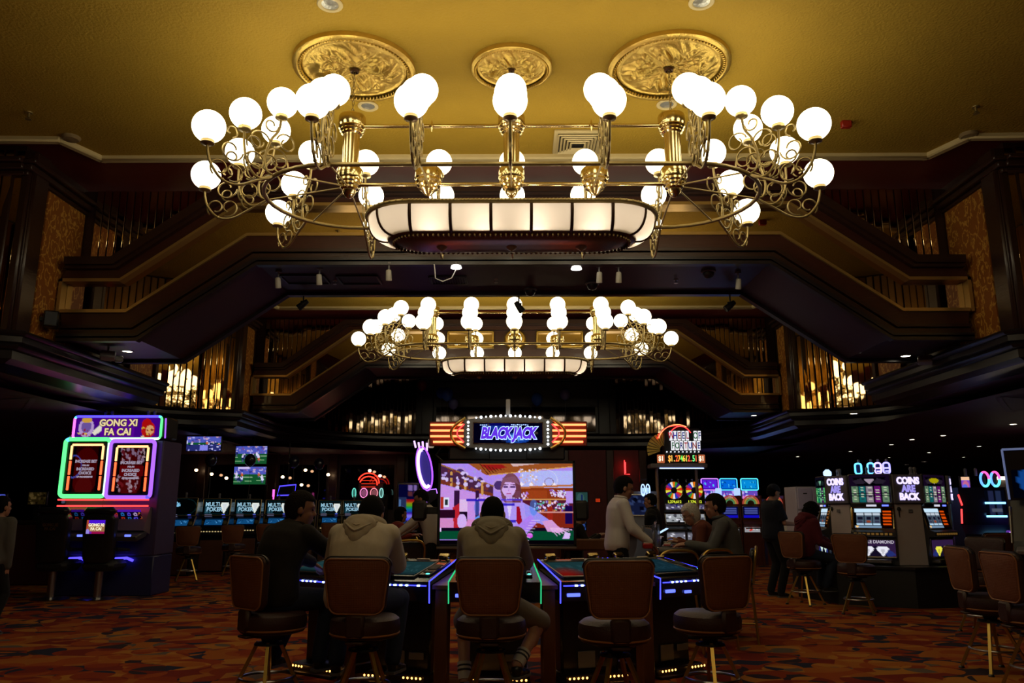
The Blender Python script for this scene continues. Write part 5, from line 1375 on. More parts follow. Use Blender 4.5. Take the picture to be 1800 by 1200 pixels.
# --- wall televisions with a ball game
def football(seed):
    r = np.random.default_rng(seed); c = Canvas(48, 28, (.10, .32, .18)); c.rect(0, 0, 1, .42, (.30, .34, .72))
    for _ in range(46): c.ell(r.random(), .42 * r.random(), .05 * r.random(), .05, [(.2, .22, .55), (.65, .65, .9), (.4, .3, .6), (.75, .6, .7)][int(r.integers(4))])
    c.line(0, .62, 1, .55, .006, (.6, .75, .6)); c.line(0, .85, 1, .75, .006, (.5, .7, .5))
    for _ in range(9):
        x, y = r.random(), .4 + .35 * r.random(); k = [(.85, .85, .98), (.12, .14, .35), (.8, .8, .95), (.75, .35, .2)][int(r.integers(4))]
        c.ell(x, y, .035, .10, k); c.ell(x, y - .1, .017, .035, (.85, .8, .9)); c.ell(x, y + .12, .02, .06, (.3, .3, .5))
    return c
def wall_tv(p0, p1, Y, label, cv, tilt=0., rz=0.):
    a, b = at(*p0, Y=Y), at(*p1, Y=Y); w, h = b.x - a.x, a.z - b.z
    t = thing('hanging_television', label, 'television', ((a.x + b.x) / 2, Y, (a.z + b.z) / 2), rz, 'televisions hung over the poker machines')
    mb = MB(); mb.box((0, .04, 0), (w + .03, .06, h + .03), b=.01); obj('housing', mb, M_BLKPL, t)
    screen('screen', cv, w, h, t, (0, .006, 0), 0, 1.0)
    mb = MB(); mb.box((0, .10, 0), (.2, .08, .16)); mb.box((0, .12, (Z_LOW - (a.z + b.z) / 2) / 2), (.05, .05, Z_LOW - (a.z + b.z) / 2)); obj('ceiling_mount', mb, M_BLACK, t)
cv4 = football(3); cv4.rect(0, .56, 1, 1, (.16, .18, .42)); cv4.specks(26, 0, .58, 1, .98, .03, [(.6, .6, .9), (.1, .1, .25), (.85, .85, 1)], 1.7); cv4.rect(.48, .58, .5, 1, (.7, .7, .95)); cv4.rect(.4, .6, .62, .95, (.5, .5, .9))
wall_tv((329, 767), (387, 792), 17.3, 'hanging television with a split picture of a ball game, nearest the neon cabinet', cv4)
wall_tv((415, 784), (468, 815), 19.3, 'upper of two stacked hanging televisions, showing a green playing field', football(5))
cv5 = football(8); cv5.rect(.12, .03, .5, .16, (.80, .75, .95))
wall_tv((412, 820), (466, 851), 19.3, 'lower of two stacked hanging televisions, showing players and a banner', cv5)

# --- balloons tied over the machines and at the far panelled wall
M_BAL = {'black': mat('black_balloon', (.015, .013, .03), .2), 'blue': mat('blue_balloon', (.04, .18, .80), .25), 'pale': mat('slate_balloon', (.16, .2, .5), .25), 'red': mat('red_balloon', (.20, .012, .02), .25)}
def balloon(px, py, Y, r, col, label, tie):
    p = at(px, py, Y=Y); t = thing('balloon', label, 'balloon', (p.x, Y, p.z), 0, 'party balloons')
    mb = MB(); mb.lathe([(0, r * 1.12)] + [(r * math.sin(a), r * 1.12 * math.cos(a) if a < PI / 2 else r * 1.25 * math.cos(a)) for a in [PI * i / 12 for i in range(1, 12)]] + [(.012, -r * 1.25), (.02, -r * 1.33), (0, -r * 1.33)], 18); obj('skin', mb, M_BAL[col], t)
    mb = MB(); mb.tube([(0, 0, -r * 1.3), (.02, .0, -r * 1.3 - (p.z - tie) * .5), (0, 0, tie - p.z)], .004, 4); obj('ribbon', mb, M_GREY, t)
balloon(440, 808, 18.9, .13, 'black', 'black balloon floating in front of the stacked televisions', 1.58)
balloon(371, 808, 18.2, .13, 'black', 'black balloon floating below the split picture television', 1.58)
balloon(517, 811, 20.6, .14, 'black', 'black balloon tied over the machine behind the dark jacketed man', 1.60)
balloon(561, 815, 21.1, .14, 'black', 'black balloon tied over the last poker machines', 1.60)
balloon(786, 692, 22.2, .17, 'blue', 'blue balloon before the far dark wall, larger of the pair nearer the west corner', 3.5)
balloon(775, 690, 22.6, .14, 'blue', 'blue balloon tucked behind its larger neighbour before the far dark wall', 3.5)
balloon(797, 709, 22.4, .14, 'pale', 'slate balloon hanging just under the blue pair before the far wall', 3.5)
balloon(944, 701, 22.3, .16, 'blue', 'lone blue balloon above the lit sign before the far dark wall', 3.5)
balloon(993, 692, 22.3, .15, 'pale', 'slate blue balloon nearest the east corner of the far dark wall', 3.5)
balloon(742, 676, 22.6, .15, 'red', 'dim red balloon in the west corner of the far dark wall', 3.5)

# --- the bank of reel machines on the black platform
def reel_machine(label, style):
    t = thing('reel_slot_machine', label, 'slot machine', (0, 0, 0), 0, 'reel machines of the round bank')
    w = .60
    side = [(.02, .56), (.55, .56), (.55, 1.87), (.02, 1.87), (.0, 1.45), (.06, 1.38), (-.02, 1.07), (-.12, 1.03), (-.12, .97), (-.02, .95)]
    mb = MB(); mb.prism(side, -w / 2, w / 2, 'yz'); obj('cabinet', mb, mat('charcoal_cabinet', (.035, .034, .038), .4), t, smooth=False)
    c = Canvas(44, 34, (.10, .06, .13)); c.poly([(.1, .10), (.9, .10), (.8, .38), (.2, .38)], (.03, .02, .05)); c.poly([(.36, .14), (.64, .14), (.5, .34)], (.62, .55, .62))
    c.poly([(.08, .22), (.3, .12), (.42, .3), (.2, .34)], (.16, .13, .18)); c.poly([(.92, .22), (.7, .12), (.58, .3), (.8, .34)], (.16, .13, .18))
    if style == 'yellow': c.ell(.5, .2, .22, .09, (.65, .6, .05))
    cols = [(.42, .55, .42), (.10, .42, .42), (.60, .55, .60), (.48, .10, .50), (.42, .55, .42)]
    for k in range(5): c.rect(.05 + .185 * k, .42, .205 + .185 * k, .96, tint(cols[k], .9))
    for r_ in range(6):
        c.rect(.04, .50 + .08 * r_, .96, .512 + .08 * r_, (.06, .05, .08))
        for k in range(5): c.rect(.09 + .185 * k, .45 + .08 * r_, .165 + .185 * k, .475 + .08 * r_, (.80, .82, .72) if (k + r_) % 3 else (.2, .15, .25))
    if style == 'green': c.a *= np.array([.7, 1.15, .85])
    screen('pay_glass', c, w - .05, .40, t, (0, -.012, 1.655), 0, 1.0)
    mb = MB(); mb.tube(rr_path(-w / 2 + .012, 1.445, w / 2 - .012, 1.865, .015, .005), .013, 6, closed=True); obj('glass_frame', mb, M_STEEL, t)
    mb = MB(); mb.box((0, .0, 1.41), (w - .04, .03, .05), b=.005); ds = obj('display_strip', mb, M_BLKPL, t)
    mb = MB(); mb.box((.0, -.017, 1.41), (.14, .006, .03)); obj('credit_digits', mb, emat('digit_white', (.8, .8, .95), .8), ds)
    mb = MB(); mb.box((.19, -.017, 1.41), (.09, .006, .025)); obj('player_display', mb, M_BADGE, ds)
    th = math.atan2(.08, .31)
    c = Canvas(44, 28, (.03, .025, .03))
    c.rect(.04, .03, .70, .22, (.80, .92, 1.0))
    for k in range(3):
        x = .09 + .21 * k; c.rect(x, .20, x + .18, .80, (.30, .36, .42)); c.rect(x, .26, x + .18, .36, (.75, .80, .85)); c.rect(x + .03, .42, x + .15, .56, (.10, .10, .16)); c.ell(x + .09, .66, .06, .07, (.55, .25, .15) if k == 1 else (.22, .22, .3)); c.rect(x, .74, x + .18, .82, (.72, .85, .95))
    c.rect(.74, .10, .97, .92, (.10, .03, .01))
    for r_ in range(5): c.rect(.76, .14 + .15 * r_, .95, .22 + .15 * r_, (.85, .30, .06) if style != 'green' else (.5, .3, .15))
    c.rect(.04, .84, .70, .95, (.45, .55, .65)); c.ell(.1, .9, .03, .05, (1, .8, .5))
    screen('reel_window', c, w - .06, .30, t, (0, .012, 1.225), 0, .95, rx=-th)
    mb = MB(); mb.tube(rr_path(-w / 2 + .012, 1.06, w / 2 - .012, 1.395, .02), .018, 6, closed=True, X=TR((0, .015, 0)) @ Matrix.Translation((0, 0, 1.225)) @ Matrix.Rotation(-th, 4, 'X') @ Matrix.Translation((0, 0, -1.225))); obj('reel_frame', mb, M_BRASS, t)
    mb = MB()
    for i in range(9): mb.box((-.24 + .06 * i, -.125, 1.0), (.04, .014, .03), b=.004)
    obj('button_row', mb, mat('amber_buttons', (.3, .2, .06), .4, emit=(1, .5, .1), es=.10), t)
    c = Canvas(44, 20, (.20, .13, .26)); c.poly([(.1, 1), (.5, .35), (.9, 1)], (.10, .08, .16)); c.poly([(.0, .85), (.2, .5), (.35, .6), (.2, 1)], (.16, .2, .45)); c.poly([(1, .85), (.8, .5), (.65, .6), (.8, 1)], (.16, .2, .45))
    dc = {'white': (.95, .95, 1.0), 'yellow': (.95, .92, .30), 'green': (.90, 1.0, .95)}[style]
    for cx in (.32, .68): c.poly([(cx - .16, .52), (cx - .10, .40), (cx + .10, .40), (cx + .16, .52), (cx, .98)], dc); c.poly([(cx - .06, .54), (cx + .06, .54), (cx, .9)], tint(dc, .82))
    screen('belly_glass', c, w - .05, .235, t, (0, -.035, .795), 0, .9)
    if style == 'white': lettering('letters', 'DOUBLE DIAMOND', .062, emat('chrome_letter', (.55, .5, .6), .8), t, (0, -.041, .885), depth=.001, bold=.002, sx=.95)
    mb = MB(); mb.tube(rr_path(-w / 2 + .012, .668, w / 2 - .012, .925, .015, -.035), .012, 6, closed=True); obj('belly_frame', mb, M_STEEL, t)
    mb = MB(); mb.box((0, -.04, .61), (w * .75, .14, .06), b=.015); obj('coin_tray', mb, M_STEEL, t)
    # pull handle on the east side
    mb = MB(); mb.lathe([(0, 0), (.07, 0), (.08, .02), (.05, .05), (0, .055)], 16, (w / 2 + .0, .12, 1.02), rot=Matrix.Rotation(PI / 2, 3, 'Y')); hp = obj('pull_handle', mb, M_STEEL, t)
    mb = MB(); mb.tube([(w / 2 + .05, .12, 1.02), (w / 2 + .06, .05, 1.34)], .010, 8); obj('lever', mb, M_BLACK, hp)
    mb = MB(); mb.ball((w / 2 + .06, .05, 1.36), .03, 10, 8); obj('lever_ball', mb, M_BLACK, hp)
    candle(t, -.06, .3, 1.865); candle(t, .04, .3, 1.865)
    return t
PHI = -32.
p0 = at(1541, 985, Y=12.0); BANK = Vector((p0.x, 12.0, 0))
def face_dir(a): return Vector((math.cos(R(a)), math.sin(R(a)), 0))
BANK_C = BANK + Vector((-math.sin(R(PHI)), math.cos(R(PHI)), 0)) * .98
t = thing('slot_platform', 'black plinth that carries the ring of reel slot machines', 'plinth', (BANK_C.x, BANK_C.y, 0), R(PHI))
oct_ = [(1.36 * math.cos(R(22.5 + 45 * i)), 1.36 * math.sin(R(22.5 + 45 * i))) for i in range(8)]
mb = MB(); mb.prism(oct_, 0, .52, 'xy'); obj('base', mb, M_BLACK, t, smooth=False)
mb = MB(); mb.prism([(x * 1.03, y * 1.03) for x, y in oct_], .52, .555, 'xy'); obj('top_board', mb, M_BLKPL, t, smooth=False)
RM = reel_machine('middle reel machine, DOUBLE DIAMOND, with two white diamonds on its belly', 'white'); RM.location = BANK; RM.rotation_euler = (0, 0, R(PHI))
def chain(side):
    """centres and angles of the panel and the machine that follow the middle one"""
    q_ = BANK + face_dir(PHI) * (.31 * side); out_ = []
    for turn, w in ((38, .44), (64, .60)):
        a = PHI + turn * side; d = face_dir(a) * side; out_.append((q_ + d * (w / 2 + .01), a)); q_ = q_ + d * (w + .02)
    return out_
M_BEIGE = mat('grey_beige_panel', (.55, .47, .47), .45, var=.06)
for s, ml, st_, pl in ((-1, 'reel machine with a green and white diamond, beside the person in maroon', 'green', 'grey panel with lit words COINS ARE BACK, between the green and the white diamond machines'),
                       (1, 'reel machine with yellow diamonds, turned toward the dark aisle', 'yellow', 'grey panel with lit words COINS ARE BACK, between the white and the yellow diamond machines')):
    (pc_, pa_), (mc_, ma_) = chain(s)
    m2 = reel_machine(ml, st_); m2.location = mc_; m2.rotation_euler = (0, 0, R(ma_))
    if s > 0: EAST = (mc_ + face_dir(ma_) * .40, ma_)
    t = thing('lit_word_sign', pl, 'sign', pc_, R(pa_), 'lit panels between the reel machines')
    mb = MB(); mb.prism([(-.22, .56), (.22, .56), (.20, 1.43), (-.20, 1.43)], 0.02, .05); obj('lower_panel', mb, M_BEIGE, t, smooth=False)
    mb = MB(); mb.box((0, -.01, 1.65), (.47, .03, .42), b=.006); sp = obj('sign_board', mb, mat('sign_grey', (.14, .12, .13), .5), t)
    for i, w in enumerate(('COINS', 'ARE', 'BACK')): lettering('letters', w, .135, emat('sign_lilac', (.62, .55, 1.0), 1.6) if i != 1 else emat('sign_lilac_dim', (.36, .30, .85), 1.0), sp, (0, -.03, 1.765 - .115 * i), depth=.004, bold=.007, sx=.86)
    mb = MB(); mb.box((s * .02, .01, 1.33), (.07, .012, .05), b=.004); obj('lock_plate', mb, M_GREY, t)
t = thing('lit_side_sign', 'narrow lit side sign at the outer edge of the yellow diamond machine', 'sign', EAST[0], R(EAST[1] + 20))
mb = MB(); mb.box((0, 0, 1.65), (.20, .04, .42), b=.006); sp = obj('sign_board', mb, mat('sign_grey'), t)
mb = MB(); mb.box((0, .02, .99), (.1, .03, .9)); obj('post', mb, M_GREY, t)
for i, w in enumerate(('B', 'A', 'CK')): lettering('letters', w, .12, emat('sign_lilac'), sp, (0, -.028, 1.765 - .115 * i), depth=.004, bold=.005, sx=.75)
# lit emblem boxes on top of the bank
t = thing('bank_topper', 'lit cyan and violet emblem cups standing on the middle reel machine', 'sign', BANK + Vector((.16, .26, 1.87)), R(PHI))
for i, (dx, col, dz) in enumerate(((-.18, (.10, .55, 1), 0), (.0, (.12, .5, 1), 0), (.10, (.45, .35, 1), .01), (.22, (.30, .28, 1), 0))):
    mb = MB(); mb.box((dx, .05, .10), (.105, .12, .18), b=.03); e = obj('emblem_block', mb, mat('dim_navy', (.02, .03, .12), .3), t)
    mb = MB(); mb.tube(rr_path(dx - .045, .02, dx + .045, .18, .035, -.015), .014, 6, closed=True); obj('neon_outline', mb, emat('neon_t%d' % i, col, 2.6), e)
    if i > 1: mb = MB(); mb.tube([(dx - .03, -.018, .10), (dx + .04, -.018, .10)], .012, 6); mb.tube([(dx - .02, -.018, .055), (dx + .04, -.018, .055)], .010, 6); obj('neon_bar', mb, emat('neon_t%d' % i, col, 2.6), e)
    mb = MB(); mb.lathe([(0, 0), (.02, 0), (.02, .05), (.012, .06), (0, .06)], 10, (dx, .05, .185)); obj('lamp_cap', mb, M_GREY, e)
mc_ = chain(-1)[1][0]
for i, dx in enumerate((-.10, .14)):
    mb = MB(); mb.box((mc_.x + .2 + dx * .4, mc_.y + .2 + dx, 1.93), (.12, .12, .12), b=.04); tag(obj('crown_lamp', mb, emat('crown_ice', (.4, .6, 1), 2.)), ('icy lit crown lamp on the green diamond machine, outer one', 'icy lit crown lamp on the green diamond machine, inner one')[i], 'lamp', 'crown lamps')
# white locker fronts standing behind the bank
pL, pR = at(1408, 855, Y=14.3), at(1456, 942, Y=14.3)
t = thing('locker_unit', 'pale lilac two-column cabinet behind the maroon hooded person', 'cabinet', ((pL.x + pR.x) / 2, 14.35, 0), R(6))
wL = .56; zT = pL.z
mb = MB(); mb.box((0, .25, zT / 2 + .2), (wL + .04, .46, zT - .4), b=.01); obj('carcass', mb, mat('lilac_carcass', (.5, .45, .56), .45), t)
mb = MB(); mb.box((0, .22, .2), (wL, .4, .4)); obj('plinth', mb, M_BLACK, t)
for sx in (-1, 1):
    for z0, z1 in ((.62, zT - .42), (zT - .40, zT - .02)):
        mb = MB(); mb.box((sx * wL / 4, .0, (z0 + z1) / 2), (wL / 2 - .012, .03, z1 - z0 - .012), b=.005); dr = obj('door', mb, mat('lilac_enamel', (.70, .62, .80), .4), t)
        mb = MB(); mb.box((sx * wL / 4, -.017, z1 - .10), (.07, .008, .022)); obj('handle_slot', mb, M_BLACK, dr)
# ------------------------------------------------------------------ more machines, signs, tables and chairs
def upright(name, label, loc, rz, w, screens_, prof=None, body=None, group='distant slot machines', deck=.86, trims=None):
    """upright slot cabinet: profile prism, lit panels given as (canvas, z0, z1, y, tilt, strength, part name)"""
    t = thing(name, label, 'slot machine', loc, R(rz), group)
    prof = prof or [(.02, 0), (.52, 0), (.52, 1.78), (.05, 1.78), (.03, 1.34), (.08, 1.28), (-.02, .98), (-.16, .92), (-.16, .84), (.02, .80)]
    mb = MB(); mb.prism(prof, -w / 2, w / 2, 'yz'); obj('cabinet', mb, body or M_CONS, t, smooth=False)
    for cv, z0, z1, y, tl, st, nm in screens_:
        screen(nm, cv, w - .07, z1 - z0, t, (0, y, (z0 + z1) / 2), 0, st, rx=-tl)
        mb = MB(); mb.tube(rr_path(-w / 2 + .02, z0 - .012, w / 2 - .02, z1 + .012, .02), .011, 6, closed=True, X=Matrix.Translation((0, y, (z0 + z1) / 2)) @ Matrix.Rotation(-tl, 4, 'X') @ Matrix.Translation((0, 0, -(z0 + z1) / 2))); obj('screen_frame', mb, trims or M_STEEL, t)
    mb = MB(); mb.box((0, -.13, deck + .04), (w * .9, .07, .02), b=.006, rot=Matrix.Rotation(.2, 3, 'X')); obj('button_deck', mb, M_GREY, t)
    return t
def blocks(w, h, bg, cols, n, seed, x0=.05, y0=.08, x1=.95, y1=.92, r=.07):
    c = Canvas(w, h, bg); c.specks(n, x0, y0, x1, y1, r, cols, w / h); return c
WH = [(.85, .2, .1), (.9, .85, .3), (.25, .1, .5), (.2, .55, .25), (.9, .45, .1), (.95, .9, .85), (.15, .25, .75), (.6, .15, .5)]
def wheel_machine(px, label):
    Y = 19.0; p = at(px, 900, Y=Y); w = .50
    s = [(blocks(20, 8, (.35, .33, .42), [(.8, .8, .9), (.55, .5, .6), (.15, .15, .45)], 18, 1, r=.06), 1.36, 1.47, .02, 0, .8, 'pay_glass'),
         (blocks(20, 14, (.62, .64, .66), [(.95, .95, 1), (.12, .12, .14), (.3, .3, .34)], 14, 2), 1.02, 1.25, .03, .3, .9, 'reel_window'),
         (blocks(20, 12, (.45, .45, .50), [(.9, .9, .95), (.3, .3, .45)], 12, 3), .66, .84, .005, 0, .8, 'belly_glass')]
    t = upright('wheel_slot_machine', label, (p.x, Y, 0), 4, w, s, group='wheel topped slot machines', body=M_BLKPL)
    mb = MB(); mb.box((0, .22, 1.70), (w - .02, .34, .55), b=.05); hd = obj('wheel_housing', mb, M_BLKPL, t)
    for k in range(18):
        a0, a1 = 2 * PI * k / 18, 2 * PI * (k + 1) / 18 - .03
        mb = MB(); vs = [(.07 * math.cos(a0), 0, .07 * math.sin(a0)), (.20 * math.cos(a0), 0, .20 * math.sin(a0)), (.20 * math.cos((a0 + a1) / 2), 0, .20 * math.sin((a0 + a1) / 2)), (.20 * math.cos(a1), 0, .20 * math.sin(a1)), (.07 * math.cos(a1), 0, .07 * math.sin(a1))]
        mb.add(vs, [(0, 1, 2, 3, 4)]); c = WH[k % 8]
        obj('wheel_segment', mb, emat('wheel_c%d' % (k % 8), tuple(x ** 2.2 for x in c), .95), hd, (0, .035, 1.80))
    mb = MB(); mb.tube([(.215 * math.cos(a), .03, 1.80 + .215 * math.sin(a)) for a in [2 * PI * i / 28 for i in range(28)]], .012, 6, closed=True); obj('wheel_rim', mb, M_BRASS, hd)
    mb = MB(); mb.lathe([(0, .03), (.05, .025), (.075, 0)], 16, (0, .03, 1.80), rot=Matrix.Rotation(PI / 2, 3, 'X')); obj('wheel_hub', mb, M_BLACK, hd)
    lettering('digits', '1,274,612', .085, emat('digit_yellow', (.75, .85, .05), 1.0), hd, (0, .03, 1.53), depth=.002, bold=.003, sx=1.0)
    for i in range(3):
        mb = MB(); mb.lathe([(0, 0), (.012, 0), (.03, .03), (.012, .06), (.03, .1), (0, .12)], 8, (-.15 + .15 * i, .2, 1.965)); obj('crown_spike', mb, M_STEEL, hd)
    return t
wheel_machine(1187, 'slot machine with a coloured wheel on top, nearer the white shirted dealer')
wheel_machine(1223, 'slot machine with a coloured wheel on top, behind the grey haired head')
# tower sign on two posts above them
YT2 = 18.6
p0 = at(1195, 822, Y=YT2)
t = thing('wheel_tower_sign', 'lit WHEEL OF FORTUNE tower sign with jackpot digits on two tan posts', 'sign', (p0.x, YT2, 0))
def wl(px, py): p = at(px, py, Y=YT2); return p.x - p0.x, p.z
for px in (1156, 1226):
    x, z = wl(px, 822); mb = MB(); mb.tube([(x, .15, 0), (x, .15, z + .1)], .035, 12); obj('post', mb, mat('tan_post', (.30, .17, .10), .4), t)
a, b = wl(1142, 815), wl(1242, 823); mb = MB(); mb.box(((a[0] + b[0]) / 2, .1, (a[1] + b[1]) / 2), (b[0] - a[0], .5, a[1] - b[1]), b=.02); sh = obj('lower_shelf', mb, mat('sign_grey'), t)
mb = MB(); mb.tube([(a[0] + .2, -.16, b[1] - .005), (b[0] - .1, -.16, b[1] - .005)], .012, 6); obj('under_light', mb, emat('ice_tube', (.4, .55, 1), 2.5), sh)
a, b = wl(1166, 752), wl(1234, 815); mb = MB(); mb.box(((a[0] + b[0]) / 2, .14, (a[1] + b[1]) / 2), (b[0] - a[0], .22, a[1] - b[1]), b=.02); fb = obj('face_box', mb, M_BLKPL, t)
TC = [(.45, .02, .03), (.02, .03, .25), (.02, .14, .05), (.02, .04, .4), (.4, .04, .08), (.02, .02, .2), (.35, .03, .03), (.05, .16, .08)]
def tiles(word, pL, pR, y0, y1):
    n = len(word); 
    for i, ch in enumerate(word):
        if ch == ' ': continue
        u = pL + (pR - pL) * i / n; v = pL + (pR - pL) * (i + 1) / n
        A_, B_ = wl(u + .5, y0), wl(v - .5, y1)
        mb = MB(); mb.box((0, 0, 0), (B_[0] - A_[0], .03, A_[1] - B_[1]), b=.004)
        o = obj('letter_tile', mb, emat('tile_white', (.95, .95, 1), .9), fb, ((A_[0] + B_[0]) / 2, .01, (A_[1] + B_[1]) / 2))
        k = (i * 3 + n) % 8
        lettering('letter', ch, (A_[1] - B_[1]) * .95, emat('tile_ink_%d' % k, TC[k], .8), o, (0, -.017, -.005), depth=.001, bold=.004, sx=.62)
tiles('WHEEL OF', 1176, 1233, 757, 774); tiles('FORTUNE', 1179, 1232, 775, 791)
a, b = wl(1171, 797), wl(1228, 815); mb = MB(); mb.box(((a[0] + b[0]) / 2, .0, (a[1] + b[1]) / 2), (b[0] - a[0], .04, a[1] - b[1]), b=.005); jd = obj('jackpot_display', mb, M_BLACK, fb)
jt = '$1.274612.51'; jc = [(1, .4, .06), (1, .55, .1), (1, .6, .1), (1, .12, .03), (1, .35, .03), (.15, .8, .1), (1, .5, .05), (.75, .85, .1), (1, .1, .04), (1, .2, .05), (.15, .85, .2), (1, .15, .05)]
for i, ch in enumerate(jt):
    lettering('digit', ch, .20, emat('jack_%d' % i, jc[i], 1.5), jd, (a[0] + .04 + (b[0] - a[0] - .07) * (i + .5) / len(jt), -.022, (a[1] + b[1]) / 2), depth=.001, bold=.004, sx=.62)
for px in (1162, 1233):
    a = wl(px, 806); mb = MB(); mb.box((a[0], .02, a[1]), (.17, .05, .19), b=.008); o = obj('dollar_plaque', mb, emat('plaque_amber', (.55, .14, .05), .8), fb); lettering('letters', '$1', .15, emat('cream_letter', (1, .85, .6), 1.5), o, (a[0], -.01, a[1]), depth=.002, bold=.004, sx=.8)
def arc_px(cx, cy, rx, ry, a0, a1, n=14): return [(lambda q_: (q_[0], .0, q_[1]))(wl(cx + rx * math.cos(R(a0 + (a1 - a0) * i / n)), cy - ry * math.sin(R(a0 + (a1 - a0) * i / n)))) for i in range(n + 1)]
for (cx, cy, rx, ry, a0, a1, c) in ((1196, 776, 22, 27, 150, 35, 'neon_red'), (1190, 778, 33, 32, 165, 60, 'neon_orange'), (1186, 778, 31, 30, 165, 75, 'neon_red')):
    mb = MB(); mb.tube(arc_px(cx, cy, rx, ry, a0, a1), .010, 6); obj('neon_arc', mb, emat(c, (1, .03, .03), 4), t)
c0 = wl(1168, 790)
for k in range(9):
    a0, a1 = PI / 2 + k * .22, PI / 2 + k * .22 + .17
    mb = MB(); mb.prism([(.10 * math.cos(a0), .10 * math.sin(a0)), (.40 * math.cos(a0), .40 * math.sin(a0)), (.40 * math.cos(a1), .40 * math.sin(a1)), (.10 * math.cos(a1), .10 * math.sin(a1))], 0, .05, 'xz', TR((c0[0], .05, c0[1]))); obj('gilt_wedge', mb, M_GILT, t)
for i in range(9):
    for py in (794, 818):
        a = wl(1172 + 7 * i, py); mb = MB(); mb.ball((a[0], -.02, a[1]), .013, 8, 5); obj('bulb', mb, M_BULB, fb)

# row of blue-lit machines at the far east side, with rust cabinets before them
for px, c, lb in ((1249, (.40, .15, .95), 'far slot machine with a violet framed screen'), (1282, (.05, .45, .95), 'far slot machine with a cyan screen, next to the violet one'), (1319, (.06, .60, .95), 'far slot machine with a cyan screen, nearest the walking man')):
    Y = 22.9; p = at(px, 880, Y=Y)
    top = Canvas(22, 14, tint(c, .55)); top.rect(.05, .08, .95, .9, tint(c, .9)); top.specks(10, .1, .2, .9, .8, .04, [tint(c, .6), (.3, .8, .95)], 1.6)
    mid = blocks(22, 16, (.40, .28, .72), [(.75, .65, .95), (.85, .5, .8), (.2, .2, .7), (.7, .8, .95)], 26, 5)
    t = upright('slot_machine', lb, (p.x, Y, 0), 5, .52, [(top, 1.93, 2.19, .0, 0, 1.0, 'upper_screen'), (mid, 1.50, 1.88, .01, 0, 1.0, 'lower_screen')], prof=[(.02, 0), (.5, 0), (.5, 2.22), (.03, 2.22), (.03, 1.45), (-.1, 1.2), (-.14, 1.0), (.02, .9)], group='far blue lit slot machines')
    mb = MB(); mb.tube(rr_path(-.25, 1.90, .25, 2.22, .04, -.01), .014, 6, closed=True); obj('neon_outline', mb, emat('neon_far_%d' % px, c, 2.4), t)
for px, lb in ((1266, 'lit pale blue lamp box between the violet and cyan machines'), (1299, 'lit pale blue lamp box between the two cyan machines')):
    p = at(px, 865, Y=22.7); mb = MB(); mb.box((p.x, 22.9, p.z), (.17, .1, .24), b=.02); mb.box((p.x, 22.95, p.z / 2 - .06), (.06, .06, p.z - .14)); tag(obj('lamp_box', mb, emat('pale_blue_box', (.30, .42, 1), 1.6)), lb, 'lamp', 'lamp boxes')
M_RUSTC = mat('rust_cabinet', (.15, .035, .018), .45, var=.2)
for px, lb in ((1284, 'rust red slot cabinet with an arched rainbow top, beside the grey shirted man'), (1321, 'rust red slot cabinet with an arched rainbow top, beside the walking man'), (1362, 'rust red slot cabinet mostly hidden by the walking man')):
    Y = 20.2; p = at(px, 905, Y=Y)
    bl = Canvas(20, 16, (.05, .06, .25)); 
    for i in range(3): bl.rect(.08, .12 + .2 * i, .92, .25 + .2 * i, (.30, .34, .62))
    bl.rect(0, .72, 1, 1, (.10, .08, .75))
    t = upright('slot_cabinet', lb, (p.x, Y, 0), 3, .46, [(bl, 1.15, 1.42, .01, 0, .85, 'reel_window'), (blocks(16, 10, (.6, .6, .62), [(1, 1, 1), (.8, .2, .15)], 8, 4), .80, .94, .0, 0, .9, 'belly_glass')], prof=[(.02, 0), (.5, 0), (.5, 1.62), (.02, 1.62), (.02, 1.1), (-.08, 1.0), (.02, .9)], body=M_RUSTC, group='rust red slot cabinets')
    for k, cc in enumerate(((.55, .08, .05), (.5, .3, .05), (.1, .3, .12))):
        r = .20 - .045 * k; mb = MB(); mb.tube([(r * math.cos(a), -.01, 1.49 + r * math.sin(a)) for a in [PI * i / 12 for i in range(13)]], .02, 6); obj('arch_light', mb, emat('arch_%d' % k, cc, .7), t)
    mb = MB(); mb.box((.25, .2, .85), (.04, .5, 1.7), b=.01); obj('side_board', mb, M_RUSTC, t)
stool(1283, 18.6, 10, 'small dim stool far behind the grey shirted man', G3)
# dark machine with oval emblems behind the standing dark jacketed man
Y = 15.5; p = at(1127, 890, Y=Y)
t = upright('oval_sign_machine', 'dark slot machine under two blue oval neon emblems', (p.x, Y, 0), -8, .62, [(blocks(20, 16, (.10, .12, .22), [(.2, .25, .4), (.05, .05, .1)], 20, 9), 1.25, 1.62, .01, .1, .8, 'screen')], body=mat('slate_cabinet', (.10, .10, .13), .4), group=None, prof=[(.02, 0), (.5, 0), (.5, 1.7), (.08, 1.7), (.0, 1.2), (-.12, 1.0), (-.12, .9), (.02, .85)])
for px in (1131, 1139.5):
    a = at(px, 861, Y=Y - .05); x = a.x - p.x
    mb = MB(); mb.tube([(x + .036 * math.cos(q_), 0, a.z + .11 * math.sin(q_)) for q_ in [2 * PI * i / 20 for i in range(20)]], .012, 6, closed=True); mb.tube([(x, .02, a.z - .1), (x, .02, 1.68)], .01, 5); em = obj('oval_neon', mb, emat('oval_blue', (.35, .55, 1), 2.2), t)
    lettering('letter', '8', .11, emat('oval_blue', (.3, .5, 1), 2), em, (x, -.004, a.z), depth=.002, bold=.002, sx=.7)
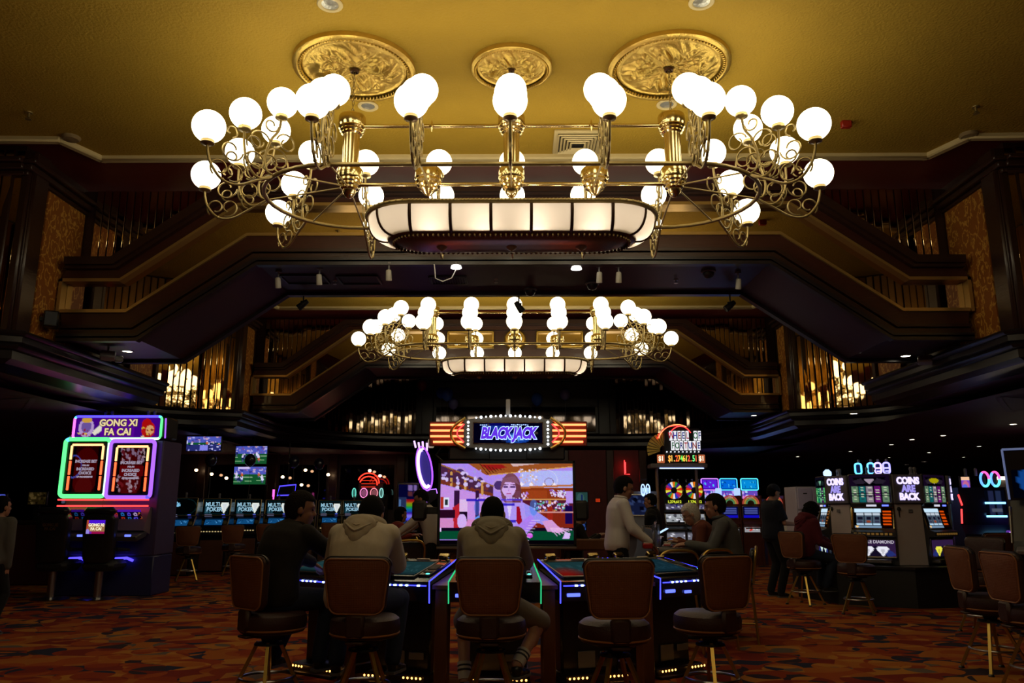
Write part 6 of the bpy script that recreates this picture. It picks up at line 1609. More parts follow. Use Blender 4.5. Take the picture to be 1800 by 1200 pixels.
# red neon arch machine cluster and rainbow machine toward the centre
Y = 22.6; p = at(650, 870, Y=Y)
t = upright('red_arch_machine', 'slot machine cluster under a red neon arch with round coloured dials', (p.x, Y, 0), 0, .9, [(blocks(24, 10, (.05, .03, .06), [(.3, .1, .4), (.5, .4, .5)], 14, 6), 1.28, 1.42, .0, 0, .8, 'pay_glass')], group=None)
for (r, z, c) in ((.30, 2.10, (1, .04, .02)), (.25, 2.05, (1, .07, .02))):
    mb = MB(); mb.tube([(-.05 + r * math.cos(a), .0, z + r * .9 * math.sin(a)) for a in [R(165 - 170 * i / 12) for i in range(13)]], .018, 6); obj('neon_arch', mb, emat('arch_red', (1, .03, .015), 3.2), t)
for i in range(3): mb = MB(); mb.tube([(-.25, -.01, 2.16 - .09 * i), (.15, -.01, 2.16 - .09 * i)], .010, 6); obj('neon_bar', mb, emat('arch_dim', (.7, .03, .01), 1.2), t)
for i, (px, c) in enumerate(((622, (.1, .5, .4)), (639, (.75, .2, .45)), (657, (.7, .2, .25)), (670, (.2, .5, .45)))):
    a = at(px, 866, Y=Y - .05); x = a.x - p.x
    mb = MB(); mb.tube([(x + (.10 if i in (1, 2) else .05) * math.cos(q_), -.02, a.z + .13 * math.sin(q_)) for q_ in [2 * PI * k / 20 for k in range(20)]], .014, 6, closed=True); o = obj('dial_neon', mb, emat('dial_%d' % i, c, 1.6), t)
    mb = MB(); mb.lathe([(0, .0), (.08 if i in (1, 2) else .035, 0)], 14, (x, -.01, a.z), rot=Matrix.Rotation(PI / 2, 3, 'X')); mb.box((x, .05, a.z), (.06, .1, .2), b=.01); obj('dial_face', mb, emat('dial_face_%d' % i, tint(c, .5), .6), o)
mb = MB(); mb.box((0, .2, 1.85), (.72, .1, .5), b=.02); obj('arch_board', mb, M_BLACK, t)
Y = 19.5; p = at(717, 880, Y=Y)
rb = Canvas(14, 40, (.05, .05, .2))
for i in range(14): rb.rect(.45, .36 + .032 * i, 1, .40 + .032 * i, [(.6, .1, .1), (.65, .3, .1), (.6, .5, .1), (.4, .6, .1), (.15, .6, .2), (.1, .55, .35), (.1, .5, .55), (.1, .35, .65), (.15, .2, .65), (.25, .12, .6), (.4, .3, .85), (.5, .45, .9), (.4, .4, .95), (.3, .3, .9)][i])
rb.rect(0, .3, .42, 1, (.16, .20, .34)); rb.rect(.5, .02, .7, .14, (.5, .4, .65)); rb.rect(.76, .02, .96, .14, (.5, .4, .65)); rb.rect(.5, .17, .7, .28, (.35, .18, .2)); rb.rect(.76, .17, .96, .28, (.35, .18, .2)); rb.rect(.1, .35, .16, 1, (.35, .5, .7)); rb.rect(.25, .5, .32, 1, (.3, .35, .6)); rb.rect(.5, .86, .9, .9, (.85, .8, 1))
t = upright('rainbow_machine', 'tall slot machine with a rainbow light column, before the dark centre', (p.x, Y, 0), 8, .52, [(rb, .92, 1.95, .0, 0, .85, 'light_column')], prof=[(.02, 0), (.5, 0), (.5, 2.0), (.02, 2.0)], group=None, deck=.8)
# violet neon ring sign
Y = 14.5; p = at(746, 823, Y=Y)
t = thing('violet_ring_sign', 'tilted oval ring sign of violet neon with little flames on top', 'sign', (p.x, Y, 0), R(0))
tl = Matrix.Translation((0, 0, p.z)) @ Matrix.Rotation(R(-10), 4, 'Y')
for rx, rz_, th, c, s_ in ((.135, .40, .016, (.30, .07, 1), 2.2), (.105, .34, .030, (.62, .42, 1), 2.4)):
    pts = [(rx * math.cos(a), 0, rz_ * math.sin(a)) for a in [2 * PI * i / 32 for i in range(32)]]
    if rx < .12: pts = [(rx * math.cos(a), -.01, rz_ * math.sin(a)) for a in [R(80 + 215 * i / 24) for i in range(25)]]
    mb = MB(); mb.tube(pts, th, 8, closed=rx > .12, X=tl); obj('neon_ring', mb, emat('ring_%g' % rx, c, s_), t)
mb = MB(); mb.lathe([(0, 0), (1, 0), (1, .06), (0, .06)], 28, X=tl @ Matrix.Translation((0, .07, 0)) @ Matrix.Diagonal((.10, 1, .34, 1)) @ Matrix.Rotation(PI / 2, 4, 'X')); obj('disc', mb, mat('violet_disc', (.05, .03, .22), .4, emit=(.06, .04, .4), es=.35), t)
for i in range(4): mb = MB(); mb.tube([(-.10 + .065 * i, 0, .40 - .03 * i), (-.11 + .075 * i, 0, .53 - .02 * i - .02 * (i % 2))], .018, 6, X=tl); obj('neon_flame', mb, emat('flame_violet', (.7, .4, 1), 2.2), t)
mb = MB(); mb.tube([(.02, .12, 0), (.02, .12, p.z + .5)], .03, 10); obj('post', mb, M_BLACK, t)
mb = MB(); mb.box((.10, .1, p.z + .46), (.11, .1, .16), b=.02); mb.lathe([(0, 0), (.03, 0), (.03, .12), (.015, .16), (0, .2)], 10, (.10, .1, p.z + .54)); obj('lamp_cap', mb, mat('pale_lamp_cap', (.4, .34, .24), .4, emit=(1, .8, .5), es=.25), t)
a = at(757, 871, Y=Y)
mb = MB(); mb.prism([(a.x - p.x - .12, a.z + .10), (a.x - p.x + .11, a.z + .12), (a.x - p.x + .11, a.z - .05), (a.x - p.x - .06, a.z - .16)], 0, .04); tb = obj('tablet', mb, M_BLKPL, t, smooth=False)
mb = MB(); mb.tube([(a.x - p.x - .06, -.01, a.z - .16), (a.x - p.x - .12, -.01, a.z + .10), (a.x - p.x + .10, -.01, a.z + .12), (a.x - p.x + .12, -.01, a.z + .04)], .011, 6); obj('neon_edge', mb, emat('edge_violet', (.38, .14, 1), 2.2), tb)
# tilted blue framed tablet sign over the poker machines
p = at(504, 861, Y=21.0); t = thing('blue_tablet_sign', 'small tilted sign framed in blue neon above the poker machines', 'sign', (p.x, 21.0, p.z))
mb = MB(); mb.prism([(-.19, .10), (.24, .14), (.22, -.13), (-.24, -.14)], 0, .05); o = obj('panel', mb, M_BLKPL, t, smooth=False)
mb = MB(); mb.tube([(-.19, -.01, .10), (.24, -.01, .14), (.22, -.01, -.13), (-.24, -.01, -.14)], .018, 6, closed=True); obj('neon_frame', mb, emat('frame_blue', (.07, .05, 1), 2.0), o)
mb = MB(); mb.prism([(0, -.05), (.06, .02), (.03, .05), (0, .03), (-.03, .05), (-.06, .02)], -.012, -.005); obj('heart_mark', mb, M_BLACK, o)
mb = MB(); mb.tube([(0, .06, .1), (0, .06, Z_LOW - p.z)], .015, 6); obj('hanging_rod', mb, M_BLACK, t)
p = at(481, 864, Y=21.4); mb = MB(); mb.tube([(p.x, 21.4, p.z - .13), (p.x, 21.4, p.z + .06)], .03, 8); mb.box((p.x, 21.42, (p.z - .13) / 2), (.03, .03, p.z - .13)); tag(obj('pink_lamp', mb, emat('pink_neon', (1, .12, .6), 1.8)), 'tiny pink lit candle lamp beside the blue framed sign', 'lamp')
# wall pieces behind the white-shirted dealer
def flat_panel(name, cat, p0, p1, Y, label, cv, st=.8, depth=.05):
    a, b = at(*p0, Y=Y), at(*p1, Y=Y); w, h = b.x - a.x, a.z - b.z
    t = thing(name, label, cat, ((a.x + b.x) / 2, Y, (a.z + b.z) / 2)); mb = MB(); mb.box((0, depth / 2 + .01, 0), (w + .04, depth, h + .04), b=.01); obj('case', mb, M_BLKPL, t); screen('picture', cv, w, h, t, (0, .004, 0), 0, st); return t
c = Canvas(24, 20, (.22, .38, .36)); c.ell(.4, .5, .3, .4, (.32, .48, .48)); c.rect(.45, .2, .6, .8, (.12, .2, .45)); c.rect(0, .85, 1, 1, (.2, .25, .2)); t = flat_panel('small_television', 'television', (1012, 865), (1033, 886), 21.82, 'small greenish lit television on the wine red wall', c, .4); 
c = Canvas(24, 24, (.22, .34, .62)); c.ring(.6, .65, .4, .35, .25, (.05, .07, .15)); c.ell(.6, .65, .12, .12, (.3, .4, .6)); c.ell(.5, .2, .35, .2, (.35, .45, .7)); t = flat_panel('dial_poster', 'poster', (1013, 907), (1030, 931), 14.0, 'blue lit panel with a dark dial, beside the dealer screen', c, .6); mb = MB(); mb.box((0, .06, -.62), (.08, .06, 1.05)); obj('post', mb, M_BLACK, t)
t = flat_panel('orange_notice', 'sign', (1047, 876), (1055, 882), 21.86, 'tiny orange lit notice on the wine red wall', Canvas(4, 4, (.75, .22, .10)), .7, .02)
a = at(1098, 815, Y=21.7); mb = MB(); mb.tube([(a.x, 21.74, a.z + .1), (a.x, 21.74, a.z - .28), (a.x + .14, 21.74, a.z - .28)], .012, 6); mb.box((a.x + .02, 21.79, a.z - .1), (.04, .08, .3)); tag(obj('red_neon_corner', mb, emat('neon_red', (1, .03, .03), 4)), 'thin red neon corner on the wine red wall above the dealer', 'sign')

# dark aisle machines at the east edge
p = at(1730, 900, Y=13.6)
t = thing('aisle_machine', 'dark cabinet with two cyan light bars and a pair of neon ovals on top', 'slot machine', (p.x, 13.6, 0), R(-14), 'dark aisle machines')
mb = MB(); mb.prism([(.0, 0), (.62, 0), (.62, 1.72), (.0, 1.72), (-.02, 1.3), (.06, 1.1), (-.14, .95), (-.14, .82), (.0, .78)], -.36, .36, 'yz'); obj('cabinet', mb, mat('navy_cabinet', (.012, .012, .05), .3, var=.2), t, smooth=False)
for z in (1.46, 1.24): mb = MB(); mb.tube([(.02, -.04, z), (.33, -.03, z)], .016, 8); obj('light_bar', mb, emat('cyan_bar', (.20, .62, 1), 3.0), t)
c = Canvas(20, 24, (.05, .06, .10)); c.rect(.2, .05, .45, .95, (.16, .18, .30)); c.rect(.55, .05, .8, .95, (.16, .20, .32)); c.rect(.3, .7, .8, .85, (.35, .38, .45)); screen('screen', c, .30, .42, t, (.18, -.022, 1.46), 0, .7)
for i, x in enumerate((.10, .26)):
    for a0, c in ((0, (.9, .08, .35)), (120, (.1, .3, 1)), (240, (.1, .8, .9))):
        mb = MB(); mb.tube([(x + .065 * math.cos(R(a0 + 120 * k / 8)), .1, 1.86 + .12 * math.sin(R(a0 + 120 * k / 8))) for k in range(9)], .020, 6); obj('neon_oval', mb, emat('oval_%d' % a0, c, 2.2), t)
    mb = MB(); mb.box((x, .14, 1.82), (.04, .04, .24)); obj('oval_bracket', mb, M_BLACK, t); mb = MB(); mb.lathe([(0, 0), (.025, 0), (.025, .12), (0, .14)], 10, (x - .26, .2, 1.92)); obj('candle_lamp', mb, M_GREY, t)
for (x0, z0, x1, z1) in ((-.37, 1.60, -.33, 1.42), (-.345, 1.36, -.365, 1.12)): mb = MB(); mb.tube([(x0, -.02, z0), (x1, -.03, z1)], .014, 6); obj('red_edge_light', mb, emat('neon_red', (1, .03, .03), 4), t)
for i, x in enumerate((.30, .46)):
    mb = MB(); mb.box((x, -.16, .93), (.11, .05, .17), b=.015); o = obj('lit_key', mb, mat('dim_violet_key', (.06, .02, .15), .4, emit=(.2, .05, .6), es=.5), t); lettering('letter', '8E'[i], .15, emat('violet_letter', (.75, .35, 1), 2.0), o, (x, -.192, .93), depth=.003, bold=.004)
c = Canvas(20, 28, (.50, .28, .75)); c.rect(0, 0, 1, .2, (.95, .75, .6)); c.ell(.5, .5, .35, .25, (.75, .40, .55)); c.ell(.4, .65, .3, .2, (.35, .4, .85)); c.rect(.2, .8, .9, 1, (.5, .3, .95))
t = flat_panel('lit_poster', 'poster', (1689, 838), (1707, 866), 14.6, 'bright violet and pink lit poster behind the dark aisle cabinet', c, 1.0); mb = MB(); mb.box((0, .05, -.97), (.07, .05, 1.75)); obj('stand', mb, M_BLACK, t)
p = at(1785, 840, Y=16.2); t = thing('wall_light_strip', 'long white glowing strip along the top of a grey wall by the east border', 'lamp', (p.x + .4, 16.2, 0))
mb = MB(); mb.box((0, .1, 1.0), (1.5, .08, 2.0), b=.01); obj('wall_board', mb, mat('grey_taupe_board', (.16, .14, .12), .6, var=.2), t)
mb = MB(); mb.box((0, .02, p.z), (1.5, .06, .07), b=.01); obj('glowing_strip', mb, emat('strip_white', (1, .82, .62), 2.2), t)
c = blocks(16, 10, (.06, .04, .01), [(.6, .45, .06), (.5, .3, .05), (.1, .08, .02)], 20, 11)
p = at(1668, 873, Y=17.0); t = upright('amber_machine', 'distant machine with dull amber panels beyond the yellow diamond machine', (p.x, 17.0, 0), 0, .5, [(c, 1.45, 1.78, .0, 0, .8, 'screen')], group=None)
p = at(1792, 930, Y=8.6); t = thing('edge_machine', 'slanted slot machine with a pale blue lit edge, cut by the east border', 'slot machine', (p.x + .38, 8.6, 0), R(-38), 'dark aisle machines')
mb = MB(); mb.prism([(.0, 0), (.6, 0), (.6, 2.05), (-.06, 2.0), (.04, 1.45), (.0, 1.36), (-.16, 1.02), (-.18, .9), (.0, .84)], -.38, .38, 'yz'); obj('cabinet', mb, M_BLKPL, t, smooth=False)
mb = MB(); mb.tube([(-.385, -.07, 2.0), (-.385, .03, 1.46)], .012, 6); mb.tube([(-.385, -.07, 2.0), (.38, -.07, 2.0)], .012, 6); obj('edge_trim', mb, mat('lit_blue_trim', (.3, .35, .5), .3, emit=(.2, .28, .6), es=.35), t)
mb = MB(); mb.tube([(-.385, .0, 1.38), (-.385, -.17, 1.0)], .014, 6); obj('lower_trim', mb, M_STEEL, t)
c = Canvas(24, 24, (.03, .04, .08)); c.ell(.3, .6, .2, .3, (.1, .3, .6)); c.ell(.6, .3, .2, .2, (.08, .1, .2)); screen('screen', c, .66, .5, t, (0, -.03, 1.72), 0, .7, rx=-.18)
mb = MB(); mb.box((-.1, -.2, .93), (.5, .16, .05), b=.01, rot=Matrix.Rotation(.3, 3, 'X')); obj('button_deck', mb, M_GREY, t)
# dim bits at the west edge
t = thing('service_counter', 'dim maroon counter at the west edge of the hall', 'counter', (-8.9, 15.2, 0)); mb = MB(); mb.box((0, 0, .55), (2.6, .7, 1.1), b=.02); obj('front', mb, mat('maroon_laminate', (.09, .018, .022), .5), t); mb = MB(); mb.box((0, -.02, 1.12), (2.75, .8, .05), b=.012); obj('top_board', mb, M_WOOD, t)
c = blocks(20, 14, (.16, .13, .06), [(.34, .28, .16), (.08, .06, .03), (.25, .2, .12)], 26, 12); t = flat_panel('dim_picture', 'picture', (51, 865), (79, 886), 15.0, 'dim yellowish picture screen on the maroon counter', c, .55); mb = MB(); mb.box((0, .04, -.26), (.1, .05, .34)); obj('foot', mb, M_BLACK, t)
c = Canvas(8, 8, (.03, .03, .06)); c.poly([(.0, .1), (1, .1), (.3, .9)], (.35, .4, .9)); flat_panel('blue_monitor', 'monitor', (-6, 868), (9, 880), 15.0, 'small blue lit monitor at the west border', c, .8)

# card tables, their fittings and gold-framed chairs
M_FELT = mat('wine_felt', (.20, .045, .055), .85, bump=.1, bscale=200); M_RAIL = mat('black_padded_rail', (.022, .016, .018), .35)
def card_table(label, loc, rz, r=.86):
    t = thing('card_table', label, 'card table', loc, R(rz), 'card tables')
    arc = [(r * math.cos(a), -r * .78 * math.sin(a)) for a in [PI * i / 20 for i in range(21)]]
    mb = MB(); mb.prism(arc, .885, .92, 'xy'); obj('felt_top', mb, M_FELT, t, smooth=False)
    mb = MB(); mb.tube([(x * 1.03, y * 1.03, .915) for x, y in arc], .045, 10); obj('padded_rail', mb, M_RAIL, t)
    mb = MB(); mb.prism([(x * .95, y * .95) for x, y in arc], .72, .885, 'xy'); obj('apron', mb, M_WOOD, t, smooth=False)
    mb = MB(); mb.box((0, -.28, .37), (.7, .3, .70), b=.03); mb.box((0, -.28, .02), (.9, .5, .04), b=.01); obj('pedestal', mb, M_BLACK, t)
    mb = MB(); mb.box((0, -.06, .935), (.52, .12, .03), b=.01); tr = obj('chip_tray', mb, M_BLKPL, t)
    for i in range(6):
        mb = MB(); mb.tube([(-.2 + .08 * i, -.10, .955), (-.2 + .08 * i, -.03, .955)], .018, 10); obj('chip_row', mb, [mat('chip_red', (.3, .03, .03), .4), mat('chip_cream', (.5, .45, .35), .4), mat('chip_green', (.03, .16, .06), .4)][i % 3], tr)
    return t
pT = at(1190, 948, Y=9.35)
card_table('card table before the white shirted dealer, its felt wine red', (pT.x - .18, 9.35, 0), 78, .80)
pT2 = at(640, 948, Y=11.2)
card_table('card table behind the pale hoodie, served by the reaching dealer', (pT2.x + .1, 11.3, 0), -86, .85)
def acrylic_box(px, py, Y, w, h, label):
    p = at(px, py, Y=Y); t = thing('acrylic_stand', label, 'stand', (p.x, Y, .92), 0, 'clear stands on the card table')
    G = mat('clear_acrylic', (.85, .85, .9), .05, 0, trans=.92, spec=.5)
    for dx in (-w / 2, w / 2): mb = MB(); mb.box((dx, 0, h / 2), (.006, .14, h), b=.002); obj('side_sheet', mb, G, t)
    mb = MB(); mb.box((0, .07, h / 2), (w, .006, h), b=.002); mb.box((0, 0, .004), (w, .14, .008)); obj('back_sheet', mb, G, t)
    return t
acrylic_box(1140, 950, 9.3, .12, .25, 'clear acrylic card stand beside the hand of the white shirted dealer')
acrylic_box(1154, 950, 9.45, .06, .26, 'narrow clear acrylic stand behind the wider one')
p = at(1138, 951, Y=9.15); t = thing('discard_tray', 'red translucent discard tray on the wine felt table', 'tray', (p.x, 9.15, .92)); mb = MB(); mb.box((0, 0, .03), (.11, .09, .06), b=.01); obj('box', mb, mat('red_acrylic', (.35, .02, .02), .15), t); mb = MB(); mb.box((0, 0, .066), (.09, .07, .012)); obj('card_stack', mb, mat('card_ivory', (.5, .45, .4), .5), t)
def gold_chair(px, Y, rz, label):
    p = at(px, 1000, Y=Y); 
    if 'gc' in DL: return dup(DL['gc'], (p.x, Y, 0), R(rz), label)
    t = thing('gold_frame_chair', label, 'chair', (p.x, Y, 0), R(rz), 'gold framed chairs at the card tables'); DL['gc'] = t
    mb = MB(); mb.box((0, .02, .60), (.44, .42, .08), b=.03); obj('seat', mb, M_BLKPL, t)
    mb = MB(); pad(mb, rrect(.38, .38, .28, .07), .045, .0, .03, .01, TR((0, -.20, .66), rx=R(8))); obj('back_pad', mb, M_BLKPL, t)
    mb = MB(); mb.tube(smooth_path([(-.20, .60), (-.205, .76), (-.20, .88), (-.14, .95), (0, .965), (.14, .95), (.20, .88), (.205, .76), (.20, .60)], 5), .014, 8, X=TR((0, -.19, 0)) @ Matrix.Translation((0, 0, .6)) @ Matrix.Rotation(R(8), 4, 'X') @ Matrix.Translation((0, 0, -.6))); obj('back_frame', mb, M_GOLDLEG, t)
    for sx in (-1, 1):
        for sy in (-1, 1):
            mb = MB(); mb.tube([(sx * .18, sy * .17, .57), (sx * .22, sy * .21, 0)], .013, 8); obj('leg', mb, M_GOLDLEG, t)
    mb = MB(); mb.tube([(-.21, -.2, .2), (.21, -.2, .2), (.21, .2, .2), (-.21, .2, .2)], .009, 6, closed=True); obj('foot_rail', mb, M_GOLDLEG, t)
    return t
gold_chair(1178, 8.1, 12, 'empty gold framed chair at the card table, nearest the red glowing touch table')
gold_chair(1236, 8.25, 28, 'empty gold framed chair beside the one the grey shirted man uses')
gold_chair(1290, 8.75, 74, 'gold framed chair that the grey shirted man sits on')
gold_chair(1252, 9.55, 88, 'gold framed chair that the white haired person sits on')
gold_chair(712, 10.7, 20, 'empty gold framed chair in front of the reaching dealer, by the dealer screen')
gold_chair(700, 12.3, 160, 'gold framed chair under the small figure in red')
# side speakers of the dealer screen belong to it
scr = bpy.data.objects['dealer_screen']
for px, dx in ((737, 1), (1022, -1)):
    a = at(px, 897, Y=YT); x = a.x - tvx
    mb = MB(); mb.box((x, .02, a.z), (.19, .10, .26), b=.035); sp = obj('side_speaker', mb, M_BLACK, scr)
    mb = MB(); mb.box((x + dx * .16, .06, a.z), (.28, .03, .09), b=.01); obj('speaker_arm', mb, M_BLACK, sp)
# ------------------------------------------------------------------ people
M_SKIN = mat('skin', (.36, .17, .10), .5, var=.06); M_SKIN2 = mat('skin_fair', (.44, .24, .16), .5, var=.06); M_SKIN3 = mat('skin_tan', (.26, .12, .07), .5, var=.06)
M_HAIRK = mat('black_hair', (.005, .004, .0035), .8, spec=.12, bump=.6, bscale=120, stretch=(3, 3, .6)); M_HAIRW = mat('white_hair', (.50, .46, .40), .6, bump=.6, bscale=90); M_HAIRB = mat('dark_brown_hair', (.008, .005, .003), .8, spec=.12, bump=.6, bscale=100)
M_EYE = mat('dark_eye', (.02, .012, .008), .1); M_SHOEK = mat('black_shoe_leather', (.012, .011, .011), .35)
def cloth(name, c, b=.35): return mat(name, c, .85, bump=b, bscale=9, var=.10, vscale=7, sheen=.03, spec=.2, stretch=(1, 1, .6))
V = Vector
def ik(a, b, l1, l2, pole):
    d = b - a; L = min(d.length, (l1 + l2) * .995); u = d.normalized(); b = a + u * L
    x = (l1 * l1 - l2 * l2 + L * L) / (2 * L); h = math.sqrt(max(0, l1 * l1 - x * x))
    p = (pole - u * pole.dot(u)); p = p.normalized() if p.length > 1e-5 else V((0, 0, -1))
    return a + u * x + p * h, b
def sweep_ell(mb, pts, rx, ry, xd, n=18):
    N = len(pts); rows = []
    for i in range(N):
        t = (pts[min(i + 1, N - 1)] - pts[max(i - 1, 0)]).normalized(); x = (xd[i] - t * xd[i].dot(t)).normalized(); y = t.cross(x)
        rows.append([pts[i] + x * (rx[i] * math.cos(2 * PI * k / n)) + y * (ry[i] * math.sin(2 * PI * k / n)) for k in range(n)])
    mb.add([p for r in rows for p in r], [(i * n + k, i * n + (k + 1) % n, (i + 1) * n + (k + 1) % n, (i + 1) * n + k) for i in range(N - 1) for k in range(n)] + [tuple(range(n - 1, -1, -1)), tuple((N - 1) * n + k for k in range(n))])
def limb(mb, a, m, b, r0, r1, r2):
    """tapered limb with a rounded bend at m"""
    P = []; rr = []
    for i in range(5): P.append(a.lerp(m, i / 5)); rr.append(r0 + (r1 - r0) * i / 5)
    for i in range(6): P.append(m.lerp(b, i / 5)); rr.append(r1 + (r2 - r1) * i / 5)
    mb.tube(P, rr, 12); mb.ball(a, r0, 12, 8); mb.ball(m, r1 * 1.01, 12, 8); mb.ball(b, r2, 12, 8)
def frame(y, z):
    y = y.normalized(); x = y.cross(z).normalized(); z = x.cross(y)
    M = Matrix((x, y, z)).transposed(); return M
def hand(mb, w, d, palm, side, curl=.35, s=1.):
    """palm and five fingers; d = direction of the hand, palm = direction the palm faces"""
    F = frame(d, -palm)                      # x lateral, y along, z back of the hand
    def G(p): return w + F @ (V(p) * s)
    mb.ball(G((0, .05, 0)), (.041 * s, .052 * s, .016 * s), 12, 8, rot=F)
    for i, L in enumerate((.074, .082, .077, .060)):
        x = (-.031 + .0205 * i) * (-side); p = V((x, .088, 0)); P = [G((x, .05, 0)), G(p)]; a = curl * .5; q_ = p
        for k, f in enumerate((.42, .32, .26)):
            q_ = q_ + V((x * .12, math.cos(a), -math.sin(a))) * L * f; P.append(G(q_)); a += curl * .9
        mb.tube(P, [.0105 * s, .0105 * s, .0100 * s, .0095 * s, .0085 * s], 8); mb.ball(P[-1], .0085 * s, 8, 5)
    x = .036 * side; P = [G((x * .5, .02, -.004)), G((x * 1.25, .05, -.010)), G((x * 1.65, .078, -.016)), G((x * 1.7, .102, -.022))]
    mb.tube(P, [.015 * s, .0135 * s, .011 * s, .0095 * s], 8); mb.ball(P[-1], .0095 * s, 8, 5)
def soft(o, vox, it=4):
    m = o.modifiers.new('join', 'REMESH'); m.mode = 'VOXEL'; m.voxel_size = vox; m.use_smooth_shade = True
    s = o.modifiers.new('soften', 'SMOOTH'); s.iterations = it; s.factor = .5
    return o

def person(label, loc, rz, H=1.75, pelvis=(0, 0, .93), lean=0., side=0., slouch=0., twist=0., head=(0, 0), headfwd=0., hands=None, feet=None, knees=None, elbows=None, world=True,
           skin=None, hair='short', hairm=None, top=None, topn='shirt', sleeve=1.0, pants=None, pantn='trousers', leg=1.0, shoe=M_SHOEK, pad_=.014, hood=None, collar=None, cap=None, glasses=False, curl=.4, socks=None, bulk=1., tie=None, group=None):
    s = H / 1.75; skin = skin or M_SKIN
    t = thing('person', label, 'person', (loc[0], loc[1], 0), R(rz), group)
    inv = Matrix.Rotation(-R(rz), 3, 'Z')
    def T(p): return inv @ (V(p) - V((loc[0], loc[1], 0))) if world else V(p)
    P = V(pelvis); le, si = R(lean), R(side)
    tdir = V((math.sin(si), math.sin(le) * math.cos(si), math.cos(le) * math.cos(si))); Nk = P + tdir * .53 * s
    back = V((0, -math.cos(le), math.sin(le)))
    hx = V((1, 0, 0)); sx = Matrix.Rotation(-R(twist), 3, 'Z') @ V((math.cos(si), 0, -math.sin(si)))
    def sp(q_): return P.lerp(Nk, q_) + back * slouch * math.sin(PI * max(0, min(1, q_)))
    SEC = [(-.20, .10, .085), (-.12, .145, .115), (0, .168, .125), (.14, .165, .120), (.35, .150, .108), (.58, .165, .118), (.76, .178, .118), (.88, .160, .098), (.95, .105, .075), (1.0, .064, .060), (1.06, .055, .056)]
    def torso(mb, add, lo=-.2, hi=1.06):
        S_ = [c for c in SEC if lo - 1e-6 <= c[0] <= hi + 1e-6]
        sweep_ell(mb, [sp(c[0]) if c[0] >= 0 else P + (V((0, 0, -1)) * .53 * s * -c[0]) for c in S_], [c[1] * s * bulk + add for c in S_], [c[2] * s * bulk + add for c in S_], [hx.lerp(sx, max(0, min(1, c[0]))) for c in S_])
    sh = {q_: sp(.86) + sx * (.168 * s * bulk) * q_ for q_ in (-1, 1)}
    hip = {q_: P + hx * .088 * s * q_ + V((0, 0, -.02)) for q_ in (-1, 1)}
    # head frame
    Hr = Matrix.Rotation(-R(head[0]), 3, 'Z') @ Matrix.Rotation(-R(head[1]), 3, 'X')
    hc = Nk + tdir * .015 * s + V((0, headfwd, 0)) + Hr @ V((0, .02, .112 * s)) * 1.0
    hs = s * 1.10
    def HP(p): return hc + Hr @ (V(p) * hs)
    # arms and legs
    A = {}; Lg = {}
    for i, q_ in enumerate((-1, 1)):
        h = T(hands[i]); pole = V(elbows[i]) if elbows else V((q_ * .5, -.5, -.8))
        A[q_] = ik(sh[q_], h, .29 * s, .265 * s, pole)
        f = T(feet[i]); pk = V(knees[i]) if knees else V((q_ * .15, 1, .15))
        Lg[q_] = ik(hip[q_], f, .43 * s, .43 * s, pk)
    # body
    mb = MB(); torso(mb, -.004)
    mb.tube([Nk - tdir * .03, Nk.lerp(hc, .45), hc + Hr @ V((0, -.012, -.03)) * s], [.058 * s, .052 * s, .052 * s], 12)
    for c, r in (((0, -.008, .022), (.076, .096, .096)), ((0, .022, -.04), (.060, .070, .078)), ((0, .048, -.088), (.036, .036, .028)), ((0, .094, -.022), (.014, .022, .016)), ((0, .084, .0), (.010, .014, .028)), ((0, .074, .030), (.052, .020, .012)),
                 ((0, .084, -.058), (.024, .012, .006)), ((0, .082, -.070), (.020, .012, .007)), ((.079, -.004, -.008), (.012, .022, .034)), ((-.079, -.004, -.008), (.012, .022, .034)), ((.035, .058, -.03), (.024, .022, .022)), ((-.035, .058, -.03), (.024, .022, .022))):
        mb.ball(HP(c), tuple(x * hs for x in r), 16, 10, rot=Hr)
    for q_ in (-1, 1):
        e, w = A[q_]; limb(mb, sh[q_], e, w, .048 * s, .038 * s, .027 * s)
        d = (w - e).normalized(); hand(mb, w, (d + V((0, 0, -.25)) * (1 if abs(d.z) < .8 else 0)).normalized(), V((0, 0, -1)) if abs(d.z) < .8 else V((-q_, 0, 0)), -q_ if abs(d.z) < .8 else q_, curl, s)
        k, a = Lg[q_]; limb(mb, hip[q_], k, a, .078 * s, .055 * s, .037 * s); mb.ball(k.lerp(a, .3) + V((0, -.012, 0)), (.044 * s, .048 * s, .09 * s), 12, 8)
    soft(obj('body', mb, skin, t), .0095, 3)
    for q_ in (-1, 1):
        mb = MB(); mb.ball(HP((q_ * .031, .080, .006)), (.012 * hs, .008 * hs, .007 * hs), 8, 6, rot=Hr); obj('eye', mb, M_EYE, t)
    # hair
    if hair != 'none':
        mb = MB(); nu, nv = 28, 20; vs = []; 
        r2 = np.random.default_rng(abs(hash(label)) % 9999 if False else len(label))
        big = {'short': 1.14, 'buzz': 1.07, 'bob': 1.13, 'curly': 1.30}[hair]
        mb.ball((0, 0, 0), (.076, .096, .096), nu, nv); out = []
        for v in mb.v:
            x, y, z = v; u = V(v).normalized()
            face = (u.y > .30 and u.z < (.42 if hair != 'curly' else .30)) or (u.z < -.78 if hair in ('short', 'buzz') else u.z < -.95)
            k = .86 if face else big
            if hair == 'curly' and not face: k += .10 * (r2.random() - .5)
            elif not face: k += .018 * (r2.random() - .5)
            zz = z * k
            if hair in ('short', 'buzz') and u.y < 0 and u.z < 0: zz *= 1.22
            if hair in ('bob', 'curly') and u.z < 0 and not face: zz *= 1.45
            out.append(tuple(HP((x * k, y * k - .010, zz + .024))))
        mb.v = out; ho = obj('hair', mb, hairm or M_HAIRK, t, angle=180)
